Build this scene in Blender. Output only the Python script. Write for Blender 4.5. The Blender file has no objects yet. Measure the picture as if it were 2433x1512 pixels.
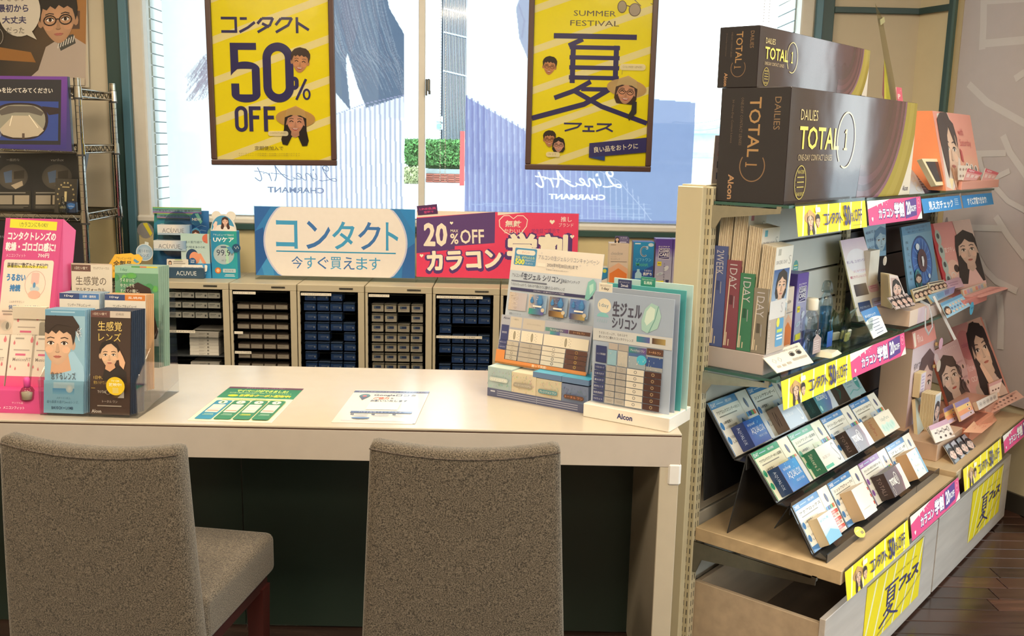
import bpy, math, random
from mathutils import Vector, Matrix
R = random.Random(7)
scene = bpy.context.scene
COL = scene.collection
PI = math.pi

# ------------------------------------------------------------------ camera, sky, lights, exposure
F_PX, PITCH, ROLL, YAW, CAM_Z = 2289.5, .181088, .0211506, -.0018771, 1.40
def cam_rows():
    cp, sp, cr, sr, c, s = math.cos(PITCH), math.sin(PITCH), math.cos(ROLL), math.sin(ROLL), math.cos(YAW), math.sin(YAW)
    base = Matrix(((1,0,0),(0,0,-1),(0,1,0)))
    Y = Matrix(((c,s,0),(-s,c,0),(0,0,1)))
    P = Matrix(((1,0,0),(0,cp,-sp),(0,sp,cp)))
    Q = Matrix(((cr,-sr,0),(sr,cr,0),(0,0,1)))
    return Q @ P @ base @ Y
MC = cam_rows()                       # world -> camera (x right, y down, z forward)
EYE = Vector((0, 0, CAM_Z))
cd = bpy.data.cameras.new('camera'); cam = bpy.data.objects.new('camera', cd); COL.objects.link(cam)
cd.lens = F_PX / 2433 * 36; cd.sensor_width = 36; cd.clip_start = .05; cd.clip_end = 200
rot = Matrix((MC[0], -MC[1], -MC[2])).transposed()
cam.matrix_world = Matrix.Translation(EYE) @ rot.to_4x4()
scene.camera = cam

scene.view_settings.view_transform = 'Standard'
scene.view_settings.look = 'None'
scene.view_settings.exposure = 0.12
scene.view_settings.gamma = 1
scene.view_settings.use_curve_mapping = False

w = bpy.data.worlds.new('daylight'); scene.world = w; w.use_nodes = True
nt = w.node_tree; nt.nodes.clear()
wo = nt.nodes.new('ShaderNodeOutputWorld'); wb = nt.nodes.new('ShaderNodeBackground')
wg = nt.nodes.new('ShaderNodeTexGradient'); wr = nt.nodes.new('ShaderNodeValToRGB')
wt = nt.nodes.new('ShaderNodeTexCoord'); ws = nt.nodes.new('ShaderNodeSeparateXYZ')
nt.links.new(wt.outputs['Generated'], ws.inputs[0]); nt.links.new(ws.outputs['Z'], wr.inputs[0])
wr.color_ramp.elements[0].color = (.97, .985, 1, 1); wr.color_ramp.elements[1].color = (.74, .87, 1, 1)
nt.links.new(wr.outputs[0], wb.inputs[0]); wb.inputs[1].default_value = 5.0
nt.links.new(wb.outputs[0], wo.inputs[0])
scene.cycles.max_bounces = 8; scene.cycles.transparent_max_bounces = 24
scene.cycles.diffuse_bounces = 4; scene.cycles.glossy_bounces = 3
scene.cycles.sample_clamp_indirect = 6
scene.cycles.caustics_reflective = False; scene.cycles.caustics_refractive = False

def area(name, loc, sx, sy, power, color, rot=(0,0,0)):
    l = bpy.data.lights.new(name, 'AREA'); l.shape = 'RECTANGLE'; l.size = sx; l.size_y = sy
    l.energy = power; l.color = color
    o = bpy.data.objects.new(name, l); o.location = loc; o.rotation_euler = rot; COL.objects.link(o); return o
WARM = (1, .83, .60)
LAMPS = [(-1.9, .6), (-.5, .6), (.9, .6), (-1.9, 2.6), (-.4, 2.9), (.9, 2.2), (2.2, .3), (-.5, -1.4), (1.8, -1.6), (-2.2, -1.4), (.6, -2.6)]  # the rear ones are out of view, added to brighten upright faces
for (x, y) in LAMPS: area('ceiling_lamp', (x, y, 2.66), .55, .55, 19 if y > 1 else 23, WARM)

# ------------------------------------------------------------------ picture point -> point on a real plane
GA = .8692
A = Vector((math.cos(GA), math.sin(GA), 0)); B = Vector((-math.sin(GA), math.cos(GA), 0))
GO = Vector((.81, 2.164, 0)) + .42 * B            # back left foot of the shelving gondola
def ray(x, y): return MC.transposed() @ Vector(((x - 1216.5) / F_PX, (y - 756) / F_PX, 1))
def onY(x, y, Y): v = ray(x, y); return EYE + v * (Y / v.y)
def onZ(x, y, Z): v = ray(x, y); return EYE + v * ((Z - CAM_Z) / v.z)
def onP(x, y, P, N): v = ray(x, y); return EYE + v * ((P - EYE).dot(N) / v.dot(N))
def G(u, wd, z): return GO + u * A - wd * B + Vector((0, 0, z))
def loc_(p): d = p - GO; return (d.dot(A), -d.dot(B), p.z)
def gw(x, y, wd): return loc_(onP(x, y, GO - wd * B, B))
def gz(x, y, z): return loc_(onZ(x, y, z))

# ------------------------------------------------------------------ materials (all read the mesh's own colour attribute)
MATS = {}
def lin(c): c /= 255; return c / 12.92 if c <= .04045 else ((c + .055) / 1.055) ** 2.4
def rgb(c):
    if isinstance(c, str): c = (int(c[0:2], 16), int(c[2:4], 16), int(c[4:6], 16))
    return tuple(.012 + .955*lin(min(255, q)) for q in c) + (1,)  # lens haze put into every colour: blacks lifted, whites dimmed
def material(key):
    if key in MATS: return MATS[key]
    m = bpy.data.materials.new(key); m.use_nodes = True; n = m.node_tree.nodes; L = m.node_tree.links
    p = n['Principled BSDF']; out = n['Material Output']
    at = n.new('ShaderNodeAttribute'); at.attribute_name = 'col'
    tc = n.new('ShaderNodeTexCoord'); nz = n.new('ShaderNodeTexNoise'); L.new(tc.outputs['Object'], nz.inputs['Vector'])
    mix = n.new('ShaderNodeMix'); mix.data_type = 'RGBA'; mix.blend_type = 'MULTIPLY'; mix.inputs[0].default_value = 1
    rp = n.new('ShaderNodeMapRange')
    L.new(nz.outputs[0], rp.inputs[0]); L.new(at.outputs['Color'], mix.inputs[6]); L.new(rp.outputs[0], mix.inputs[7])
    lo, hi, sc, ro, me, sp = {'paper': (.97, 1, 40, .55, 0, .3), 'satin': (.97, 1, 20, .32, 0, .5), 'laminate': (.97, 1, 20, .19, 0, .6), 'gloss': (.97, 1, 8, .1, 0, .5),
        'film': (.80, .82, 10, .14, 0, .5), 'wall': (.97, 1.0, 14, .7, 0, .2), 'metal': (.9, 1, 60, .28, 1, .5), 'chrome': (.9, 1, 60, .12, 1, .5),
        'foil': (.9, 1, 30, .2, .7, .5), 'plastic': (.96, 1, 30, .38, 0, .5), 'wood': (.82, 1.05, 3, .42, 0, .4), 'plank': (.6, 1.25, 3, .22, 0, .5),
        'fabric': (.3, 1.75, 420, .95, 0, .1), 'leaf': (.35, 1.4, 30, .7, 0, .3), 'concrete': (.85, 1.05, 3, .9, 0, .2),
        'banner': (.58, .60, 30, .7, 0, .2), 'poster': (.98, 1, 12, .18, 0, .5), 'screen': (.95, 1, 3, .08, 0, .5),
        'acrylic': (1, 1, 3, .05, 0, .5), 'smoke': (1, 1, 3, .08, 0, .5), 'water': (1, 1, 3, .05, 0, .5), 'lamp': (1, 1, 3, .5, 0, .5)}[key]
    rp.inputs[1].default_value = .3; rp.inputs[2].default_value = .7; rp.inputs[3].default_value = lo; rp.inputs[4].default_value = hi
    nz.inputs['Scale'].default_value = sc; nz.inputs['Detail'].default_value = 3
    L.new(mix.outputs[2], p.inputs['Base Color']); p.inputs['Roughness'].default_value = ro; p.inputs['Metallic'].default_value = me
    p.inputs['Specular IOR Level'].default_value = sp
    if key in ('wood', 'plank'):
        mp = n.new('ShaderNodeMapping'); mp.inputs['Scale'].default_value = (1.2, 14, 14) if key == 'plank' else (1, 9, 9)
        L.new(tc.outputs['Object'], mp.inputs[0]); L.new(mp.outputs[0], nz.inputs['Vector']); nz.inputs['Detail'].default_value = 6
    if key == 'fabric':
        nz.inputs['Detail'].default_value = 1.5
        rp.inputs[1].default_value = .32; rp.inputs[2].default_value = .68
        b = n.new('ShaderNodeBump'); b.inputs['Strength'].default_value = .6; b.inputs['Distance'].default_value = .002
        L.new(nz.outputs[0], b.inputs['Height']); L.new(b.outputs[0], p.inputs['Normal'])
        p.inputs['Sheen Weight'].default_value = .25; p.inputs['Sheen Roughness'].default_value = .5
    if key in ('gloss', 'film', 'poster'):          # slightly uneven glossy sheet
        n2 = n.new('ShaderNodeTexNoise'); n2.inputs['Scale'].default_value = 5 if key != 'poster' else 9; L.new(tc.outputs['Object'], n2.inputs['Vector'])
        b = n.new('ShaderNodeBump'); b.inputs['Strength'].default_value = .35; b.inputs['Distance'].default_value = .004
        L.new(n2.outputs[0], b.inputs['Height']); L.new(b.outputs[0], p.inputs['Normal'])
    if key in ('leaf',):
        b = n.new('ShaderNodeBump'); b.inputs['Strength'].default_value = 1; b.inputs['Distance'].default_value = .05
        L.new(nz.outputs[0], b.inputs['Height']); L.new(b.outputs[0], p.inputs['Normal'])
    if key in ('banner', 'poster'):
        tr = n.new('ShaderNodeBsdfTranslucent'); ms = n.new('ShaderNodeMixShader'); ms.inputs[0].default_value = .85 if key == 'banner' else .42
        L.new(mix.outputs[2], tr.inputs[0]); L.new(p.outputs[0], ms.inputs[1]); L.new(tr.outputs[0], ms.inputs[2]); last = ms
        if key == 'banner':
            tp = n.new('ShaderNodeBsdfTransparent'); m2 = n.new('ShaderNodeMixShader'); m2.inputs[0].default_value = .03
            L.new(ms.outputs[0], m2.inputs[1]); L.new(tp.outputs[0], m2.inputs[2]); last = m2
        L.new(last.outputs[0], out.inputs[0])
    if key in ('acrylic', 'smoke', 'water'):
        tp = n.new('ShaderNodeBsdfTransparent'); gl = n.new('ShaderNodeBsdfGlossy'); gl.inputs['Roughness'].default_value = .06
        fr = n.new('ShaderNodeLayerWeight'); fr.inputs[0].default_value = .25; ms = n.new('ShaderNodeMixShader')
        mr = n.new('ShaderNodeMapRange'); mr.inputs[3].default_value = .03; mr.inputs[4].default_value = .26
        L.new(fr.outputs['Fresnel'], mr.inputs[0]); L.new(mr.outputs[0], ms.inputs[0]); L.new(mix.outputs[2], tp.inputs[0])
        L.new(tp.outputs[0], ms.inputs[1]); L.new(gl.outputs[0], ms.inputs[2]); L.new(ms.outputs[0], out.inputs[0])
    if key == 'lamp':
        L.new(mix.outputs[2], p.inputs['Emission Color']); p.inputs['Emission Strength'].default_value = 5
    MATS[key] = m; return m

# ------------------------------------------------------------------ flat lettering
_tc = {}
def glyphs(s, bold, res):
    k = (s, bold, res)
    if k not in _tc:
        cu = bpy.data.curves.new('lettering', 'FONT'); cu.body = s; cu.offset = bold; cu.resolution_u = res; cu.size = 1
        o = bpy.data.objects.new('lettering', cu); me = o.to_mesh()
        v = [(a.co.x, a.co.y) for a in me.vertices]; f = [tuple(p.vertices) for p in me.polygons]
        o.to_mesh_clear(); bpy.data.objects.remove(o); bpy.data.curves.remove(cu)
        _tc[k] = (v, f)
    return _tc[k]

class Canvas:                                    # design space: x right, y down
    def __init__(s, mb, o, xv, yv, dw, dh, m='paper', eps=.00008):
        s.mb = mb; s.o = Vector(o); s.x = Vector(xv) / dw; s.y = Vector(yv) / dh; s.m = m; s.eps = eps
        s.n = s.x.cross(-s.y).normalized(); s.k = 0; s.w = dw; s.h = dh
        s.clip = True
    def _add(s, pts, faces, cols, m=None):
        pts, faces, cols = s._clip(pts, faces, cols)
        if not faces: return
        s.k += 1; off = s.n * (s.eps * s.k)
        v = [s.o + s.x * p[0] + s.y * p[1] + off for p in pts]
        if not isinstance(cols, list): cols = [rgb(cols)] * len(v)
        s.mb.add(v, faces, cols, m or s.m)
    def _clip(s, pts, faces, cols):
        e = 1e-4; W, H = s.w, s.h
        if not s.clip or all(-e <= p[0] <= W+e and -e <= p[1] <= H+e for p in pts): return pts, faces, cols
        one = not isinstance(cols, list); P, F, C = [], [], []
        for f in faces:
            q = [(pts[i][0], pts[i][1], None if one else cols[i]) for i in f]
            for ax, lim, sg in ((0, 0, 1), (0, W, -1), (1, 0, 1), (1, H, -1)):
                o = []
                for a, b in zip(q, q[1:] + q[:1]):
                    da, db = (a[ax]-lim)*sg, (b[ax]-lim)*sg
                    if da >= 0: o.append(a)
                    if (da >= 0) != (db >= 0):
                        t = da/(da-db); o.append((a[0]+(b[0]-a[0])*t, a[1]+(b[1]-a[1])*t, None if one else tuple(a[2][k]+(b[2][k]-a[2][k])*t for k in range(4))))
                q = o
                if len(q) < 3: break
            if len(q) < 3: continue
            F.append(tuple(range(len(P), len(P)+len(q)))); P += [(a[0], a[1]) for a in q]; C += [a[2] for a in q]
        return P, F, (cols if one else C)
    def one(s, x, y, w, h, c):                             # a serif figure one
        s.rect(x+w*.38, y, w*.28, h, c); s.rect(x+w*.05, y+h*.9, w*.9, h*.1, c); s.poly([(x+w*.38, y), (x+w*.42, y+h*.16), (x+w*.08, y+h*.2), (x+w*.08, y+h*.12)], c)
    def rect(s, x, y, w, h, c, c2=None, m=None):         # c2: colour at the lower edge
        s._add([(x,y+h),(x+w,y+h),(x+w,y),(x,y)], [(0,1,2,3)], [rgb(c2 or c)]*2 + [rgb(c)]*2, m)
    def hrect(s, x, y, w, h, c, c2, m=None):
        s._add([(x,y+h),(x+w,y+h),(x+w,y),(x,y)], [(0,1,2,3)], [rgb(c), rgb(c2), rgb(c2), rgb(c)], m)
    def clipband(s, x0, y0, x1, y1, w, c): pass
    def poly(s, pts, c, m=None):
        a = sum(pts[i][0]*pts[(i+1) % len(pts)][1] - pts[(i+1) % len(pts)][0]*pts[i][1] for i in range(len(pts)))
        if a > 0: pts = pts[::-1]
        s._add(pts, [tuple(range(len(pts)))], c, m)
    def quad4(s, pts, cs, m=None): s._add(pts, [tuple(range(len(pts)))], [rgb(c) for c in cs], m)
    def ell(s, cx, cy, rx, ry, c, c2=None, a0=0, a1=2*PI, n=20, rot=0, pw=1, m=None):
        pts = [(cx, cy)]; full = abs(a1 - a0) > 6.28
        for i in range(n + (0 if full else 1)):
            a = a0 + (a1 - a0) * i / n; u, v = math.cos(a), math.sin(a)
            if pw != 1 and v > 0: u *= (1 - (1 - pw) * v)
            u *= rx; v *= ry
            pts.append((cx + u*math.cos(rot) - v*math.sin(rot), cy + u*math.sin(rot) + v*math.cos(rot)))
        N = len(pts) - 1
        fs = [(0, (i+1) % N + 1, i + 1) for i in range(N if full else N - 1)]
        s._add(pts, fs, [rgb(c)] + [rgb(c2 or c)] * N, m)
    def ring(s, cx, cy, rx, ry, t, c, a0=0, a1=2*PI, n=24, m=None):
        pts = []; full = abs(a1 - a0) > 6.28
        for i in range(n + 1):
            a = a0 + (a1 - a0) * i / n
            pts += [(cx + rx*math.cos(a), cy + ry*math.sin(a)), (cx + (rx-t)*math.cos(a), cy + (ry-t)*math.sin(a))]
        s._add(pts, [(2*i, 2*i+1, 2*i+3, 2*i+2) for i in range(n)], c, m)
    def line(s, pts, t, c, m=None):
        P = [Vector(p) for p in pts]; v = []; f = []
        for i, p in enumerate(P):
            d = (P[min(i+1, len(P)-1)] - P[max(i-1, 0)]).normalized(); nn = Vector((-d.y, d.x)) * t / 2
            v += [tuple(p + nn), tuple(p - nn)]
        s._add(v, [(2*i, 2*i+1, 2*i+3, 2*i+2) for i in range(len(P)-1)], c, m)
    def rrect(s, x, y, w, h, r, c, m=None):
        pts = []
        for (cx, cy, a) in ((x+w-r, y+h-r, 0), (x+r, y+h-r, 1), (x+r, y+r, 2), (x+w-r, y+r, 3)):
            for i in range(5): t = (a + i/4) * PI/2; pts.append((cx + r*math.cos(t), cy + r*math.sin(t)))
        s.poly(pts, c, m)
    def text(s, t, x, y, w, h, c, bold=0, rot=0, shear=0, res=2, m=None, fitw=True, mirror=False, align='l', cols=None):
        stamp = 0
        if bold > .022:
            if res == 1: bold = .02
            else: stamp = bold; bold = .012
        v, f = glyphs(t, bold, res)
        if not v: return
        x0 = min(p[0] for p in v); x1 = max(p[0] for p in v); y0 = min(p[1] for p in v); y1 = max(p[1] for p in v)
        sy = h / max(y1 - y0, 1e-6); sx = w / max(x1 - x0, 1e-6) if w else sy
        if not fitw: sx = min(sx, sy)
        tw = (x1 - x0) * sx; ox = x + ((w - tw)/2 if (align == 'c' and w) else 0)
        cr, sr = math.cos(rot), math.sin(rot); out = []
        for (a, b) in v:
            a = (a - x0) * sx; b = (y1 - b) * sy
            if mirror: a = tw - a
            a += (h - b) * shear
            out.append((ox + a*cr - b*sr, y + a*sr + b*cr))
        if stamp:
            rr = (stamp-.012)*sy; k0 = s.k
            for q in range(8):
                dx, dy = rr*math.cos(PI*q/4), rr*math.sin(PI*q/4); s.k = k0 + q*.11; s._add([(a+dx, b+dy) for a, b in out], f, c, m)
            s.k = k0 + .9
        s._add(out, f, c, m)
    def rows(s, t, x, y, w, h, n, c, gap=1.6, **k):        # several lines of small print
        for i in range(n): s.text(t[i % len(t)], x, y + i*h*gap, w * (1 - .13*((i*7) % 3)), h, c, res=1, **k)
    def face(s, cx, cy, S, hair='3a2a22', skin='f0c9ac', style='short', shirt=None, glasses=False, hat=None, smile=False, bg=None, rot=0, mk=None):
        # S: chin-to-crown height
        old = s._add; cr, sr = math.cos(rot), math.sin(rot)
        def add(pts, faces, cols, m=None):
            old([(cx + (a*cr - b*sr)*S, cy + (a*sr + b*cr)*S) for a, b in pts], faces, cols, m)
        s._add = add
        def dk(c, k): c = (int(c[0:2],16), int(c[2:4],16), int(c[4:6],16)); return tuple(q*k for q in c)
        sh = dk(skin, .86)
        if shirt: s.poly([(-.16,.42),(.16,.42),(.34,.55),(.72,.72),(.85,1.15),(-.85,1.15),(-.72,.72),(-.34,.55)], shirt)
        if hat: s.ell(0, -.12, .8, .36, hat[0], hat[1], n=28)
        if style == 'long': s.poly([(-.3,-.42),(0,-.56),(.3,-.42),(.44,-.05),(.46,.35),(.56,.75),(.5,.95),(.3,.98),(.12,.6),(-.12,.6),(-.3,.98),(-.5,.95),(-.56,.75),(-.46,.35),(-.44,-.05)], hair)
        if style in ('bob', 'tied'): s.poly([(-.3,-.42),(0,-.55),(.3,-.42),(.44,-.1),(.45,.3),(.33,.5),(-.33,.5),(-.45,.3),(-.44,-.1)] if style == 'bob' else [(-.3,-.42),(0,-.53),(.3,-.42),(.40,-.1),(.36,.12),(-.36,.12),(-.40,-.1)], hair)
        if shirt or style == 'long': s.poly([(-.15,.3),(.15,.3),(.17,.56),(0,.66),(-.17,.56)], sh)
        s.ell(-.37, .06, .06, .11, sh, n=8); s.ell(.37, .06, .06, .11, sh, n=8)
        s.ell(0, .0, .365, .5, skin, dk(skin, .88), n=30, pw=.72)
        for q in (-1, 1): s.ell(q*.2, .16, .1, .08, (int(skin[0:2],16), int(skin[2:4],16)*.95, int(skin[4:6],16)*.93), dk(skin, .97), n=10)
        # hair cap and fringe
        if style == 'short': s.poly([(-.37,.06),(-.41,-.06),(-.44,-.24),(-.40,-.38),(-.30,-.50),(-.18,-.56),(-.06,-.60),(.08,-.58),(.20,-.57),(.33,-.48),(.42,-.34),(.43,-.18),(.40,-.02),(.37,.06),(.35,-.06),(.32,-.17),(.22,-.24),(.14,-.20),(.04,-.27),(-.04,-.19),(-.14,-.26),(-.22,-.18),(-.30,-.22),(-.34,-.1)], hair)
        elif style in ('long', 'bob'): s.poly([(-.41,.3),(-.44,-.1),(-.34,-.42),(0,-.57),(.34,-.42),(.44,-.1),(.41,.3),(.36,0),(.3,-.16),(.12,-.2),(-.02,-.3),(-.16,-.19),(-.31,-.12),(-.36,.04)], hair)
        elif style == 'tied': s.poly([(-.37,.0),(-.4,-.2),(-.3,-.44),(0,-.56),(.3,-.44),(.4,-.2),(.37,.0),(.3,-.22),(.08,-.4),(-.1,-.36),(-.29,-.2)], hair)
        if hat: s.poly([(-.42,-.14),(-.36,-.46),(0,-.62),(.36,-.46),(.42,-.14),(.2,-.24),(-.2,-.24)], hat[0])
        for q in (-1, 1):
            s.line([(q*.255,-.085),(q*.17,-.115),(q*.075,-.092)], .022, dk(hair, 1.25))
            if smile: s.line([(q*.24,.03),(q*.16,-.02),(q*.08,.03)], .035, '2a1c18')
            else:
                s.ell(q*.16, .02, .078, .036, 'f6efe9', n=10); s.ell(q*.16, .018, .036, .038, '35221a', n=10)
                s.line([(q*.25,.015),(q*.2,-.018),(q*.13,-.02),(q*.08,.012)], .02, '241612')
        s.poly([(-.015,.02),(.02,.03),(.05,.19),(.03,.215),(-.03,.215),(-.04,.2)], sh)
        s.line([(-.05,.2),(-.02,.22),(.02,.22),(.05,.2)], .014, dk(skin, .7))
        if smile:
            s.poly([(-.14,.27),(0,.285),(.14,.27),(.08,.35),(0,.37),(-.08,.35)], 'b5574f'); s.poly([(-.115,.282),(0,.293),(.115,.282),(.06,.32),(-.06,.32)], 'ffffff')
        else:
            s.poly([(-.1,.31),(-.03,.288),(0,.295),(.03,.288),(.1,.31),(.05,.345),(-.05,.345)], mk or 'c0756a')
            s.line([(-.095,.311),(0,.316),(.095,.311)], .01, '8a4a44')
        if glasses:
            for q in (-1, 1): s.ring(q*.165, .03, .14, .11, .024, '2d211d', n=14)
            s.line([(-.03,.01),(.03,.01)], .022, '2d211d')
        s._add = old

class MB:
    def __init__(s): s.v = []; s.f = []; s.c = []; s.mi = []; s.ms = []; s.M = Matrix.Identity(4)
    def add(s, v, f, c, m='paper'):
        if m not in s.ms: s.ms.append(m)
        i = s.ms.index(m); b = len(s.v)
        s.v += [tuple(s.M @ Vector(p)) for p in v]; s.c += (c if isinstance(c, list) else [rgb(c)] * len(v))
        s.f += [tuple(b + q for q in g) for g in f]; s.mi += [i] * len(f)
    def box(s, x0, x1, y0, y1, z0, z1, c, m='plastic', top=None, front=None, side=None):
        P = [(x,y,z) for z in (z0,z1) for y in (y0,y1) for x in (x0,x1)]
        F = [((0,2,3,1),c), ((4,5,7,6),top or c), ((0,1,5,4),front or c), ((2,6,7,3),c), ((0,4,6,2),side or c), ((1,3,7,5),side or c)]
        for g, cc in F: s.add([P[i] for i in g], [(0,1,2,3)], cc, m)
    def hexa(s, P, c, m='plastic'):        # 8 points, ordered like box
        s.add(P, [(0,2,3,1),(4,5,7,6),(0,1,5,4),(2,6,7,3),(0,4,6,2),(1,3,7,5)], c, m)
    def rbox(s, x0, x1, y0, y1, z0, z1, r, c, m='plastic'):  # edges rounded with one chamfer
        if r <= 0: return s.box(x0,x1,y0,y1,z0,z1,c,m)
        xs = (x0, x0+r, x1-r, x1); ys = (y0, y0+r, y1-r, y1); zs = (z0, z0+r, z1-r, z1); V = {}; vs = []
        def g(i,j,k):
            if (i,j,k) not in V: V[(i,j,k)] = len(vs); vs.append((xs[i],ys[j],zs[k]))
            return V[(i,j,k)]
        f = [(g(0,1,1),g(0,1,2),g(0,2,2),g(0,2,1)), (g(3,1,1),g(3,2,1),g(3,2,2),g(3,1,2)), (g(1,0,1),g(2,0,1),g(2,0,2),g(1,0,2)),
             (g(1,3,1),g(1,3,2),g(2,3,2),g(2,3,1)), (g(1,1,0),g(1,2,0),g(2,2,0),g(2,1,0)), (g(1,1,3),g(2,1,3),g(2,2,3),g(1,2,3))]
        for a, b in ((0,1),(3,2)):
            for e, h in ((0,1),(3,2)):
                f += [(g(a,h,1),g(b,e,1),g(b,e,2),g(a,h,2)), (g(a,1,h),g(b,1,e),g(b,2,e),g(a,2,h)), (g(1,a,h),g(1,b,e),g(2,b,e),g(2,a,h))]
                for k, l in ((0,1),(3,2)): f.append((g(a,h,l),g(b,e,l),g(b,h,k)))
        s.add(vs, f, c, m)
    def cyl(s, p0, p1, r0, r1=None, c='888888', m='plastic', n=14, cap=True):
        r1 = r0 if r1 is None else r1; p0 = Vector(p0); p1 = Vector(p1); d = (p1 - p0).normalized()
        a = d.orthogonal().normalized(); b = d.cross(a); v = []
        for p, r in ((p0, r0), (p1, r1)):
            for i in range(n): t = 2*PI*i/n; v.append(p + (a*math.cos(t) + b*math.sin(t)) * r)
        f = [(i, (i+1) % n, n + (i+1) % n, n + i) for i in range(n)]
        if cap: f += [tuple(range(n))[::-1], tuple(range(n, 2*n))]
        s.add(v, f, c, m)
    def tube(s, pts, r, c, m='metal', n=6):
        P = [Vector(p) for p in pts]; v = []; a = None
        for i, p in enumerate(P):
            d = (P[min(i+1, len(P)-1)] - P[max(i-1, 0)]).normalized()
            a = d.orthogonal().normalized() if a is None else (a - d * a.dot(d)).normalized(); b = d.cross(a)
            v += [p + (a*math.cos(2*PI*k/n) + b*math.sin(2*PI*k/n)) * r for k in range(n)]
        s.add(v, [(i*n+k, i*n+(k+1) % n, (i+1)*n+(k+1) % n, (i+1)*n+k) for i in range(len(P)-1) for k in range(n)], c, m)
    def lathe(s, prof, c, m='plastic', n=18, sx=1, sy=1, o=(0,0,0), cols=None):
        v = [(o[0] + r*math.cos(2*PI*i/n)*sx, o[1] + r*math.sin(2*PI*i/n)*sy, o[2] + z) for r, z in prof for i in range(n)]
        f = [(j*n+i, j*n+(i+1) % n, (j+1)*n+(i+1) % n, (j+1)*n+i) for j in range(len(prof)-1) for i in range(n)]
        f += [tuple(range(n))[::-1], tuple(range((len(prof)-1)*n, len(prof)*n))]
        s.add(v, f, c if not cols else [rgb(q) for q in cols for _ in range(n)], m)
    def prism(s, pts, d, c, m='plastic', side=None):       # outline of 3-D points, pushed by vector d
        d = Vector(d); n = len(pts); P = [Vector(p) for p in pts]
        s.add(P, [tuple(range(n))], c, m); s.add([p + d for p in P], [tuple(range(n))[::-1]], c, m)
        s.add(P + [p + d for p in P], [(i, (i+1) % n, n + (i+1) % n, n + i) for i in range(n)], side or c, m)
    def cv(s, o, xv, yv, dw, dh, m='paper', eps=.00008): return Canvas(s, o, xv, yv, dw, dh, m, eps)
    def front(s, x0, x1, y, z0, z1, dw, dh, m='paper'):    # canvas on a wall that faces -y
        return Canvas(s, (x0, y, z1), (x1-x0, 0, 0), (0, 0, z0-z1), dw, dh, m)
    def left(s, x, y0, y1, z0, z1, dw, dh, m='paper'):     # canvas on a side that faces -x; y0 = back, y1 = front
        return Canvas(s, (x, y0, z1), (0, y1-y0, 0), (0, 0, z0-z1), dw, dh, m)
    def mesh(s, name, smooth=False):
        me = bpy.data.meshes.new(name); me.from_pydata(s.v, [], s.f)
        for k in s.ms: me.materials.append(material(k))
        me.polygons.foreach_set('material_index', s.mi)
        ca = me.color_attributes.new('col', 'FLOAT_COLOR', 'POINT')
        ca.data.foreach_set('color', [q for c in s.c for q in c])
        if smooth: me.polygons.foreach_set('use_smooth', [True]*len(s.f))
        me.update(); return me

def props(o, label=None, cat=None, group=None, kind=None):
    if label: o['label'] = label
    if cat: o['category'] = cat
    if group: o['group'] = group
    if kind: o['kind'] = kind
    return o
def put(name, mb, parent=None, label=None, cat=None, group=None, kind=None, loc=(0,0,0), rz=0, smooth=False, bevel=0):
    o = bpy.data.objects.new(name, mb.mesh(name, smooth) if isinstance(mb, MB) else mb); COL.objects.link(o)
    o.parent = parent; o.location = loc; o.rotation_euler[2] = rz
    if bevel:
        b = o.modifiers.new('bevel', 'BEVEL'); b.width = bevel; b.segments = 2; b.limit_method = 'ANGLE'; b.angle_limit = .9
    return props(o, label, cat, group, kind)
def thing(name, label, cat, loc=(0,0,0), rz=0, group=None):
    o = bpy.data.objects.new(name, None); COL.objects.link(o); o.location = loc; o.rotation_euler[2] = rz
    o.empty_display_size = .05
    return props(o, label, cat, group)
def struct(name, mb, parent=None, **k): return put(name, mb, parent, kind='structure' if parent is None else None, **k)
def clone(root, loc, rz=None, label=None, group=None):
    r = root.copy(); COL.objects.link(r); r.location = loc
    if rz is not None: r.rotation_euler[2] = rz
    if label: r['label'] = label
    if group: r['group'] = group
    for ch in list(root.children):
        c = ch.copy(); COL.objects.link(c); c.parent = r
        for g in list(ch.children): d = g.copy(); COL.objects.link(d); d.parent = c
    return r
def new(name, label, cat, mb, u=None, wd=None, z=None, extra=0, loc=None, rz=0, group=None, smooth=False):
    """a one-mesh thing; on the gondola when u, wd, z are given"""
    if u is not None: loc = G(u, wd, z); rz = GA + extra
    return put(name, mb, None, label, cat, group, None, loc, rz, smooth)
ORD = ['leftmost', 'second from left', 'third from left', 'fourth from left', 'fifth from left']
RANK = ['top', 'second', 'third', 'fourth', 'fifth', 'sixth', 'seventh', 'eighth', 'ninth']
# ================================================================== the setting
YW = 4.28                                            # inner face of the window wall
W1 = Vector((1.72, YW, 0)); W2 = Vector((2.02, 3.60, 0)); WD = (W2 - W1).normalized(); WN = Vector((-WD.y, WD.x, 0))
if WN.y > 0: WN = -WN
WE = W1 + WD * 2.75                                  # the slanted right wall ends here
CREAM = 'c6bba4'; GREEN = '24403f'
X0, X1, YB, ZC = -3.3, 3.4, -3.2, 2.7
def poly_wall(name, p, q, z0, z1, c, th=.1, m='wall', flip=False):
    mb = MB(); d = (q - p).normalized(); n = Vector((-d.y, d.x, 0)) * (th if not flip else -th)
    mb.hexa([(*a.to_2d(), z) if False else (a.x, a.y, z) for z in (z0, z1) for a in (p, q, p + n, q + n)], c, m); return mb
PLAN = [(X0, YB), (X1+.1, YB), (X1+.1, WE.y+.1), (WE.x+.06, WE.y+.03), (W1.x+.1, YW+.14), (X0, YW+.14)]
mb = MB(); mb.prism([(x, y, -.12) for x, y in PLAN], (0, 0, .114), '37231a', 'plank'); floor = struct('floor', mb)
mb = MB(); mb.prism([(x, y, ZC) for x, y in PLAN], (0, 0, .1), 'e6e2d8', 'wall'); struct('ceiling', mb)
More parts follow.
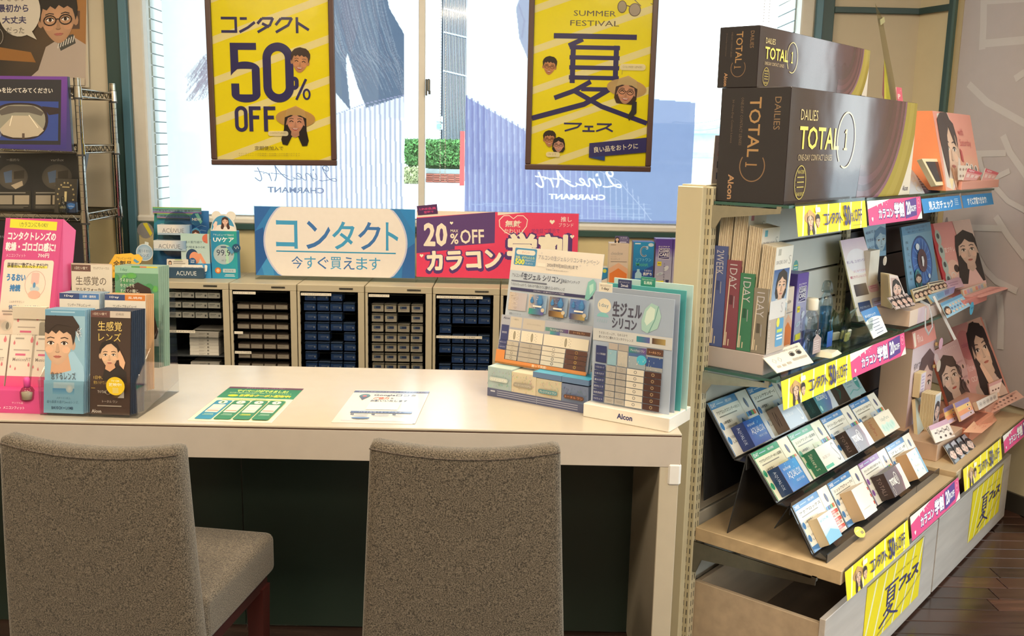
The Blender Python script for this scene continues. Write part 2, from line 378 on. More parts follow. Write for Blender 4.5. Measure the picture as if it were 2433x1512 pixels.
# wooden floor boards, each a board of its own where the floor shows
for i in range(32):
    y = 1.30 + i*.078
    off = R.random()*.5
    x = .45
    xe = (W1.x + (W1.y - y)/(W1.y - WE.y)*(WE.x - W1.x)) - .02 if y > WE.y else 2.62
    xe = min(xe, 2.62)
    while x < xe - .05:
        ln = min(.62 + R.random()*.3 - (off if x == .45 else 0), xe - x)
        mb = MB(); s = .8 + R.random()*.4; c = (64*s, 38*s, 27*s)
        mb.rbox(x, x+ln-.003, y, y+.0755, -.0055, 0, .0015, c, 'plank'); put('floor_plank', mb, floor); x += ln
WL, WR, ZS = -1.60, 1.185, 1.035                     # window opening
mb = MB(); mb.box(X0, W1.x+.1, YW, YW+.14, 0, ZS-.012, 'e0cf9f', 'wall'); struct('wall_back', mb)
mb = MB(); mb.box(X0, WL-.02, YW, YW+.14, ZS-.012, ZC, CREAM, 'wall'); struct('wall_back_left', mb)
mb = MB(); mb.box(WR+.055, W1.x+.1, YW, YW+.14, ZS-.012, ZC, CREAM, 'wall'); struct('wall_back_right', mb)
mb = MB(); mb.box(WL-.02, WR+.055, YW, YW+.14, 2.35, ZC, CREAM, 'wall'); struct('wall_back_top', mb)
GLZ = ((.99, 1.19), (1.36, 2.45))                     # two glazed parts of the slanted wall
wp = lambda t_: W1 + WD*t_
mb = MB()
for ta_, tb_, z0, z1 in ((0, .99, 0, ZC), (1.19, 1.36, 0, ZC), (2.45, 2.75, 0, ZC), (.99, 1.19, 0, .10), (1.36, 2.45, 0, .10), (.99, 1.19, 2.32, ZC), (1.36, 2.45, 2.32, ZC)):
    mm = poly_wall('w', wp(ta_), wp(tb_), z0, z1, 'cfc4a6'); mb.add(mm.v, mm.f, mm.c, 'wall')
struct('wall_right', mb)
for i_, (ta_, tb_) in enumerate(GLZ):
    mb = MB()
    for t_ in (ta_, tb_-.03): mb.prism([(a.x, a.y, .1) for a in (wp(t_), wp(t_+.03), wp(t_+.03)-WN*.05, wp(t_)-WN*.05)], (0,0,2.22), '8f8c84', 'metal')
    w3 = struct('window_%d' % (3+i_), mb)
    mb = MB(); mb.prism([(a.x, a.y, .1) for a in (wp(ta_)-WN*.02, wp(tb_)-WN*.02, wp(tb_)-WN*.026, wp(ta_)-WN*.026)], (0,0,2.22), 'f6fbfa', 'acrylic'); put('pane', mb, w3)
mb = MB()
mb.box(X1, X1+.1, YB, WE.y+.3, 0, .12, CREAM, 'wall'); mb.box(X1, X1+.1, YB, WE.y+.3, 2.4, ZC, CREAM, 'wall'); mb.box(X1, X1+.1, YB, -2.4, .12, 2.4, CREAM, 'wall')
mb.hexa([(a.x, a.y, z) for z in (0, ZC) for a in (WE, Vector((X1+.1, WE.y, 0)), WE + Vector((0,.1,0)), Vector((X1+.1, WE.y+.1, 0)))], CREAM, 'wall')
struct('wall_side_right', mb)
mb = MB(); mb.box(X0-.1, X0, YB, YW+.14, 0, ZC, CREAM, 'wall'); struct('wall_left', mb)
mb = MB(); mb.box(X0, X1, YB-.1, YB, 0, ZC, 'b9ad98', 'wall'); struct('wall_front', mb)
mb = MB()
for y in (-2.4, -1.0, .4, 1.72): mb.box(X1, X1+.06, y, y+.05, .12, 2.4, 'c9c6be', 'metal')
w2 = struct('window_2', mb)
mb = MB(); mb.box(X1+.025, X1+.031, -2.4, 1.75, .12, 2.4, 'f6fbfa', 'acrylic'); put('pane', mb, w2)
mb = MB(); mb.prism([(p.x, p.y, 0) for p in (W1, WE, WE + WN*.012, W1 + WN*.012)], (0,0,.075), '35302a', 'satin'); struct('baseboard_right', mb)
# dark green trims
k = 0
def trim(x0, x1, y0, y1, z0, z1, c=GREEN, rb=.002):
    global k; k += 1; mb = MB(); mb.rbox(x0, x1, y0, y1, z0, z1, rb, c, 'satin'); struct('trim_%d' % k, mb)
trim(WL-.155, WL-.092, YW-.018, YW, 0, ZC)
trim(WL-.092, WL-.058, YW-.03, YW, 0, ZC, '4a7486')
trim(WR+.115, WR+.165, YW-.02, YW, 0, ZC)
trim(WR+.088, WR+.115, YW-.03, YW, ZS-.05, ZC, '4a7486')
trim(X0, WL-.155, YW-.018, YW, 1.968, 1.992)
trim(WR+.165, W1.x, YW-.018, YW, 1.968, 1.993)
trim(WL-.058, WR+.1, YW-.02, YW, .992, 1.018, '31504a')
def wall_strip(t0, t1, z0, z1, c, d=.018, name=None, m='satin'):
    global k; k += 1; p = W1 + WD*t0; q = W1 + WD*t1
    mb = MB(); mb.prism([(a.x, a.y, z0) for a in (p, q, q + WN*d, p + WN*d)], (0, 0, z1-z0), c, m); struct(name or 'trim_%d' % k, mb)
def wt_(x, y): p = onP(x, y, W1, WN); return (p - W1).dot(WD), p.z
ta = wt_(2249, 150)[0]; tb = wt_(2262, 150)[0]; tc_ = wt_(2282, 150)[0]
wall_strip(0, ta, 1.968, 1.993, GREEN); wall_strip(ta, tb, 0, ZC, '2c4847'); wall_strip(tb, tb + (tc_-tb)*.3, 0, ZC, '46605a', .026)
wall_strip(tb + (tc_-tb)*.3, tc_, .42, ZC, 'b3a27c', .012)
# printed lavender wall panel with large pale characters
mb = MB(); p = W1 + WD*tc_; q = W1 + WD*.80
mb.prism([(a.x, a.y, .42) for a in (p, q, q + WN*.01, p + WN*.01)], (0, 0, ZC-.43), 'b4acae', 'satin')
LW = (q-p).length; cv = mb.cv(p + WN*.0102 + Vector((0,0,ZC-.01)), WD*LW, Vector((0,0,-(ZC-.43))), LW, ZC-.43, 'satin', .0002)
if cv.n.dot(WN) < 0: cv.n = -cv.n
def mp(x, y): t, z = wt_(x, y); return (t - tc_, ZC-.01-z)
PALE = 'c3bfc0'
for st, wdt in (([(2343,-60),(2341,60),(2338,118)], .03), ([(2342,2),(2433,-4),(2520,-12)], .03), ([(2342,104),(2433,96),(2520,86)], .03),
                ([(2306,200),(2350,243),(2433,290),(2520,330)], .027), ([(2416,188),(2450,165)], .027),
                ([(2388,322),(2404,362),(2445,420)], .027), ([(2320,366),(2395,364)], .025), ([(2330,366),(2338,400),(2352,425)], .02), ([(2366,424),(2404,406)], .022), ([(2366,440),(2400,478),(2450,505)], .022),
                ([(2371,514),(2400,560),(2440,612)], .027), ([(2312,541),(2384,543)], .025), ([(2312,541),(2316,590),(2345,640),(2372,668),(2422,692)], .027),
                ([(2380,700),(2384,760),(2382,830)], .03), ([(2340,760),(2352,800),(2350,900)], .02)):
    cv.line([mp(*a) for a in st], wdt, PALE)
put('mural_panel', mb, None, 'tall lavender grey wall panel with large pale characters behind the shelving', 'panel')

# window frame, sashes, glass, latch, sill
mb = MB(); yf = YW-.005
mb.rbox(WL-.058, WL+.002, yf, YW+.1, ZS-.02, 2.36, .006, 'cfc9bd', 'plastic'); mb.rbox(WR+.03, WR+.088, yf, YW+.1, ZS-.02, 2.36, .006, 'cfc9bd', 'plastic')
win = struct('window_1', mb)
mb = MB(); mb.rbox(WL-.058, WR+.088, YW-.022, YW+.12, ZS-.020, ZS+.012, .008, 'dcd8ce', 'plastic'); put('window_sill', mb, win)
mb = MB(); mb.rbox(WL, WR+.03, YW+.02, YW+.075, ZS+.01, ZS+.018, .002, 'c8c6c0', 'metal'); put('rail', mb, win)
xm0 = onY(995, 250, 4.33).x; xm1 = onY(1011, 250, 4.33).x
mb = MB(); mb.rbox(xm0, xm1, 4.31, 4.35, ZS+.01, 2.35, .003, 'd2cfc8', 'plastic'); put('sash_bar', mb, win)
pl = onY(1018, 208, 4.30)
mb = MB(); mb.rbox(pl.x-.012, pl.x-.004, 4.285, 4.315, pl.z-.035, pl.z+.035, .002, '77756f', 'metal')
mb.rbox(pl.x-.004, pl.x+.010, 4.27, 4.30, pl.z-.018, pl.z+.035, .004, '8b8984', 'metal'); mb.cyl((pl.x+.006, 4.285, pl.z-.03), (pl.x+.006, 4.285, pl.z-.015), .005, c='6b6965', m='metal'); put('latch', mb, win)
for a, b, y in ((WL, xm0, 4.322), (xm1, WR+.03, 4.338)):
    mb = MB(); mb.box(a, b, y, y+.004, ZS+.01, 2.35, 'eef4f4', 'acrylic'); put('pane', mb, win)

# beaded blind cords hanging at the glass
def cord(x, y0, y1, label):
    a = onY(x, y0, 4.27); b = onY(x, y1, 4.27); mb = MB(); n = int((a.z - b.z) / .012)
    for i in range(n):
        for q in (-.011, .011):
            z = a.z - i*.012; mb.lathe([(.0004, -.0026), (.0022, -.0012), (.0026, 0), (.0022, .0012), (.0004, .0026)], 'd8d4cc', 'plastic', 6, o=(a.x+q, 4.27, z))
    for q in (-.011, .011): mb.cyl((a.x+q, 4.27, b.z), (a.x+q, 4.27, 2.34), .0006, c='c8c4bc', n=4)
    mb.tube([(a.x-.011, 4.27, b.z), (a.x, 4.27, b.z-.01), (a.x+.011, 4.27, b.z)], .0008, 'c8c4bc', 'plastic', 4)
    put('blind_cord', mb, None, label, 'cord')
cord(1055, -40, 440, 'white beaded loop cord hanging just right of the middle window bar')
cord(1826, -40, 62, 'white beaded loop cord at the right end of the window, above the dark box')

# printed banners hanging outside against the glass, seen from behind; each one sheet coloured point by point
import numpy as np
class Raster:                                    # drawing calls like Canvas's, painted into one sheet of points
    def __init__(s, xs, zs, base): s.xs = np.array(xs); s.zs = np.array(zs); s.a = np.zeros((len(zs), len(xs), 3)); s.a[:] = rgb(base)[:3]
    def fill(s, pts, cols, keep=1.0):
        P = np.array([(p[0], p[1]) for p in pts]); lo = P.min(0); hi = P.max(0)
        x0, x1 = np.searchsorted(s.xs, (lo[0], hi[0])); y0, y1 = np.searchsorted(s.zs, (lo[1], hi[1]))
        if x1 <= x0 or y1 <= y0: return
        yy, xx = np.meshgrid(s.zs[y0:y1], s.xs[x0:x1], indexing='ij'); ins = np.zeros(xx.shape, bool); n = len(P)
        for i in range(n):
            ax, ay = P[i]; bx, by = P[(i+1) % n]
            if abs(ay-by) < 1e-9: continue
            ins ^= ((ay > yy) != (by > yy)) & (xx < (bx-ax)*(yy-ay)/(by-ay)+ax)
        col = np.array(rgb(cols)[:3]) if not callable(cols) else cols(xx, yy)[ins]
        sub_ = s.a[y0:y1, x0:x1]; sub_[ins] = sub_[ins]*(1-keep) + col*keep
    def line(s, pts, t, c, keep=1.0):
        for p, q in zip(pts, pts[1:]):
            p = Vector(p); q = Vector(q); d = (q-p); L = d.length or 1; d /= L; nn = Vector((-d.y, d.x))*t/2; e = d*t*.3
            s.fill([p+nn-e, q+nn+e, q-nn+e, p-nn-e], c, keep)
    def text(s, t, x, y, w, h, c, bold=0, shear=0):
        v, f = glyphs(t, bold, 4); x0 = min(p[0] for p in v); x1 = max(p[0] for p in v); y0 = min(p[1] for p in v); y1 = max(p[1] for p in v)
        o = [(x + w - (a-x0)/(x1-x0)*w, y + (y1-b)/(y1-y0)*h) for a, b in v]
        for g in f: s.fill([o[i] for i in g], c)
def script_word(r, q, c, t):                         # the handwritten words in a 200 x 46 box, stroke by stroke; q mirrors them
    def S(k, *p):
        for j in range(0, len(p)-3, 3):
            a, b, c_, d = p[j:j+4]; o = []
            for i in range(11):
                u = i/10; o.append(q((1-u)**3*a[0]+3*u*(1-u)**2*b[0]+3*u*u*(1-u)*c_[0]+u**3*d[0], (1-u)**3*a[1]+3*u*(1-u)**2*b[1]+3*u*u*(1-u)*c_[1]+u**3*d[1]))
            r.line(o, t*k, c)
    S(1.3, (34,6),(30,-2),(18,2),(20,12), (21,18),(30,16),(34,6), (38,0),(28,30),(14,38)); S(1, (14,38),(6,44),(-4,42),(2,36), (8,30),(22,44),(42,40))
    S(1.1, (52,22),(44,36),(46,42),(58,34)); S(1.8, (56,12),(57,12),(57,13),(57,14)); S(1.2, (64,22),(61,30),(59,36),(57,42)); S(1.1, (60,34),(68,20),(80,16),(74,32), (72,42),(76,42),(84,34))
    S(1.1, (84,34),(98,30),(100,20),(92,22), (82,26),(80,44),(104,34)); S(1.4, (150,2),(140,18),(128,34),(112,40)); S(.8, (112,40),(104,42),(100,36),(106,32)); S(1.5, (150,2),(146,18),(144,30),(150,42)); S(.9, (118,30),(130,22),(146,24),(160,22))
    S(1.2, (164,22),(162,30),(160,36),(158,42)); S(1, (162,30),(166,22),(174,18),(178,24)); S(1.3, (192,8),(186,22),(178,38),(184,42), (188,44),(194,38),(198,34)); S(.9, (176,20),(182,18),(192,18),(200,17))
def banner(x0, x1, zb, label, kind):
    a = onY(x0, 300, 4.42); b = onY(x1, 300, 4.42); zt = 2.30; W_ = b.x-a.x; H_ = zt-zb
    def q(x, y): p = onY(x, y, 4.42); return (p.x - a.x, zt - p.z)
    P = lambda L: [q(*t) for t in L]
    bx0, bx1, by0, by1 = (604, 800, 393, 435) if kind == 0 else (1272, 1476, 404, 450)
    xs = []; x = 0; f0 = q(bx0-6, by0)[0]; f1 = q(bx1+6, by0)[0]; z0 = q(bx0, by0-8)[1]
    while x < W_: xs.append(x); x += .0014 if f0 < x < f1 else .003
    xs.append(W_); zs = []; z = 0; z1 = q(bx0, by1+34)[1]
    while z < H_: zs.append(z); z += .0015 if z0 < z < z1 else .0042
    zs.append(H_); r = Raster(xs, zs, 'fbfbfe' if kind == 0 else 'f8faff')
    if kind == 0:
        hair = P([(775,-90),(905,-90),(925,20),(962,84),(962,228),(905,246),(870,262),(850,222),(836,178),(826,130),(822,160),(833,262),(812,258),(798,230),(785,160)])
        r.fill(hair, '62748f'); r.fill(P([(806,-90),(870,-90),(852,60),(834,130),(812,60)]), '80758a', .6)
        for i in range(150):
            x = 775+R.uniform(0,150); r.line(P([(x-30,-80),(x-6,40+R.uniform(-20,20)),(x+18,120),(min(x+60,958),150+R.uniform(0,80))]), .002, ('9aa4b4','4c5c76','b4b4c0','7c7084')[i % 4], .5)
        r.fill(P([(822,140),(826,128),(850,205),(872,262),(905,300),(836,262)]), 'f4f2f8'); r.fill(P([(780,200),(836,266),(960,232),(960,280),(760,300)]), 'f2f0f6')
        for i in range(150):
            x = 440+R.uniform(0,85); y = 232-abs(x-440)*.3+R.uniform(-70,0); r.line(P([(525,100+R.uniform(0,80)),((x+525)/2,y-30),(x,min(y+20,240))]), .002, ('b496a8','8c7898','c8b0c0')[i % 3], .5)
        for i in range(25):
            x = 678 + i*11.8; top = 300 - (x-700)*.27
            r.line(P([(x, max(top, 226)), (x+3, 420), (x+5, 512)]), .009, 'c4c0dc', .75); r.line(P([(x+4, max(top, 226)), (x+7, 420), (x+9, 512)]), .003, 'f0eef8', .8)
        r.line(P([(672,310),(780,278),(870,246),(960,226)]), .003, 'b8aed0'); ink = '7c86a8'
    else:
        r.fill(P([(1100,226),(1250,312),(1500,430),(1570,540),(1100,540)]), 'b0b2e2')
        r.fill(P([(1500,220),(1556,236),(1652,244),(1646,540),(1490,540),(1380,400)]), lambda X_, Z_: np.stack([.36+.0*Z_, .42-.0*Z_, .66-.0*Z_], -1) * np.clip(1.2-.12*Z_, .8, 1.3)[..., None])
        r.fill(P([(1226,20),(1236,-10),(1290,-90),(1290,200),(1254,140),(1234,92)]), 'b9b9d2'); r.fill(P([(1232,-20),(1290,-20),(1290,-90),(1226,-90)]), '8ba6b8'); r.line(P([(1232,10),(1246,50),(1240,90)]), .008, 'a098b8', .5)
        for i in range(32):
            x = 1108 + i*13.6; t = 226 + (x-1106)*.57 if x < 1480 else 420+(x-1480)*1.3
            r.line(P([(x, t), (x+2, 400 if t < 400 else t+20), (x+3, 536)]), .0085 if x < 1290 else .005, 'd4d8f6' if x > 1290 else '9a98cc', .8)
            if x < 1290: r.line(P([(x+5, t+3), (x+7, 400), (x+8, 536)]), .004, 'dcdcf8', .8)
        r.line(P([(1380,384),(1470,430),(1530,500),(1556,536)]), .003, 'd8dcf6'); r.fill(P([(1100,516),(1650,526),(1650,560),(1100,560)]), '8287c0', .8)
        for i in range(30): y = 480+R.uniform(0,40); x = R.uniform(1110,1500); r.line(P([(x,y),(x+R.uniform(40,140),y+2)]), .002, 'd4dcf8', .5)
        ink = 'ffffff'
    script_word(r, lambda x, y: q(bx1 - x*(bx1-bx0)/200, by0 + y*(by1-by0)/46 + x*-.01), ink, .003 if kind == 0 else .0062)
    dy = 10 if kind == 0 else 11; a1 = q(bx0+32, by1+dy-1); a2 = q(bx0+166, by1+dy+15)
    r.text('CHARMANT', a1[0], a1[1], a2[0]-a1[0], a2[1]-a1[1], ink, bold=.015 if kind == 0 else .04)
    lum = r.a.min(2, keepdims=True); r.a *= .68 + .32*np.clip((lum-.72)/.2, 0, 1)      # printed ink lets less light through than bare film
    nx, nz = len(xs), len(zs); mb = MB(); mb.v = [(a.x+x, 4.42, zt-z) for z in zs for x in xs]; mb.f = [(j*nx+i, (j+1)*nx+i, (j+1)*nx+i+1, j*nx+i+1) for j in range(nz-1) for i in range(nx-1)]
    mb.ms = ['banner']; mb.mi = [0]*len(mb.f); mb.c = [(*c, 1) for c in r.a.reshape(-1, 3).tolist()]
    put('window_banner', mb, None, label, 'banner')
banner(396, 960, 1.045, 'white banner outside the left window pane with dark hair and reversed lettering', 0)
banner(1106, 1650, 1.045, 'lavender pleated banner outside the right window pane with white reversed lettering', 1)

# white glazed blocks lining the outside of the window opening
for sx, lab, nm in ((WL+.0, 'white tiled outer reveal along the left edge of the window', -1), (WR+.03, 'white tiled outer reveal along the right edge of the window', 1)):
    mb = MB(); mb.box(min(sx, sx+nm*.1), max(sx, sx+nm*.1), 4.36, 4.66, ZS-.1, 2.4, '8f9a9a', 'concrete')
    rv = put('window_reveal', mb, None, lab, 'reveal')
    me = MB(); me.rbox(min(0, -nm*.006), max(0, -nm*.006), 4.362, 4.658, 0, .0445, .001, 'f2f5f4', 'concrete'); me = me.mesh('tile')
    for i in range(27): put('tile', me, rv, loc=(sx, 0, ZS-.02 + i*.049))

# ------------------------------------------------------------------ outdoors
mb = MB(); mb.box(-60, 60, YW+.15, 130, -.35, -.15, 'd9dcdc', 'concrete'); mb.box(X1+.15, 30, -30, YW+.15, -.35, -.15, 'c9cfd0', 'concrete'); mb.box(W1.x+.2, X1+.15, WE.y+.2, YW+.15, -.35, -.151, 'c9cfd0', 'concrete')
put('street_ground', mb, None, kind='structure')
GZ = -.15
def outbox(name, x0, x1, y0, y1, Y, D, c, m='concrete', ground=True):
    a = onY(x0, y1, Y); b = onY(x1, y0, Y); mb = MB()
    if ground: a.z = GZ
    mb.box(a.x, b.x, Y, Y+D, a.z, b.z, c, m); return mb, a, b
def hedge(name, x0, x1, y0, y1, Y, D, c, label, cat='hedge', nn=1400, ground=True):
    a = onY(x0, y1, Y); b = onY(x1, y0, Y); mb = MB(); k_ = Y/10
    if ground: a.z = GZ
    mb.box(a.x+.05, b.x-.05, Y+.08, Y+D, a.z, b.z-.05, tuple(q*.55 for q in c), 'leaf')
    for i in range(nn):
        x = R.uniform(a.x, b.x); z = R.uniform(a.z, b.z); y = Y + R.random()*.1
        if i % 5 == 0: z = b.z - R.random()*.05*k_; y = Y + R.random()*D
        r = (.035 + R.random()*.03)*k_*.8; s = .7 + R.random()*.7; d1 = Vector((R.gauss(0,1), R.gauss(0,.5), R.gauss(0,1))).normalized()*r; d2 = d1.orthogonal().normalized()*r*.6; p = Vector((x, y, z))
        mb.add([p-d1, p+d2, p+d1, p-d2], [(0,1,2,3)], tuple(q*s for q in c), 'leaf')
    return put(name, mb, None, label, cat)
YP = 36
pl0 = onY(1012, 441, YP); plt = onY(1012, 412, YP).z
mb = MB(); x1_ = onY(1098, 430, YP).x; mb.box(pl0.x, x1_, YP, YP+5, GZ, plt, 'b07a6c', 'concrete'); pt = put('brick_planter', mb, None, 'low reddish brick planter wall under the clipped hedge', 'planter')
rh = (plt-GZ)/4; bw_ = (x1_-pl0.x)/5
for r_ in range(4):
    for i in range(5):
        mb = MB(); mb.rbox(pl0.x+i*bw_+.02, pl0.x+(i+1)*bw_-.02, YP-.05, YP, GZ+r_*rh+.015, GZ+(r_+1)*rh-.015, .01, ('b8705f','a86454')[(i+r_) % 2], 'concrete'); put('brick', mb, pt)
mb = MB(); cz = onY(1012, 402, YP).z; mb.box(pl0.x, x1_, YP-.02, YP+5, plt+.001, cz, '9ba6a4', 'concrete'); put('concrete_kerb', mb, None, 'grey concrete coping between hedge and brick planter', 'coping')
xa = onY(962, 400, YP+.6).x; xb = onY(1099, 400, YP+.6).x; ht = onY(1000, 333, YP+.6).z
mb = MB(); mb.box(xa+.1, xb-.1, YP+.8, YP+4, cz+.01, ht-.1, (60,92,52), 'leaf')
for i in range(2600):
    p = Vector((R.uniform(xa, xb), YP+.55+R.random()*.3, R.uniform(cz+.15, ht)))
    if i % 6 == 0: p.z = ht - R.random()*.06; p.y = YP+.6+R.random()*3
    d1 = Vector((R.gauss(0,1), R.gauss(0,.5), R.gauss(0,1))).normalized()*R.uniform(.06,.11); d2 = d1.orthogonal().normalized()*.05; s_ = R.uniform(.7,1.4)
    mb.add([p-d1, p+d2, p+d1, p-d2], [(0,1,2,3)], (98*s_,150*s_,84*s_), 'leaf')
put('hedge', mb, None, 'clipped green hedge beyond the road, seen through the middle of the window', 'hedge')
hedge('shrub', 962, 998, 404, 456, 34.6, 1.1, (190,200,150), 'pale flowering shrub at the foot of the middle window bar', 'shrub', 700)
mb, a, b = outbox('post', 1092, 1104, 312, 430, 34, .3, 'e0423f', 'plastic'); put('red_post', mb, None, 'red post standing outside beside the brick planter', 'post')
mb, a, b = outbox('d', 1052, 1150, -260, 332, 50, 12, '55667a', 'concrete'); bd = put('slatted_building', mb, None, 'dark slatted building across the road right of the window bar', 'building')
m2 = MB(); n = 26; st = (b.x-a.x)/n
for i in range(n): m2.box(a.x+i*st, a.x+i*st+st*.45, 49.8, 50, a.z, b.z, 'a9b4c2', 'metal')
put('vertical_slats', m2, bd, kind='stuff')
m2 = MB()
for q in (20, 76, 168): p = onY(1054, q, 49.7); m2.cyl((a.x, 49.7, p.z), (b.x, 49.7, p.z-.4), .045, c='e2e8ee', m='metal', n=6)
put('cable', m2, bd)
mb, a, b = outbox('w', 900, 1052, -260, 330, 55, 12, 'f3f6f8'); put('white_building', mb, None, 'plain white building behind the middle window bar', 'building')
m2 = MB(); p = onY(1036, 276, 44); p2 = onY(1051, 308, 44); xm = (p.x+p2.x)/2; zm = (p.z+p2.z)/2
m2.rbox(p.x, p2.x, 44, 44.4, p2.z, zm-.02, .03, 'aab8bd'); m2.rbox(p.x, p2.x, 44, 44.4, zm+.02, p.z, .03, 'aab8bd')
m2.cyl((xm, 44.0, (p2.z+zm)/2), (xm, 43.85, (p2.z+zm)/2), .1, c='7fd0c8'); m2.cyl((xm, 44.0, (p.z+zm)/2), (xm, 43.85, (p.z+zm)/2), .1, c='dfe6e6'); m2.cyl((xm, 44.2, p2.z), (xm, 44.2, GZ), .06, c='c4ced2')
put('signal_light', m2, None, 'pair of pale signal lamps on a pole before the white building', 'signal')
mb, a, b = outbox('l', 300, 470, -260, 400, 60, 12, 'eef1f2'); lb = put('apartment_building', mb, None, 'white building with narrow dark windows seen at the left window edge', 'building')
for (x0, x1, y0, y1, c) in ((378,408,6,62,'6fb6c4'), (386,400,78,124,'8fa8c0'), (390,402,182,262,'6f8298')):
    p = onY(x0, y1, 59.9); q = onY(x1, y0, 59.9); m2 = MB(); m2.rbox(p.x, q.x, 59.85, 60.02, p.z, q.z, .03, 'dfe3e4'); m2.rbox(p.x+.06, q.x-.06, 59.8, 59.9, p.z+.06, q.z-.06, .02, c, 'satin'); put('window', m2, lb)
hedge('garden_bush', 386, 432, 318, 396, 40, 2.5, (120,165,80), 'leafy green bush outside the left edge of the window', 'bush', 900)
for y in (348, 378):
    YR = 38 if y == 348 else 37
    p = onY(384, y, YR); q = onY(434, y, YR); m2 = MB(); m2.cyl((p.x-1, YR, p.z), (q.x, YR, p.z), .07, c='7d8a8e', m='metal'); m2.cyl((q.x-.1 - (y > 350)*.5, YR, p.z), (q.x-.1 - (y > 350)*.5, YR, GZ), .05, c='7d8a8e', m='metal')
    put('guard_rail', m2, None, 'thin grey guard rail, %s of two, crossing before the green bush' % ('upper' if y == 348 else 'lower'), 'rail')
mb, a, b = outbox('r', 1560, 1780, 306, 420, 60, 14, 'dfe9f0'); rb_ = put('low_building', mb, None, 'pale low building with grey roof edge right of the lavender banner', 'building')
m2 = MB(); m2.rbox(a.x-1, b.x+1, 59, 74.5, b.z-.4, b.z+.2, .05, 'b5cbd8', 'concrete'); m2.box(a.x-1, b.x+1, 59.9, 60, b.z-1.8, b.z-1.5, 'c2d2da', 'concrete'); put('roof', m2, rb_)
for i, (ya, yb) in enumerate(((300,292),(286,270))):
    YQ = 52 + i*2; p = onY(1600, ya+3, YQ); q = onY(1760, yb-5, YQ); mb = MB(); mb.tube([p + (q-p)*t/8 - Vector((0,0,.3*math.sin(PI*t/8))) for t in range(9)], .03, '90a0aa', 'plastic', 4)
    for e_ in (p, q): mb.cyl((e_.x, YQ, e_.z), (e_.x, YQ, GZ), .06, c='c4ced2', n=6)
    put('overhead_wire', mb, None, '%s of two thin overhead wires right of the lavender banner' % ('lower' if i == 0 else 'upper'), 'wire')
HN = -WN                                            # green verge and hedge outside the slanted window
mb = MB(); c_ = W1 + WD*1.6 + HN*3.2
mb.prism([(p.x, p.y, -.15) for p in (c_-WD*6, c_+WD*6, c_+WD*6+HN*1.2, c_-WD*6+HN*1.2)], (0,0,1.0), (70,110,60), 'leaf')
for i in range(2600):
    p = c_ + WD*R.uniform(-5, 5) - HN*R.random()*.1 + Vector((0,0,R.uniform(-.15,.9))); d1 = Vector((R.gauss(0,1), R.gauss(0,1), R.gauss(0,1))).normalized()*.06; d2 = d1.orthogonal().normalized()*.04; s_ = R.uniform(.7,1.3)
    mb.add([p-d1,p+d2,p+d1,p-d2], [(0,1,2,3)], (90*s_, 140*s_, 75*s_), 'leaf')
put('street_hedge', mb, None, 'long green hedge outside the side window', 'hedge')

# ceiling lamps (their light comes from the lamps at the top of the script)
for i, (x, y) in enumerate(LAMPS):
    t = thing('ceiling_light', 'square ceiling light panel, ' + ['over the left aisle', 'before the left chair', 'before the middle chair', 'over the wire rack', 'over the drawer cabinets', 'over the shelving rack', 'before the slanted window', 'behind the viewer', 'by the side window', 'added out of view at the rear left corner', 'added out of view at the rear wall'][i], 'ceiling light', (x, y, 2.7))
    mb = MB(); [mb.box(*b_, -.035, 0, 'e8e6e0', 'plastic') for b_ in ((-.32,.32,-.32,-.29), (-.32,.32,.29,.32), (-.32,-.29,-.29,.29), (.29,.32,-.29,.29))]; put('frame', mb, t)
    mb = MB(); mb.box(-.29, .29, -.29, .29, -.02, -.015, (255,228,190), 'lamp'); put('diffuser', mb, t)
# ================================================================== counter
CT = .74; CX1 = .405; CY0 = 2.155; CY1 = 2.745; WHITE = 'ddd6ca'
t = thing('service_counter', 'long white laminate service counter with dark green front panel', 'counter', (0, 0, 0))
mb = MB(); mb.rbox(-2.6, CX1, CY0, CY1, CT-.006, CT, .0015, 'bdb3a3', 'laminate'); put('countertop', mb, t)
mb = MB(); mb.box(-2.6, CX1-.0008, CY0+.0008, CY1-.001, CT-.0085, CT-.006, '4a3226', 'satin'); put('edge_strip', mb, t, 'thin dark brown line under the top')
mb = MB(); mb.rbox(-2.6, CX1, CY0, CY1, .658, CT-.0085, .001, 'b9afa5', 'plastic'); put('apron', mb, t)
mb = MB(); mb.rbox(.357, CX1-.002, CY0+.001, CY1, 0, .658, .0015, 'b9ae9a', 'plastic'); put('side_panel', mb, t)
for x0, x1 in ((-2.6,-.752), (-.749,.357)):
    mb = MB(); mb.box(x0, x1, 2.60, 2.62, 0, .658, '16291f', 'satin'); put('front_panel', mb, t, 'dark green panel')
mb = MB(); mb.rbox(CX1-.03, CX1+.003, CY0-.003, CY0+.04, .612, .668, .006, 'dcdad8', 'plastic'); put('corner_guard', mb, t, 'milky plastic corner guard')

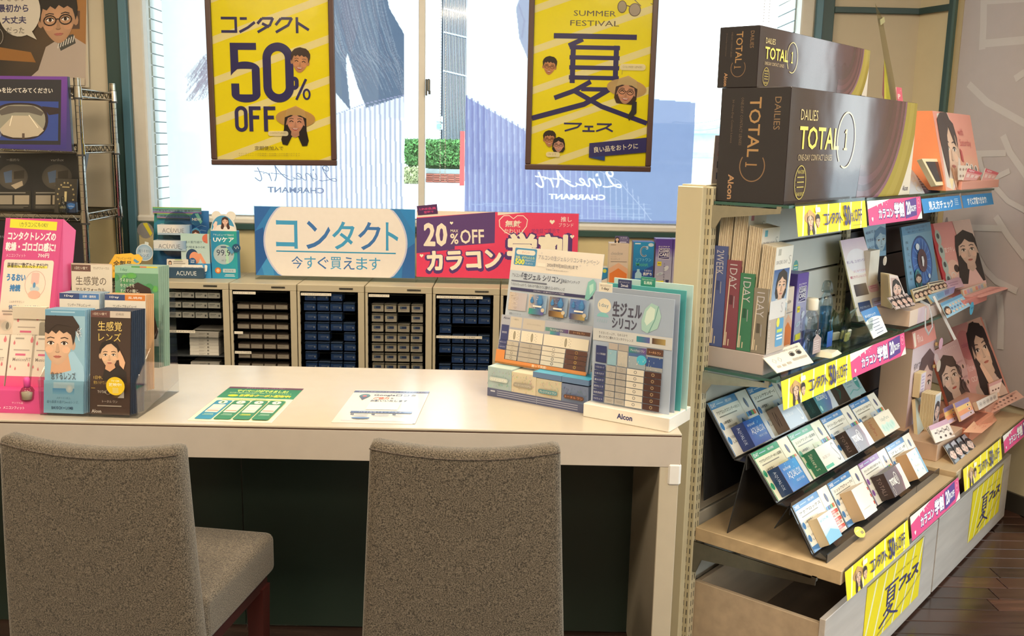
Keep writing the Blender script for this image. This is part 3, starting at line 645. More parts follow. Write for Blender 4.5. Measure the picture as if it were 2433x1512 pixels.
# ================================================================== upholstered chairs
FAB = (84, 75, 63)
def chair(loc, rz, label):
    t = thing('upholstered_chair', label, 'chair', loc, rz, 'upholstered chairs at the counter')
    # local frame: rear face of the back looks to -y, seat runs to +y
    mb = MB(); nx, nz = 14, 16; th = .052; V = []
    def P(i, j, side):
        s = i/nx*2-1; zf = j/nz; z = .12 + zf*(.815-.12)
        hw = .216 - .030*max(0, (z-.2)/.62)
        zz = z + zf**6 * (-.015*(1-s*s) + .004)
        y = -.012*(1-s*s)*zf + .03*(1-zf)**2
        y += .10*(1-zf)*0
        e = .012
        if side: y += th
        if abs(s) > .99: hw -= e*.0
        return (s*hw, y, zz)
    idx = {}
    def gi(i, j, sd):
        if (i,j,sd) not in idx: idx[(i,j,sd)] = len(V); V.append(P(i,j,sd))
        return idx[(i,j,sd)]
    F = []
    for i in range(nx):
        for j in range(nz):
            F.append((gi(i,j,0), gi(i+1,j,0), gi(i+1,j+1,0), gi(i,j+1,0))); F.append((gi(i,j,1), gi(i,j+1,1), gi(i+1,j+1,1), gi(i+1,j,1)))
        F.append((gi(i,nz,0), gi(i+1,nz,0), gi(i+1,nz,1), gi(i,nz,1))); F.append((gi(i,0,0), gi(i,0,1), gi(i+1,0,1), gi(i+1,0,0)))
    for j in range(nz):
        F.append((gi(0,j,0), gi(0,j+1,0), gi(0,j+1,1), gi(0,j,1))); F.append((gi(nx,j,0), gi(nx,j,1), gi(nx,j+1,1), gi(nx,j+1,0)))
    mb.add(V, F, FAB, 'fabric'); put('backrest', mb, t, smooth=True, bevel=.014)
    mb = MB(); pts = [Vector(P(i, nz, 0)) + Vector((0, .003, -.013)) for i in range(nx+1)]
    mb.tube([p + Vector((0, -.0035, 0)) for p in pts], .0016, (78, 66, 55), 'fabric', 5); put('seam', mb, t)
    mb = MB(); mb.hexa([(x, y, z) for z in (.388, .487) for y in (.052, .41) for x in (-.205, .205)], FAB, 'fabric'); o = put('seat', mb, t, bevel=.018); o.modifiers[0].segments = 4; o.data.polygons.foreach_set('use_smooth', [False]*6)
    mb = MB(); mb.box(-.19, .19, .07, .39, .358, .389, '3a1411', 'satin'); put('seat_frame', mb, t)
    for sx in (-1, 1):
        for y in (.09, .37):
            m2 = MB(); m2.hexa([(sx*.175+a*q, y+b*q, z) for z, q in ((0,.013), (.365,.021)) for b in (-1,1) for a in (-1,1)], '4a1512', 'satin'); put('leg', m2, t)
    return t
chair((-.083, 1.80, 0), .0, 'grey brown upholstered chair standing alone at the middle of the counter, back to viewer')
chair((-.806, 1.765, 0), -.15, 'grey brown upholstered chair at the left, its seat and dark red leg in view')

# ================================================================== drawer cabinets behind the counter
CF = 3.88; CB = 4.205; CTOP = .81; PX = .2765; CL0 = -1.424
CABN = ['leftmost', 'second', 'third', 'fourth', 'fifth', 'sixth', 'seventh', 'eighth']
def opening(i): x = CL0 + i*PX; return x + .012, x + .012 + .236
body_me = None
def carton_me(kind):
    mb = MB()
    if kind == 'navy':
        mb.box(-.0235, .0235, 0, .06, 0, .032, '4068a8', 'satin', top='8ea4c8'); cv = mb.front(-.0235, .0235, -.0003, 0, .032, 52, 32)
        cv.rect(0, 0, 52, 32, '3f6cb4', '34589c'); cv.rect(12, 14, 26, 3, '8fa3c4'); cv.rect(12, 20, 20, 2, '7d92b6'); cv.rect(40, 15, 7, 8, 'b9c4d4')
    elif kind == 'white':
        mb.box(-.0235, .0235, 0, .06, 0, .032, 'd8d2c6', 'satin'); cv = mb.front(-.0235, .0235, -.0003, 0, .032, 52, 32)
        cv.rect(0, 0, 52, 32, 'f8f0de'); cv.rect(9, 9, 30, 11, '4d6293'); cv.ell(14, 14, 4, 4, '8fb0c8', n=8); cv.rect(14, 24, 22, 1.5, 'a8a196')
    elif kind == 'pale':
        mb.box(-.0245, .0245, 0, .06, 0, .022, 'c4c9c6', 'satin'); cv = mb.front(-.0245, .0245, -.0003, 0, .022, 54, 22)
        cv.rect(0, 0, 54, 22, 'ecece2'); cv.rect(5, 5, 26, 3, '9aa09c'); cv.rect(5, 11, 20, 2, 'a8aea9'); cv.rect(42, 8, 7, 8, '6b6f6c')
    else:
        mb.box(-.0245, .0245, 0, .06, 0, .020, '9a8a80', 'satin', top='8a7a70'); cv = mb.front(-.0245, .0245, -.0003, 0, .020, 54, 20)
        cv.rect(2, 3, 50, 14, 'ece2d0'); cv.rect(6, 8, 30, 1.5, 'a59a8e')
    return mb.mesh('lens_carton')
CM = {k_: carton_me(k_) for k_ in ('navy', 'white', 'pale', 'taupe')}
dm = MB(); dm.box(0, .236, .007, .008, .004, .034, 'f0f0f0', 'smoke'); dm.box(0, .236, .006, .30, .0005, .0015, 'dcdee0', 'smoke')
dm.box(0, .236, .001, .010, .0335, .0365, 'd9d8d2', 'acrylic'); dm.box(0, .012, .0, .008, .030, .040, 'c9cbca', 'acrylic'); dm.box(.224, .236, .0, .008, .030, .040, 'c9cbca', 'acrylic')
DM = dm.mesh('drawer')
HL = MB(); HL.box(.012, .225, -.001, .001, .0345, .0362, 'd8d4cc', 'chrome'); HLM = HL.mesh('edge_highlight')  # bright strip standing in for the highlight along the clear drawer lip
LAB = {0: {4: '1DSモイスチャー 12UV'}, 1: {0: 'デイリーズトータルワン', 4: '', 6: 'シンシア1Day'}, 2: {0: 'アクアロックスワンデーUVシン'}, 3: {0: '1Dayシードピュア'}, 4: {0: 'アクアロックスワンデーUVシン乱視用－0.75', 4: 'アクアロックスワンデーUVシン乱視用－1.25'}}
KIND = ['pale', 'taupe', 'navy', 'white', 'navy', 'white', 'pale', 'navy']
WORD = {'navy': 'small navy', 'white': 'small white-blue', 'pale': 'small pale grey', 'taupe': 'small beige'}
GAPS = {(1,0): (0,1,2,3), (2,0): (3,), (2,2): (3,), (2,4): (2,), (2,6): (1,), (3,1): (), (3,2): (2,), (4,3): (1,2,3), (4,6): (0,), (3,0): (0,1,2,3)}
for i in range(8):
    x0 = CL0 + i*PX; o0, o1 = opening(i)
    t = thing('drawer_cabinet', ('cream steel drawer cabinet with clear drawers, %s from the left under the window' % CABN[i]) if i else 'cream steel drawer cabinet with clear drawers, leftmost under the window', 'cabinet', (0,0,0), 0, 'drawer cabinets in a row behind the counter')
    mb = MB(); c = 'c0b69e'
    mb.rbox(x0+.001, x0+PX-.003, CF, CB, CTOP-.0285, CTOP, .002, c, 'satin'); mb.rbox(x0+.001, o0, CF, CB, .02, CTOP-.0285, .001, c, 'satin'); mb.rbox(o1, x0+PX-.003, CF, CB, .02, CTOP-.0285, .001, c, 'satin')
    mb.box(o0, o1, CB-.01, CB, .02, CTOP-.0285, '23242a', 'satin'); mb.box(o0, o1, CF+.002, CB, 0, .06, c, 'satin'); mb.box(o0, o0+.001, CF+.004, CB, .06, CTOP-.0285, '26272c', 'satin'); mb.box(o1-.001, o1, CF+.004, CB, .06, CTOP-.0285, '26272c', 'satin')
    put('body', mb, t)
    mb = MB(); mb.rbox(x0+.172, x0+.228, CF-.0012, CF, CTOP-.018, CTOP-.010, .0004, 'a3a199', 'metal'); cv = mb.front(x0+.172, x0+.228, CF-.0014, CTOP-.018, CTOP-.010, 56, 8); cv.text('AVANTE V2', 6, 2, 44, 4, '3a3a3a', bold=.02, res=1); put('nameplate', mb, t)
    for d in range(17):
        zt = CTOP-.0285 - .0415*(d+1)
        if i == 0 and d in (3, 5, 6): continue
        dr = put('drawer', DM, t, loc=(o0, CF, zt)); put('edge_highlight', HLM, dr, loc=(0, 0, 0))
        if d in LAB.get(i, {}):
            s = LAB[i][d]; wl = min(.225, .008*max(len(s), 4) + .004)
            mb = MB(); mb.box(.004, .004+wl, -.0018, -.0013, .0255, .0365, 'ece6d8', 'paper'); cv = mb.front(.004, .004+wl, -.002, .0255, .0365, wl*1000, 11)
            if s: cv.text(s, 3, 2.5, wl*1000-6, 6, '4a4540', res=1)
            put('drawer_label', mb, dr)
        if d > 7: continue
        for q in range(4):
            if q in GAPS.get((i, d), ()): continue
            if i == 0 and d > 2: continue
            xx = o0 + .038 + q*.0535 + R.uniform(-.002, .002)
            o = bpy.data.objects.new('lens_carton', CM[KIND[i]]); COL.objects.link(o); o.location = (xx, CF+.013 + R.uniform(0, .003), zt+.0035)
            props(o, '%s lens carton, %s in %s drawer of the %s drawer cabinet' % (WORD[KIND[i]], ORD[q], RANK[d], CABN[i]), 'carton', 'lens cartons in the clear drawers')
    if i == 0:
        for st, zb, n in (('upper', .4995, 7), ('lower', .372, 7)):
            if st == 'upper':
                mb = MB(); mb.box(o0+.001, o1-.001, CF+.02, CB-.02, zb-.004, zb-.0005, '3f4448', 'satin'); put('inner_shelf', mb, t)
            else:
                mb = MB(); mb.box(o0+.001, o1-.001, CF+.02, CB-.02, zb-.004, zb-.0005, '3f4448', 'satin'); put('inner_shelf', mb, t)
            for q in range(n):
                mb = MB(); mb.rbox(o0+.085, o0+.205, CF+.03, CF+.19, 0, .0135, .0006, 'ddd9d0', 'paper'); cv = mb.front(o0+.085, o0+.205, CF+.0298, 0, .0135, 120, 13.5)
                cv.rect(72, 3.5, 8, 7, '8b8880'); cv.rect(38, 4.5, 28, 2, 'b4b0a6'); cv.rect(38, 8.5, 20, 1.6, 'b4b0a6')
                put('flat_lens_pack', mb, None, 'flat white lens pack, %s from the top of the %s pile in the leftmost cabinet' % (['first','second','third','fourth','fifth','sixth','seventh'][n-1-q], st), 'pack', 'flat white packs in the leftmost cabinet', loc=(R.uniform(-.001,.001), 0, zb+q*.0141))

# ================================================================== shelving gondola (local frame: x along the bays, -y to the front)
gl = (GO.x, GO.y, 0)
g = thing('shelving_rack', 'cream slotted shelving rack with slatted back beside the counter', 'shelving', gl, GA)
GH = 1.30
mb = MB(); mb.rbox(-.040, -.018, -.008, .064, 0, GH, .002, 'c4ba9c', 'satin'); put('end_panel', mb, g)
def upright(u):
    mb = MB(); mb.rbox(u-.018, u+.010, -.024, .002, 0, GH, .0015, 'c0b698', 'satin')
    n = int(GH/.0254)
    for r_ in range(n):
        z = .03 + r_*.025
        if z > GH-.02: break
        for y in (-.018, -.0085): mb.box(u-.0184, u-.0179, y, y+.0028, z, z+.015, '4a463e', 'plastic')
        for q in (u-.011, u+.0005): mb.box(q, q+.0028, -.0244, -.0239, z, z+.015, '4a463e', 'plastic')
    put('upright', mb, g)
for u in (0, .90, 1.79): upright(u)
mb = MB(); mb.rbox(-.018, 1.78, -.004, .064, GH-.006, GH+.004, .001, 'c4ba9c', 'satin'); put('top_cap', mb, g)
mb = MB(); mb.box(-.016, 1.80, .012, .03, .02, GH-.006, '2a2a2c', 'plastic'); put('back_board', mb, g)
for b, (u0, u1) in enumerate(((.012, .880), (.912, 1.770))):
    z = .03
    while z < GH-.03:
        h = .094; z1 = min(z+h, GH-.008); dark = b == 1 or .50 < z < .80
        mb = MB(); mb.rbox(u0, u1, -.006, .012, z, z1, .0012, '3c3c43' if b == 1 else 'c9c9c4', 'satin'); put('slat', mb, g, 'charcoal slat' if b else None); z += .1005
# brackets
def bracket(u, z, d, h, c='b9b6a8'):
    mb = MB(); mb.prism([(u-.017,-.022,z), (u-.017,-.022,z-h*1.9), (u-.017,-.034,z-h*1.9), (u-.017,-.05,z-h), (u-.017,-d,z-h*.35), (u-.017,-d,z)], (.003, 0, 0), c, 'metal')
    mb.box(u-.019, u-.008, -d-.002, -d+.01, z-.004, z+.006, c, 'metal'); put('bracket', mb, g)
for z, d, h in ((1.2555, .205, .030), (.8305, .205, .030), (.3665, .36, .045), (.3665, .36, .045)):
    for u in (0, .9): bracket(u + (.004 if h > .04 else 0), z, d, h)
def shelf(name, u0, u1, z0, z1, d, c, m, label, gr):
    mb = MB(); mb.rbox(u0, u1, -d, -.024, z0, z1, .001, c, m, ) ; return new(name, label, 'shelf', mb, 0, 0, 0)
GLS = (172, 205, 196)
def gshelf(u0, u1, z, label):
    t = thing('glass_shelf', label, 'shelf', G(u0, 0, z-.007), GA, 'glass shelves of the rack')
    mb = MB(); mb.box(0, u1-u0, -.222, -.026, 0, .007, 'dcebe6', 'acrylic'); put('glass_plate', mb, t)
    mb = MB(); mb.box(0, u1-u0, -.2225, -.222, 0, .007, '2f5a50', 'satin'); mb.box(-.0005, 0, -.222, -.026, 0, .007, '2f5a50', 'satin'); put('polished_edge', mb, t, 'dark green glass edge')
gshelf(-.012, .893, 1.265, 'glass shelf under the two big dark lens boxes'); gshelf(.903, 1.78, 1.265, 'glass shelf under the orange portrait display and small monitor')
gshelf(-.012, .893, .841, 'glass shelf under the bottles and tall leaflet holder'); gshelf(.903, 1.78, .841, 'glass shelf under the blue eye display and photo leaflets')
for u0, u1, z, lb in ((-.008, .893, .405, 'pale wooden shelf under the black tiered stand'), (.903, 1.79, .420, 'pale wooden shelf under the pink portrait displays')):
    mb = MB(); mb.rbox(u0, u1, -.42, -.024, z-.036, z, .0015, 'bfa784', 'wood'); new('wooden_shelf', lb, 'shelf', mb, 0, 0, 0)
# storage drawers
def storage(u0, u1, label):
    t = thing('storage_drawer', label, 'drawer', G(u0, .02, .012), GA, 'open drawers below the shelves'); W = u1-u0; H = .245; D = .35
    def bx(n, *a, c='b9a58d', lab=None): mb = MB(); mb.rbox(*a, .0012, c, 'wood'); return put(n, mb, t, lab)
    bx('side_panel', 0, .014, -D, 0, 0, H-.012); bx('side_panel', W-.014, W, -D, 0, 0, H-.012); bx('back_panel', .014, W-.014, -.014, 0, 0, H-.012); bx('bottom_panel', .014, W-.014, -D, -.014, .0, .012, c='77685a')
    f = bx('front_panel', -.004, W+.004, -D-.016, -D, -.002, H+.004, c='c4bcb6', lab='pale grey front panel')
storage(.012, .885, 'open wooden drawer box with a yellow poster, nearest the counter'); storage(.905, 1.775, 'open wooden drawer box with a yellow poster, farther from the counter')

# ================================================================== wire rack at the left
rk = thing('wire_rack', 'chromed wire shelving rack against the left wall panel', 'rack', (0,0,0))
RX = -1.69; RXL = -2.55; RF = 3.78; RB = 4.15
for x, y in ((RX+.016, RF), (RX, RB), (RXL, RF), (RXL, RB)):
    mb = MB(); mb.cyl((x, y, 0), (x, y, 1.605), .0125, c='b9b4aa', m='chrome', n=14)
    z = .1
    while z < 1.6:
        mb.cyl((x, y, z), (x, y, z+.0015), .0127, c='6a665e', m='metal', n=14); z += .025
    p = put('post', mb, rk)
for z in (1.565, 1.350, 1.085, .78, .2):
    mb = MB()
    for (ax, ay), (bx_, by) in (((RX+.012, RF), (RX, RB)), ((RX, RB), (RXL, RB)), ((RXL, RB), (RXL, RF)), ((RXL, RF), (RX+.012, RF))):
        a = Vector((ax, ay, z)); b = Vector((bx_, by, z)); L = (b-a).length; n = int(L/.045)
        mb.cyl(a, b, .0032, c='b9b4aa', m='chrome', n=6); mb.cyl(a - Vector((0,0,.028)), b - Vector((0,0,.028)), .0032, c='b9b4aa', m='chrome', n=6)
        mb.tube([a + (b-a)*(q/(2*n)) - Vector((0,0,.028 if q % 2 else 0)) for q in range(2*n+1)], .0022, 'b9b4aa', 'chrome', 5)
    n = 34
    for q in range(1, n): y = RF + (RB-RF)*q/n; mb.cyl((RX, y, z-.001), (RXL, y, z-.001), .0014, c='aaa69c', m='chrome', n=4)
    put('wire_shelf', mb, rk)
    for x, y in ((RX+.016, RF), (RX, RB)):
        mb = MB(); mb.cyl((x, y, z-.033), (x, y, z+.008), .0165, .0150, c='b0aba1', m='chrome'); mb.cyl((x, y, z-.040), (x, y, z-.033), .0175, c='2c2b2a'); put('collar', mb, rk)
# ================================================================== prints used several times
NAVY = '3b3670'; YEL = 'f4e01c'
def stripes(cv, n, wdt, c='f6f0b8', slope=-.36, x0=0, gap=None, w=None, h=None, y0=0):
    w = w or cv.w; h = h or cv.h; gap = gap or h/n*1.25
    for i in range(n*2):
        y = y0 + i*gap - w*.1
        P = [(x0, y), (x0+w, y+slope*w), (x0+w, y+slope*w+wdt), (x0, y+wdt)]
        Q = []                                                 # clip to the sheet
        for a, b in zip(P, P[1:]+P[:1]):
            for lim in (0,):
                Q.append(a)
        def clip(poly, inside, cut):
            o = []
            for a, b in zip(poly, poly[1:]+poly[:1]):
                ia, ib = inside(a), inside(b)
                if ia: o.append(a)
                if ia != ib: o.append(cut(a, b))
            return o
        def cy(L): return lambda a, b: (a[0] + (b[0]-a[0])*(L-a[1])/(b[1]-a[1]), L)
        Q = clip(P, lambda p: p[1] >= 0, cy(0))
        if len(Q) > 2: Q = clip(Q, lambda p: p[1] <= h, cy(h))
        if len(Q) > 2: cv.poly(Q, c)
def heart(cv, x, y, s, c):
    cv.poly([(x, y+s*.5), (x-s*.5, y-s*.05), (x-s*.42, y-s*.4), (x-s*.15, y-s*.42), (x, y-s*.2), (x+s*.15, y-s*.42), (x+s*.42, y-s*.4), (x+s*.5, y-s*.05)], c)
def vstripes(cv, n, wd, c='f6f2c4', lean=-.3):
    for i in range(n):
        x = (i+.5)/n*cv.w; L = lean*cv.h/2
        cv.poly([(x-L-wd/2, 0), (x-L+wd/2, 0), (x+L+wd/2, cv.h), (x+L-wd/2, cv.h)], c)
def contact_logo(cv, x, y, w, h, c):                            # the angular kana word
    u = w/5; t = h*.17
    def L(i, pts): cv.line([(x + u*i + a*u*.86, y + b*h) for a, b in pts], t, c)
    L(0, [(0,.08),(.94,.08)]); L(0, [(.94,0),(.94,1)]); L(0, [(0,.92),(.94,.92)])
    L(1, [(.05,.1),(.5,.1)]); L(1, [(0,.95),(.55,.66),(1,.32)])
    L(2, [(.3,.08),(1,.08)]); L(2, [(1,.05),(.8,.5),(0,.95)]); L(2, [(.3,.08),(.0,.42)]); L(2, [(.3,.4),(.75,.62)])
    L(3, [(.35,.08),(1.05,.08)]); L(3, [(1.05,.05),(.8,.5),(0,.95)]); L(3, [(.35,.08),(0,.5)])
    L(4, [(.2,0),(.2,1)]); L(4, [(.25,.35),(.95,.8)])
def natsu(cv, x, y, w, h, c):                                   # the big angular kanji
    def L(pts, t): cv.line([(x + a*w, y + b*h) for a, b in pts], t*h, c)
    L([(.17,.03),(.88,.03)], .055); L([(.42,.06),(.30,.13)], .05)
    L([(.34,.12),(.34,.52)], .055); L([(.71,.12),(.71,.52)], .055)
    for b in (.145, .25, .355, .46): L([(.31,b),(.74,b)], .045)
    L([(.5,.50),(.36,.6),(.19,.68)], .05); L([(.42,.58),(.66,.58)], .045)
    L([(.66,.58),(.45,.74),(0,.9)], .055); L([(.36,.6),(.6,.76),(1,.93)], .05)
def fes(cv, x, y, w, h, c):
    def L(pts, t=.2): cv.line([(x + a*w, y + b*h) for a, b in pts], t*h, c)
    L([(0,.1),(.36,.1)]); L([(.36,.02),(.28,.5),(.02,.95)]); L([(.42,.4),(.6,.4)]); L([(.51,.4),(.51,.92)], .22); L([(.38,.92),(.63,.92)]); L([(.67,.1),(.97,.1)]); L([(.97,.02),(.86,.5),(.66,.92)]); L([(.85,.5),(1,.92)])
def yellow_tag(cv):      # 440 x 70
    cv.rect(0, 0, 440, 70, YEL); vstripes(cv, 6, 9)
    cv.face(76, 34, 40, '3a2a24', style='long', hat=('c9a06a', 'b98f58'), smile=True); cv.face(117, 40, 30, '2c2220', style='short', smile=True)
    cv.rrect(104, 6, 30, 12, 5, 'f4f0e0')
    contact_logo(cv, 152, 24, 116, 27, NAVY); cv.text('50', 280, 8, 40, 50, NAVY, bold=.03); cv.text('%', 324, 27, 20, 24, NAVY, bold=.01); cv.text('OFF', 347, 20, 52, 32, NAVY, bold=.01)
    cv.rect(330, 60, 60, 1.5, 'a89c40')
def pink_tag(cv):        # 440 x 66
    cv.rect(0, 0, 440, 66, 'f3ece6'); cv.poly([(0,22),(175,0),(440,0),(440,42),(395,66),(0,66)], 'e04a86')
    cv.text('カラコン', 78, 25, 118, 27, '5a3a86', bold=.09); cv.text('カラコン', 78, 25, 116, 25, 'ffffff', bold=.035)
    cv.text('学割', 203, 12, 82, 42, '5a3a86', bold=.09); cv.text('学割', 203, 12, 80, 40, 'ffffff', bold=.045)
    cv.poly([(298,8),(398,2),(392,54),(292,60)], '5a3a8c'); cv.text('20', 304, 11, 36, 38, 'ffffff', bold=.03); cv.text('%OFF', 342, 24, 46, 18, 'ffffff', bold=.02)
    heart(cv, 26, 50, 13, 'ffffff'); heart(cv, 70, 14, 9, 'ffffff'); heart(cv, 108, 12, 10, 'ffffff'); cv.ring(416, 20, 14, 14, 1.2, 'f7d0dd', n=14); cv.text('推し', 408, 14, 16, 9, 'f7d0dd', res=1)
    for q in ((130,8),(140,14),(150,7)): cv.ell(q[0], q[1], 1.6, 1.6, 'ffd9e6', n=6)
def hang_tag(design, u, z, label, wd=.226, w=.445, tilt=.012):
    if design in ('y', 'p'): W, H = (440, 70) if design == 'y' else (440, 66)
    else: W, H = 400, 44
    mb = MB(); h = w*H/W; tl = Vector((0, 0, 0)); dn = Vector((0, -tilt, -h))
    mb.add([(0,0,0),(w,0,0),(w,-tilt,-h),(0,-tilt,-h)], [(0,1,2,3)], 'eee8dc', 'paper')
    cv = mb.cv((0, -.0006, 0), (w, 0, 0), dn, W, H, 'paper'); mb.box(0, w, -.0003, .0012, -.004, .009, 'e8e8e4', 'acrylic')
    if design == 'y': yellow_tag(cv)
    elif design == 'p': pink_tag(cv)
    else:
        cv.rect(0, 0, 400, 44, '2f8ad0'); cv.text(design, 60, 10, 250, 26, 'ffffff', bold=.03)
        if 'チェック' in design:
            for q in range(4): cv.rect(330, 10+q*6, 40, 2, 'cfe4f6')
    return new('price_rail_sign', label, 'sign', mb, u, wd, z)
hang_tag('y', .015, 1.262, 'yellow half price strip hanging from the top glass shelf under the big dark box')
hang_tag('p', .475, 1.260, 'pink and purple twenty percent strip hanging from the top glass shelf')
hang_tag('見え方チェック', .93, 1.252, 'blue strip with white lettering hanging from the top glass shelf, beside the pink strip', w=.40)
hang_tag('すぐに確認できます!', 1.35, 1.250, 'blue strip with white lettering at the far right end of the top glass shelf', w=.38)
hang_tag('y', .005, .836, 'yellow half price strip hanging from the middle glass shelf above the lens cards')
hang_tag('p', .445, .836, 'pink and purple twenty percent strip hanging from the middle glass shelf')
hang_tag('y', .000, .402, 'yellow half price strip on the lower wooden shelf edge, nearest the counter', wd=.424)
hang_tag('p', .465, .404, 'pink and purple twenty percent strip on the wooden shelf edge between the two drawers', wd=.424)
hang_tag('y', .955, .417, 'yellow half price strip on the far wooden shelf, above the second drawer', wd=.424)
hang_tag('p', 1.43, .419, 'pink and purple strip at the far right end of the wooden shelf', wd=.424, w=.40)

def drawer_poster(u, w, z, h, label):
    mb = MB(); mb.box(0, w, -.0006, 0, 0, h, YEL, 'paper'); cv = mb.front(0, w, -.0008, 0, h, 460, 300)
    cv.rect(0, 0, 460, 300, YEL); vstripes(cv, 6, 12, lean=-.25); cv.line([(0,0),(460,0)], 7, NAVY)
    natsu(cv, 120, 88, 150, 190, NAVY); fes(cv, 262, 110, 165, 55, NAVY); cv.text('SUMMER FESTIVAL', 215, 62, 190, 9, '8a8038', res=1)
    cv.line([(460,0),(455,180),(350,225),(120,280),(60,300),(0,300)], 3, NAVY)
    new('drawer_poster', label, 'poster', mb, u, .3865, z)
drawer_poster(.285, .465, .055, .195, 'yellow summer poster on the nearest storage drawer front')
drawer_poster(1.27, .40, .060, .190, 'yellow summer poster on the far storage drawer front')

# ================================================================== framed posters hanging in the window
def frame_poster(tl, tr, bl, br, label, paint):
    """corner points; the frame stands off the glass with real depth"""
    t = thing('framed_poster', label, 'poster', bl, 0); o = Vector(bl)
    W = (Vector(br) - o); U = (Vector(tl) - o); U = U.normalized() * .86
    xh = W.normalized(); up = U.normalized(); n = xh.cross(up).normalized(); Wl = W.length; H = U.length; b = .024
    def bar(a0, a1, c0, c1):
        mb = MB()
        for (i0, i1, j0, j1, d, col) in ((a0, a1, c0, c1, .018, '4a2e28'),):
            P = [xh*x + up*z - n*y*-1 for z in (j0, j1) for y in (0, d) for x in (i0, i1)]
            P = [xh*x + up*z + n*y for z in (j0, j1) for y in (d, 0) for x in (i0, i1)]
            mb.hexa(P, col, 'satin')
        put('frame_rail', mb, t, bevel=.004)
    bar(0, Wl, 0, b); bar(0, Wl, H-b, H); bar(0, b, b, H-b); bar(Wl-b, Wl, b, H-b)
    mb = MB(); P = [xh*x + up*z + n*y for z in (b-.004, H-b+.004) for y in (.006, .003) for x in (b-.004, Wl-b+.004)]; mb.hexa(P, 'f0e040', 'poster')
    cv = mb.cv(xh*b + up*(H-b) + n*.0065, xh*(Wl-2*b), -up*(H-2*b), 700, 700*(H-2*b)/(Wl-2*b), 'poster', .00006)
    paint(cv); put('printed_sheet', mb, t)
    mb = MB(); mb.tube([xh*Wl*.5 + up*(H+.35), xh*Wl*.12 + up*H], .0012, '2f2a28', 'plastic', 4); mb.tube([xh*Wl*.5 + up*(H+.35), xh*Wl*.88 + up*H], .0012, '2f2a28', 'plastic', 4); put('hanging_cord', mb, t)
def paint1(cv):
    H = cv.h; cv.rect(0, 0, 700, H, 'f8ec10', 'f6e814'); stripes(cv, 6, 46, 'f6edb0', gap=238, y0=28)
    y = lambda v: H - (397-16-v)*2.36                            # photo row -> sheet row (poster bottom edge)
    cv_y = lambda v: H - (1360-v)*.665
    Y = cv_y; X = lambda v, r: (v - (545 + (r-0)*.068))*.665
    contact_logo(cv, X(640,160), Y(95), 545, 92, NAVY)
    def five(x, y, w, h, t):
        cv.poly([(x,y),(x+w*.9,y),(x+w*.9,y+t*.85),(x+t,y+t*.85),(x+t,y+h*.42),(x+t*.3,y+h*.5),(x,y+h*.55)], NAVY)
        cv.ring(x+w*.5, y+h*.44, w*.5, h*.13, t*.9, NAVY, PI*1.0, PI*2)
        cv.rect(x+w-t, y+h*.44, t, h*.43, NAVY); cv.ring(x+w*.5, y+h*.86, w*.5, h*.14, t, NAVY, 0, PI)
        cv.rect(x, y+h*.68, t, h*.19, NAVY)
    def oval(x, y, w, h, t):
        r = w/2; cv.ring(x+r, y+r, r, r, t, NAVY, PI, 2*PI); cv.ring(x+r, y+h-r, r, r, t, NAVY, 0, PI); cv.rect(x, y+r-1, t, h-2*r+2, NAVY); cv.rect(x+w-t, y+r-1, t, h-2*r+2, NAVY)
    x5 = X(740, 580); five(x5, Y(320), 175, 350, 48); oval(X(1032, 580), Y(315), 185, 352, 50)
    oval(X(1287,700)-6, Y(620)-4, 56, 78, 24); 
    cv.ring(X(1322,680), Y(680), 24, 34, 12, NAVY); cv.ring(X(1437,770), Y(770), 24, 34, 12, NAVY); cv.line([(X(1425,635), Y(635)), (X(1345,820), Y(820))], 15, NAVY)
    oval(X(790, 1000), Y(878), 78, 154, 22)
    for q in (920, 1055): x = X(q, 1000); cv.rect(x, Y(880), 24, 150, NAVY); cv.rect(x, Y(880), 72, 22, NAVY); cv.rect(x, Y(962), 62, 22, NAVY)
    cv.face(X(1367,490), Y(478), 135, '4a3a34', skin='e6a87c', style='short', smile=True, rot=.12)
    cv.face(X(1345,1010), Y(1012), 150, '2c2426', skin='f0b090', style='long', hat=('d8b070', 'c89f5c'), smile=True, rot=.05)
    cv.rrect(X(1098,1115), Y(1100), 124, 30, 14, 'efe4c0'); cv.text('CONTACT LENSES', X(1115,1115), Y(1111), 98, 10, 'a09468', res=1)
    cv.text('定期便加入で', X(980,1250), Y(1236), 175, 26, '6a5c3a')
    for q in (1298, 1316): cv.text('※コンタクトレンズ定期便の初回購入分が対象になります', X(835,q), Y(q), 375, 8, 'b09f3c', res=1)
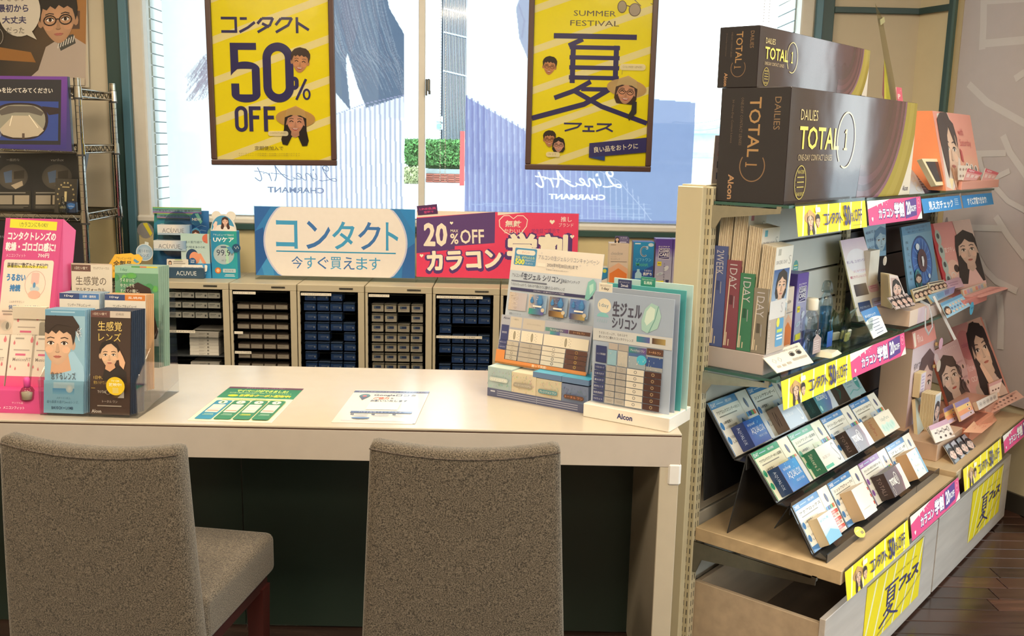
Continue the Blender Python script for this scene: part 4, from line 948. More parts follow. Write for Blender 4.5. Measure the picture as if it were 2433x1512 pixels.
def paint2(cv):
    H = cv.h; cv.rect(0, 0, 700, H, 'f8ee10', 'f0e418'); stripes(cv, 6, 44, 'f4ecb0', gap=236, y0=60)
    k = .945; Y = lambda v: H - (1055-v)*k; X = lambda v: (v-178)*k
    cv.text('SUMMER', X(425), Y(95), 265*k, 33*k, '6b6052', fitw=True); cv.text('FESTIVAL', X(405), Y(155), 308*k, 33*k, '6b6052')
    natsu(cv, 0, Y(234), 698, 590*k, NAVY)
    fes(cv, X(385), Y(788), 315*k, 55*k, NAVY)
    cv.ring(X(727), Y(68), 28, 36, 5, '5a4a3c'); cv.ell(X(727), Y(68), 24, 32, 'b0a38a'); cv.ring(X(807), Y(85), 36, 38, 5, '5a4a3c'); cv.ell(X(807), Y(85), 32, 34, 'b8a998'); cv.line([(X(755),Y(60)),(X(775),Y(65))], 5, '5a4a3c'); cv.line([(X(845),Y(62)),(X(800),Y(22)),(X(775),Y(20))], 4, '5a4a3c'); cv.line([(X(905),Y(45)),(X(922),Y(50)),(X(922),Y(78))], 4, '6a5a48')
    cv.face(X(282), Y(440), 100, '2e2622', skin='dfa06e', style='short', glasses=True, smile=True, rot=.1)
    cv.face(X(775), Y(585), 150, '4a3630', skin='efb08c', style='bob', hat=('d9bd86', 'c9a874'), glasses=True, smile=True, rot=.1)
    cv.poly([(X(818),Y(640)),(X(845),Y(650)),(X(846),Y(720)),(X(800),Y(770)),(X(790),Y(740)),(X(812),Y(700))], '3a3a40')
    cv.rrect(X(727), Y(415), 165*k, 40*k, 18, 'f0e6c0'); cv.text('COLORED LENSES', X(745), Y(428), 125*k, 12*k, 'a09468', res=1); cv.line([(X(745),Y(455)),(X(743),Y(482))], 2, '8a7c50')
    cv.face(X(295), Y(895), 90, '382c28', skin='dc9c70', style='short', glasses=True, smile=True); cv.face(X(355), Y(930), 86, '2c2428', skin='f0b49c', style='bob', glasses=True, smile=True)
    cv.rrect(X(275), Y(975), 90*k, 32*k, 14, 'efe4c0'); cv.text('UV CUT', X(290), Y(984), 50*k, 11*k, 'a09468', res=1)
    cv.poly([(X(552),Y(915)),(700,Y(872)),(700,Y(966)),(X(655),Y(994)),(X(655),Y(1024)),(X(552),Y(1006))], '3f3c7c'); cv.poly([(X(552),Y(1006)),(X(655),Y(994)),(X(655),Y(1024))], '2f4f9c')
    cv.text('良い品をおトクに', X(580), Y(938), 285*k, 38*k, 'fff6dc', bold=.02, rot=-.11)
PY = 4.19
frame_poster(onY(488,0,PY), onY(785,0,PY), onY(505,392,PY), onY(802,394,PY), 'wood framed yellow poster reading half price, hanging in the left window', paint1)
frame_poster(onY(1257,0,PY), onY(1561,0,PY), onY(1247,403,PY), onY(1545,409,PY), 'wood framed yellow summer festival poster hanging in the right window', paint2)

# ================================================================== things on the drawer cabinets
def stand_sign(name, label, x0, x1, z0, z1, Y, paint, dw, dh, th=.003):
    t = thing(name, label, 'sign', (x0, Y, CTOP)); W = x1-x0; H = z1-CTOP
    mb = MB(); mb.box(-.004, W+.004, 0, th, 0, H+.002, 'f2f5f4', 'acrylic'); mb.box(-.004, W+.004, 0, .09, 0, .002, 'f2f5f4', 'acrylic'); put('clear_holder', mb, t)
    mb = MB(); mb.box(0, W, -.0014, -.0004, z0-CTOP, H, 'f4f2ee', 'paper'); cv = mb.front(0, W, -.0015, z0-CTOP, H, dw, dh); cv.n = Vector((0,-1,0)); cv.eps = .00002; paint(cv); put('printed_sheet', mb, t)
    return t
def p_contact(cv):
    cv.rect(0, 0, 382, 166, '2f7fc2'); cv.poly([(0,0),(40,0),(0,60)], '2a66ae'); cv.poly([(0,90),(30,60),(44,166),(20,166)], '3f96d2'); cv.poly([(345,0),(382,0),(382,60)], '2a86cc'); cv.poly([(355,100),(382,80),(382,166),(350,166)], '2a66ae'); cv.poly([(0,60),(20,50),(30,120),(0,166)], '1f5aa2')
    # white disc cut by the sheet edges
    def disc(r, c):
        P = []
        for i in range(41):
            a = -PI/2 + PI*i/40; P.append((192 + r*math.cos(a), max(0, min(166, 83 + r*.78*math.sin(a)))))
        for i in range(41):
            a = PI/2 + PI*i/40; P.append((192 + r*math.cos(a), max(0, min(166, 83 + r*.78*math.sin(a)))))
        cv.poly(P, c)
    disc(172, 'c5c9e4'); disc(168, 'ece6e2')
    B1, B2 = '3a74b8', '3f9fd2'
    for i, ch in enumerate('コンタクト'): cv.text(ch, (50,122,184,246,312)[i], 32, (52,58,54,54,30)[i], 68, B1 if i % 2 else B2, bold=.012)
    cv.rect(50, 105, 286, 3.2, '2f9ac8')
    for i, ch in enumerate('今すぐ買えます'): cv.text(ch, 86+i*31, 118, 27, 30, B2 if i in (1,3,5,6) else B1, bold=.004)
a = onY(604,490,4.0); b = onY(986,665,4.0)
stand_sign('contact_sign', 'blue and white contact lens sign in a clear stand on the drawer cabinets', a.x, b.x, b.z+.006, a.z, 4.0, p_contact, 382, 166)
def p_pink(cv):
    cv.rect(0, 0, 380, 168, 'e8456e', 'e23c66'); cv.poly([(0,0),(184,0),(0,18)], 'eee2d4'); cv.poly([(0,20),(184,0),(184,84),(0,108)], '5e3f7c'); cv.poly([(90,88),(184,78),(184,86),(90,98)], 'e8456e'); cv.poly([(190,0),(256,0),(190,8)], 'f0e4d8')
    for i, ch in enumerate('20'): cv.text(ch, 18+i*28, 32, 25, 56, 'f4ead8', bold=.03)
    cv.text('MAX', 80, 46, 18, 7, 'f4ead8', bold=.01, res=1); cv.text('%', 79, 56, 20, 27, 'f4ead8', bold=.02); cv.text('OFF', 102, 46, 56, 36, 'f4ead8', bold=.015, rot=-.04)
    cv.text('カラコン', 22, 104, 180, 54, '54367a', bold=.09, rot=-.07); cv.text('カラコン', 24, 104, 174, 48, 'f8f0dc', bold=.045, rot=-.07)
    cv.text('学割', 214, 54, 146, 84, '54367a', bold=.09); cv.text('学割', 216, 54, 138, 76, 'f8f0dc', bold=.045)
    cv.line([(194,20),(204,9),(217,8),(227,16),(236,8),(250,8),(260,18),(258,34),(246,52),(236,60)], 2, 'f8ecdc'); cv.line([(194,20),(195,36),(206,48),(230,62)], 2, 'f8ecdc')
    cv.text('無敵', 208, 20, 38, 17, 'f8ecdc', bold=.02); cv.text('かわいい', 206, 41, 44, 12, 'f8ecdc')
    cv.text('推し', 338, 8, 26, 13, 'fbe4e4', bold=.01); cv.text('ブランド', 334, 24, 34, 10, 'fbe4e4', res=1); cv.text('学生証ご提示で', 270, 40, 66, 12, '8a3c7a', rot=-.03, res=1)
    for q in ((82,30,8),(12,114,9),(318,22,12),(366,58,10)): heart(cv, q[0], q[1], q[2], 'f8f0dc')
a = onY(990,500,4.0); b = onY(1370,668,4.0)
ps = stand_sign('discount_sign', 'pink and purple discount sign in a clear stand beside the blue contact sign', a.x, b.x, b.z+.004, a.z, 4.0, p_pink, 380, 168)
mb = MB(); W = .088; mb.add([(.006,-.003,a.z-CTOP-.02),(.088,-.003,a.z-CTOP-.012),(.084,-.003,a.z-CTOP+.028),(.0,-.003,a.z-CTOP+.018)], [(0,1,2,3)], '4e2a5e', 'paper')
cv = mb.cv((.003,-.0033,a.z-CTOP+.018), (.084,0,.008), (.004,0,-.038), 84, 40); cv.text('LINE会員', 8, 9, 68, 11, 'd84a8a', bold=.02, res=1); cv.text('登録で', 24, 24, 40, 10, 'd84a8a', bold=.02, res=1); put('corner_label', mb, ps, 'dark purple corner label with pink lettering')

# large blue counter display with two lens boxes
def acuvue_box(loc, rz, label, w=.135, h=.042):
    mb = MB(); mb.rbox(0, w, 0, .05, 0, h, .001, 'c4d0da', 'satin'); cv = mb.front(.0005, w-.0005, -.0003, 0, h, 135, 42, 'satin')
    cv.hrect(0, 0, 70, 42, 'd8dcde', 'e8e4e0'); cv.hrect(70, 0, 65, 42, 'e8e4e0', '7fa6cc'); cv.text('ACUVUE', 20, 15, 92, 18, '6a7078', bold=-.004); cv.line([(60,10),(58,30)], 1.2, '6a7078'); cv.rect(0, 34, 135, 8, 'a8c0d4'); cv.rect(108, 34, 12, 3, '5c7590')
    cv = mb.cv((w+.0003, 0, h), (0, .05, 0), (0, 0, -h), 50, 42, 'satin'); cv.rect(0, 0, 50, 42, '6ea0d0', '5c8cc4')
    return new('lens_box', label, 'box', mb, loc=loc, rz=rz)
DX, DY = -1.525, 4.03
t = thing('counter_display', 'large blue green counter display with clear discs and holographic strips, left on the cabinets', 'display', (DX, DY, CTOP), 0)
mb = MB(); W, H = .27, .275; mb.hexa([(0,.03,0),(W-.02,.03,0),(0,.04,0),(W-.02,.04,0),(-.012+.04,.05,H),(W-.03,.05,H),(.028,.06,H),(W-.03,.06,H)], '2a6ca8', 'paper')
cv = mb.cv((.014,.0492,H), (W-.04,0,0), (-.014,-.0195,-H), 230, 275); cv.quad4([(0,275),(230,275),(230,0),(0,0)], ['1e5c8c','2a5f9c','2c70b4','2b8a80']); cv.ell(60, 90, 70, 60, '3a9a70', '2a78a0'); cv.ell(180, 160, 50, 80, '2c5cb0', '2a6ca8')
for i in range(4): cv.line([(180+i*4,70+i*22),(200,60+i*20),(222,66+i*18)], 1.6, '9fc4e0')
put('backing_card', mb, t)
mb = MB(); mb.rbox(0, .245, -.05, .03, 0, .045, .002, '2d4c66', 'satin'); cv = mb.front(.0, .245, -.0503, 0, .045, 245, 45); cv.text('ACUVUE', 130, 14, 84, 18, 'e8eef0', bold=-.003); put('base_tray', mb, t)
for nm, x, z, r in (('disc', .115, .155, .078), ('disc', .125, .215, .06)):
    mb = MB(); mb.lathe([(r, -.001), (r, .001)], 'cfe0ea', 'smoke', 30); o = put(nm, mb, t, 'clear round disc', loc=(x, .015, z)); o.rotation_euler = (PI/2, 0, 0)
def holo(cv, w, h):
    cs = ['e8e070', '7fe0a0', '60c0c8', '8f8f98', '7fd0e0', 'b090e0', '9a7fd8', 'e0e060']
    for i in range(7): cv.rect(0, h*i/7, w, h/7, cs[i], cs[i+1])
for (x, z, w, h, s, y) in ((.012, .262, .205, .027, 'アキュビュー®史上 最高の', .036), (.028, .242, .17, .021, '快適なうるおい体験', .038)):
    mb = MB(); mb.box(x, x+w, y, y+.001, z, z+h, 'a0c8c0', 'foil'); cv = mb.front(x, x+w, y-.0003, z, z+h, w*1000, h*1000, 'foil'); holo(cv, w*1000, h*1000); cv.text(s, 12, h*1000*.35, w*780, h*1000*.4, '2f5a5a', res=1); put('holographic_strip', mb, t, 'rainbow foil strip')
for (x, z, r, cs, s) in ((-.012, .192, .034, ('8f9098', 'e8e040'), ''), (.178, .128, .034, ('9a90a8', '8a78d0'), ''), (.205, .243, .027, ('2c6ca4', '7fd0c8'), 'NEW')):
    mb = MB(); cv = mb.cv((x-r, .006, z+r), (2*r, 0, 0), (0, 0, -2*r), 60, 60, 'foil'); cv.ell(30, 30, 30, 30, cs[0], cs[0], n=24); cv.poly([(22,4),(38,2),(56,40),(48,52)], cs[1]); cv.poly([(2,34),(10,50),(22,58),(8,46)], cs[1])
    if s: cv.text(s, 9, 24, 42, 13, 'f4f8f8', bold=.02)
    mb.cyl((x, .0065, z), (x, .008, z), r*.98, c=cs[0], m='foil', n=20); put('foil_badge', mb, t, 'round foil badge')
mb = MB(); x, z = -.05, .085; cv = mb.cv((x, -.01, z+.062), (.074, 0, 0), (0, 0, -.084), 74, 84); cv.poly([(40,0),(56,4),(54,20),(38,20)], 'd8e0e0'); cv.ell(37, 46, 36, 36, 'd0dce4', '8fb6d4', n=24); cv.ring(37, 46, 36, 36, 3, 'e4ecee'); cv.text('超うるおい', 12, 34, 50, 13, '355a86', res=1); cv.text('レンズ', 20, 52, 34, 13, '355a86', res=1); mb.cyl((x+.037, -.009, z+.016), (x+.037, -.0075, z+.016), .034, c='c4d4dc', m='paper', n=20); put('round_tag', mb, t, 'pale blue round tag')
mb = MB(); cv = mb.cv((.085, -.028, .078), (.09, 0, 0), (0, -.004, -.04), 90, 40); cv.rrect(0, 0, 90, 40, 3, 'ded8cc'); cv.face(14, 16, 16, '40302c', style='bob'); cv.rect(28, 8, 40, 2.5, 'a09c94'); cv.rect(28, 16, 50, 2.5, 'a09c94'); cv.rect(34, 1, 30, 3, '9ac070'); put('small_card', mb, t)
mb = MB(); cv = mb.cv((.178, -.03, .085), (.03, 0, 0), (0, 0, -.03), 30, 30); cv.ell(15, 15, 15, 15, '1f5c94', n=18); cv.text('TAKE', 6, 8, 18, 5, 'e8f0f4', bold=.02, res=1); cv.text('FREE', 7, 16, 16, 5, 'e8f0f4', bold=.02, res=1); mb.box(.186, .2, -.029, -.0285, .02, .056, 'cfdcd0', 'paper'); put('take_one_badge', mb, t)
acuvue_box((DX+.045, DY-.012, CTOP+.177), 0, 'upper pale blue lens box on the blue counter display'); acuvue_box((DX+.030, DY-.022, CTOP+.112), 0, 'lower pale blue lens box on the blue counter display')
# guide leaflet display and tall UV display
t = thing('guide_display', 'small blue display with a pale green guide booklet beside the tall blue one', 'display', (-1.39, 4.0, CTOP))
mb = MB(); mb.hexa([(0,0,0),(.135,0,0),(0,.05,0),(.135,.05,0),(.006,.01,.06),(.13,.01,.06),(.006,.05,.06),(.13,.05,.06)], '1f86c0', 'paper'); cv = mb.cv((.005,-.0003,.06), (.127,0,0), (-.005,-.0098,-.06), 127, 60); cv.rrect(8, 4, 108, 28, 6, 'ece8de'); cv.text('紫外線&対策', 18, 13, 76, 13, '3a6ca0', bold=.01, res=1); cv.clip = False; cv.poly([(90,-4),(104,2),(106,22),(100,18)], '4a9ad0'); cv.text('アキュビューではじめるUVケア', 14, 37, 100, 8, 'e8f2f8', res=1); cv.rrect(34, 49, 56, 8, 4, 'e0b050'); put('tray', mb, t)
mb = MB(); mb.box(.02, .12, .02, .022, .03, .18, '3a78a8', 'paper'); cv = mb.front(.02, .12, .0197, .12, .215, 100, 95); cv.ell(50, 42, 22, 36, '3f88b4', n=18); cv.poly([(2,95),(8,66),(34,56),(66,56),(92,66),(98,95)], 'ece2dc'); cv.face(50, 36, 40, '4a2e28', style='long', skin='f2c4b0'); put('portrait_card', mb, t)
mb = MB(); mb.box(.008, .128, .012, .014, .05, .185, 'b9d8d4', 'paper'); cv = mb.front(.008, .128, .0117, .05, .185, 120, 135); cv.rect(0, 0, 120, 135, 'b4d4d0', 'c4d8d8'); cv.ell(112, 20, 22, 20, 'd8745c', n=12, a0=PI*.5, a1=PI*1.5); cv.text('瞳の紫外線ケア', 16, 30, 88, 11, '3c5a6c', res=1); cv.text('GUIDE BOOK', 16, 52, 86, 9, '3c5a6c', bold=.01, res=1)
cv.ell(46, 96, 26, 32, '22456c', n=20); cv.ell(56, 102, 22, 26, 'eca07c', n=20); cv.poly([(70,84),(82,82),(104,124),(92,130),(74,96)], 'eca07c'); cv.poly([(50,135),(62,126),(100,124),(112,135)], 'a05c7c'); put('booklet', mb, t)
t = thing('uv_display', 'tall narrow blue display with arched portrait top on the cabinets', 'display', (-1.252, 4.0, CTOP))
mb = MB(); mb.rbox(0, .108, 0, .04, 0, .2, .001, '2093c4', 'paper'); cv = mb.front(0, .108, -.0003, 0, .2, 108, 200); cv.quad4([(0,200),(108,200),(108,0),(0,0)], ['1f8cc4','22a0b8','2aa898','2386bc'])
cv.text('アキュビュー®で始める', 10, 12, 86, 9, 'e8f4f8', res=1); cv.text('UVケア', 10, 26, 86, 20, 'f4fafc', bold=.025); cv.ell(52, 98, 43, 42, 'b9c4cc', 'a8c0c8', n=28); cv.rect(60, 60, 12, 76, 'b0dcc0'); cv.text('99.9', 22, 78, 58, 26, '2c3c54'); cv.text('%', 82, 92, 8, 10, '2c3c54', res=1); cv.rrect(40, 64, 24, 6, 2, '3c5878'); cv.text('99.7', 42, 120, 20, 8, '5a6878', res=1); cv.ell(26, 166, 13, 13, 'e08848', 'c8702c', n=18); cv.ell(26, 166, 7, 8, 'f0c090', n=12); cv.rrect(46, 158, 54, 16, 3, 'b8ccd4'); cv.text('ACUVUE', 54, 163, 36, 7, '5a7080', res=1); cv.rect(56, 182, 38, 2.5, 'd8ecf4'); cv.rect(52, 188, 44, 2.5, 'd8ecf4'); put('body', mb, t)
mb = MB(); P = [(.054 + .054*math.cos(a), 0, .195 + .075*math.sin(a)) for a in [PI*i/16 for i in range(17)]]; mb.prism(P[::-1], (0,.002,0), 'e6e4e0', 'paper'); cv = mb.front(0, .108, -.0003, .2, .27, 108, 70); cv.ell(52, 66, 48, 60, '4a9cc8', a0=PI, a1=2*PI, n=20); cv.poly([(6,70),(14,52),(40,44),(74,44),(98,52),(102,70)], 'f0eae4'); cv.face(62, 30, 34, '4a2e28', style='long', skin='f6cdb8', smile=True); cv.poly([(16,66),(12,44),(22,30),(30,32),(28,50)], 'f2d8cc'); put('arched_top', mb, t)
for i, (x, r) in enumerate(((.025, .02), (.085, .02))): mb = MB(); mb.lathe([(r,-.001),(r,.001)], 'e8e4dc', 'paper', 18); o = put('ear_tab', mb, t, loc=(x, .006, .262)); o.rotation_euler = (PI/2,0,0)
mb = MB(); cv = mb.cv((.088,-.004,.148), (.036,0,0), (0,0,-.036), 36, 36); cv.clip = False; cv.ell(18, 18, 18, 18, '1d5078', n=18); cv.line([(10,12),(16,22),(22,10),(28,20)], 2, 'e8f0f4'); cv.poly([(-24,14),(-6,12),(8,34),(-2,44)], '5a9cc4'); put('side_badge', mb, t, 'dark blue round badge')
mb = MB(); cv = mb.cv((-.005,.0,.2), (.055,0,0), (0,0,-.055), 55, 55); cv.ell(27, 27, 27, 27, '8fa4a8', '78b8a4', n=22); mb.cyl((.022, .001, .172), (.022, .003, .172), .027, c='5a8ca0', m='paper', n=18)
cv.text('UV', 20, 22, 20, 12, '35566a', bold=.02, res=1); new('round_card', 'round grey card peeking between the two blue displays', 'card', mb, loc=(-1.275, 4.045, CTOP+.01))

# solution cartons at the right end of the cabinets
def carton(name, label, x, y, w, h, d, side, paint, dw, dh, rz=0, tilt=0, top=None, group='solution cartons standing on the drawer cabinets', loc=None, m='satin'):
    mb = MB(); mb.rbox(0, w, 0, d, 0, h, .0012, side, m); cv = mb.front(.0006, w-.0006, -.0003, .0006, h-.0006, dw, dh, m); paint(cv)
    if top: mb.box(.001, w-.001, .001, d-.001, h, h+.0004, top, m)
    return new(name, label, 'carton', mb, loc=loc or (x, y, CTOP), rz=rz, group=group)
def c3_small(cv):
    cv.rect(0, 0, 80, 90, 'dcd6ca'); cv.poly([(0,0),(80,0),(80,40),(40,56),(0,50)], '2a86bc'); cv.ring(38, 24, 13, 15, 4, 'c4d4d8', PI*.3, PI*1.7); cv.ell(66, 14, 9, 9, 'c8d45c', n=14); cv.poly([(0,50),(40,56),(80,40),(80,46),(40,62),(0,57)], '4a74a0'); cv.rect(8, 68, 36, 4, '8a8478'); cv.rect(8, 76, 26, 3, 'b0a898')
def cleadew(cv):
    cv.rect(0, 0, 90, 200, 'dcc9b8'); cv.poly([(0,110),(45,84),(90,110),(90,200),(0,200)], 'e6b494'); cv.poly([(4,132),(45,108),(86,132),(86,200),(4,200)], 'e6803c'); cv.poly([(0,200),(16,186),(45,200)], 'f0a870'); cv.text('cleadew', 8, 36, 56, 14, '8f8a88', bold=-.006); cv.text('ハイドロ', 8, 55, 24, 6, 'b0968c', res=1); cv.text('ワンステップ', 8, 64, 42, 9, '9a8a84', res=1); cv.rect(8, 78, 76, 2.4, '8c807c'); cv.rect(16, 182, 60, 3, 'f8d8b8'); cv.rect(6, 4, 24, 4, 'a89888')
def c3_soft(cv):
    cv.rect(0, 0, 95, 215, '2a94cc', '1f58a8'); cv.poly([(0,130),(50,126),(95,104),(95,215),(0,215)], '2a50a0'); cv.ring(50, 42, 19, 24, 6, 'dce4ea', PI*.28, PI*1.72); cv.ring(50, 42, 17, 22, 3, '26364c', PI*.3, PI*1.7); cv.text('3', 58, 18, 10, 15, 'e8eef2'); cv.text('ソフトワン', 12, 72, 72, 15, '7fd0e8', bold=.015); cv.text('Moist', 16, 92, 56, 17, '5ac09c', shear=-.25, bold=.01); cv.ell(80, 12, 13, 8, 'c8dce8', n=16); cv.rect(6, 5, 26, 5, 'e8f0f4')
    cv.text('うるおい', 54, 124, 34, 9, 'f4f4f4', bold=.01, res=1); cv.text('長持ち', 48, 136, 42, 15, 'ffffff', bold=.02); cv.ell(80, 184, 22, 24, 'f0a83c', n=20); cv.ell(78, 182, 11, 9, 'f8e0a0', n=14)
    cv.poly([(20,122),(32,122),(32,132),(42,142),(44,200),(10,200),(12,142),(20,132)], 'a8d4e8'); cv.poly([(11,164),(43,164),(44,200),(10,200)], '3c8cc8')
def clearcare(cv):
    cv.rect(0, 0, 80, 215, '5c3f9c', '6a64b0'); cv.rect(0, 70, 80, 125, 'a8a4c8', 'b8b8c8'); cv.rect(0, 40, 80, 35, '6c54a8', 'a09cc4'); cv.text('クリアケア', 12, 28, 54, 8, 'f0e8f4', bold=.02, res=1)
    cv.rect(14, 38, 54, 46, 'e8e4ec'); cv.rect(16, 40, 50, 42, '3a3470'); cv.text('CLEAR', 18, 42, 46, 13, 'f0ecf0', bold=.03); cv.text('CARE', 18, 58, 46, 13, 'f0ecf0', bold=.03); cv.line([(18,80),(40,76),(64,74)], 3, 'c0bcd8')
    cv.rrect(10, 94, 20, 18, 2, 'e8d83c'); cv.text('99', 13, 99, 13, 8, '3a3440', bold=.02, res=1); cv.ell(54, 122, 14, 9, 'd8dce4', n=14, rot=-.7); cv.ell(24, 146, 16, 6, '8fa4b8', 'd0d8e0', n=14, rot=-.3)
    for i, ch in enumerate('うすまで泡洗浄'): cv.text(ch, 40, 100+i*11, 8, 8, '5c5a78', res=1)
    cv.poly([(8,176),(44,174),(44,192),(8,194)], 'ece040'); cv.poly([(52,170),(70,170),(66,192),(56,192)], '3c3c68'); cv.rect(0, 196, 80, 19, '3f3a86'); cv.text('Alcon', 26, 201, 24, 8, 'f0f0f4', bold=.02, res=1)
X = lambda px, Y=3.94: onY(px, 690, Y).x
carton('solution_carton', 'low blue and white solution carton behind the tall lens display', X(1402), 3.96, .072, .085, .06, 'd8d4c8', c3_small, 80, 90)
carton('solution_carton', 'orange and beige solution carton on the drawer cabinets', X(1443.5), 3.93, .079, .19, .06, 'd8c8b8', cleadew, 90, 200)
mb = MB(); cv = mb.cv((0,0,.032), (.062,0,0), (0,0,-.032), 62, 32); cv.poly([(4,0),(52,0),(62,8),(62,32),(0,32)], '5f5a86'); cv.face(12, 14, 18, '2c2628', style='long', shirt='e8e4e0'); cv.text('洗浄液', 24, 4, 28, 7, 'c8c4dc', res=1); cv.text('うるおいは', 24, 13, 32, 6, 'c8c4dc', res=1); cv.rect(24, 23, 26, 4, 'c8c4dc'); new('pop_card', 'small purple pop card on top of the orange and beige carton', 'card', mb, loc=(X(1455), 3.945, CTOP+.187))
carton('solution_carton', 'bright blue solution carton with a large silver letter', X(1500), 3.93, .085, .198, .06, '24509c', c3_soft, 95, 215)
carton('solution_carton', 'purple solution carton next to the bright blue one', X(1552), 3.925, .069, .212, .065, '5c48a0', clearcare, 80, 215, top='8f86b8')
carton('solution_carton', 'purple solution carton at the right end, partly behind the shelving', X(1592.5), 3.925, .069, .212, .065, '5c48a0', clearcare, 80, 215, top='8f86b8')
# ================================================================== flyers on the counter
def flyer(name, label, pts, th, paint, m='paper'):
    """tl, tr, br, bl on the counter top"""
    mb = MB(); tl, tr, br, bl = [Vector(p) for p in pts]; o = (tl+br)/2
    mb.prism([p - o for p in (bl, br, tr, tl)], (0,0,th), 'f2efe6', m)
    cv = mb.cv(tl - o + Vector((0,0,th+.0001)), tr-tl, bl-tl, 210, 297, m); cv.n = Vector((0,0,1)); paint(cv)
    return new(name, label, 'flyer', mb, loc=(o.x, o.y, CT+.0003))
def fl_green(cv):
    cv.rect(0, 0, 210, 297, 'f0f0c4'); cv.rect(0, 0, 210, 104, '1c6e50', '2a8262'); cv.rect(0, 0, 210, 16, '5a2c4c'); cv.text('メガネスーパーグループならではの', 50, 4, 110, 8, 'c8a8c0', res=1)
    cv.text('マイページができました!', 34, 26, 142, 22, 'cfe870', bold=.03); cv.text('処方箋の確認や便利な機能がご利用いただけるようになりました', 20, 52, 172, 10, 'c8e4b0', res=1); cv.ell(38, 83, 14, 9, 'e8d820', n=14); cv.text('お得なクーポン配布中!', 56, 70, 140, 22, 'e8e048', bold=.03)
    cv.rrect(20, 112, 170, 10, 4, 'c4d48c'); cv.text('マイページの登録方法', 66, 113, 74, 8, '5a7a4a', res=1)
    for i in range(4):
        x = 12 + i*48; cv.rrect(x, 130, 43, 156, 5, '2c7a5c' if i else '2a84a8'); cv.ell(x+22, 146, 12, 13, 'f4f2d8', n=16); cv.text(str(i+1), x+18, 138, 7, 15, '3a7a5a', bold=.02, res=1)
        cv.rrect(x+5, 166, 33, 66, 3, 'e8d8cc'); cv.rect(x+7, 178 if i else 200, 29, 5, 'c8b8d0'); cv.rect(x+7, 214, 29, 8, 'd89484' if i != 2 else 'e8c0b0'); cv.rect(x+10, 244, 24, 3, 'd8e060' if i == 2 else 'a8d0b8'); cv.rect(x+8, 252, 28, 3, 'd8e060' if i == 2 else 'a8d0b8')
def fl_white(cv):
    cv.rect(0, 0, 210, 297, 'e8e4d8'); cv.rect(0, 6, 210, 20, '3a3566'); cv.text('今回はご来店いただき誠にありがとうございます。', 12, 11, 184, 9, 'c8c4d4', res=1)
    cv.text('Google口コミ', 62, 40, 116, 20, '4a4450', bold=.03); cv.text('ご協力', 66, 68, 42, 22, 'e07038', bold=.03); cv.text('を', 112, 74, 10, 12, '4a4450'); cv.text('お願いいたします', 62, 96, 100, 16, '4a4450', bold=.02)
    cv.ell(38, 60, 15, 18, '54809c', '3a6a4c', n=16); cv.poly([(25,68),(51,68),(38,100)], '3a3a48'); cv.ell(38, 62, 6, 8, 'd86048', n=10)
    cv.rrect(64, 118, 84, 70, 3, 'f0eee8')
    cv.rect(30, 202, 160, 16, '3a4a7c'); cv.text('口コミ投稿スタンプの方法', 52, 205, 110, 10, 'c8ccdc', res=1)
    for i in range(3): cv.rect(34+i*54, 226, 9, 7, '3a3a5c'); cv.rect(46+i*54, 228, 34, 3, '9a9ab0'); cv.rect(40+i*54, 240, 40, 3, 'b0b0c0')
    cv.ell(66, 262, 24, 8, '5a78a8', n=14); cv.rect(20, 282, 170, 3, 'c0bccc')
g4 = lambda L: [onZ(x, y, CT) for x, y in L]
flyer('flyer', 'green and cream flyer with four numbered steps lying on the counter', g4([(547,920),(722,925),(645,1006),(445,1000)]), .0006, fl_green)
flyer('flyer', 'white flyer in a shiny clear sleeve lying on the counter', g4([(845,928),(1021,931),(980,1009),(787,1005)]), .0008, fl_white, 'film')

# ================================================================== tall lens display and flip menu at the right end of the counter
RZ = -.56
b0 = onZ(1158, 940, CT)
t = thing('lens_display', 'tall pale blue lens comparison display with sample blocks at its foot, on the counter', 'display', b0, RZ)
W = .298; D = .085
def sect(x0, x1, z0, z1, c, y=0):
    mb = MB(); mb.box(x0, x1, y, D, z0, z1, c, 'satin'); return mb
mb = MB(); mb.rbox(0, W, 0, D, 0, .022, .001, '6f7486', 'satin'); cv = mb.front(0, W, -.0003, 0, .022, 298, 22)
cv.rect(0, 0, 298, 22, '565c7c'); cv.rect(10, 5, 14, 4, 'b8bccc')
for r_ in range(3): cv.rect(30, 4+r_*5.5, 240, 1.8, 'a4a8bc')
cv.rect(150, 2, 2, 18, '8a90a8'); put('plinth', mb, t)
def block(nm, x0, x1, h, c, cap, lab, lc, ink, wcap=True):
    mb = MB(); mb.box(x0, x1-.0008, .001, D, .022, h, c, 'satin'); mb.box(x0, x1-.0008, .001, D, h, h+.0015, cap, 'satin')
    cv = mb.front(x0, x1-.0008, .0006, .022, h, (x1-x0)*1000, (h-.022)*1000)
    for q in range(60): xx = R.uniform(1, (x1-x0)*1000-4); yy = R.uniform(1, (h-.022)*1000-6); cv.rect(xx, yy, 1.1, 4, tuple(v*R.uniform(.72,1.12) for v in (int(c[0:2],16), int(c[2:4],16), int(c[4:6],16))))
    ww = (x1-x0)*1000; cv.rrect(ww*.12, 24, ww*.76, 11, 5, lc); cv.text(lab, ww*.17, 26.5, ww*.66, 6, ink, res=1); put(nm, mb, t)
block('sample_block', 0, .074, .078, 'a3b8bc', 'b4ccc8', 'ハイドロゲル', 'c4ccc8', 'f0f0ea'); block('sample_block', .074, .148, .074, 'cfc4ac', 'd8cdb8', 'シリコーンハイドロゲル', '9a9488', 'e8e4d8')
block('sample_block', .148, .222, .068, 'c6bda6', 'c6bda6', 'プレシジョン ワン', '5a8a94', 'f0ece4'); block('sample_block', .222, W, .066, '68789a', '68789a', 'トータル ワン', '5a4038', 'e09060')
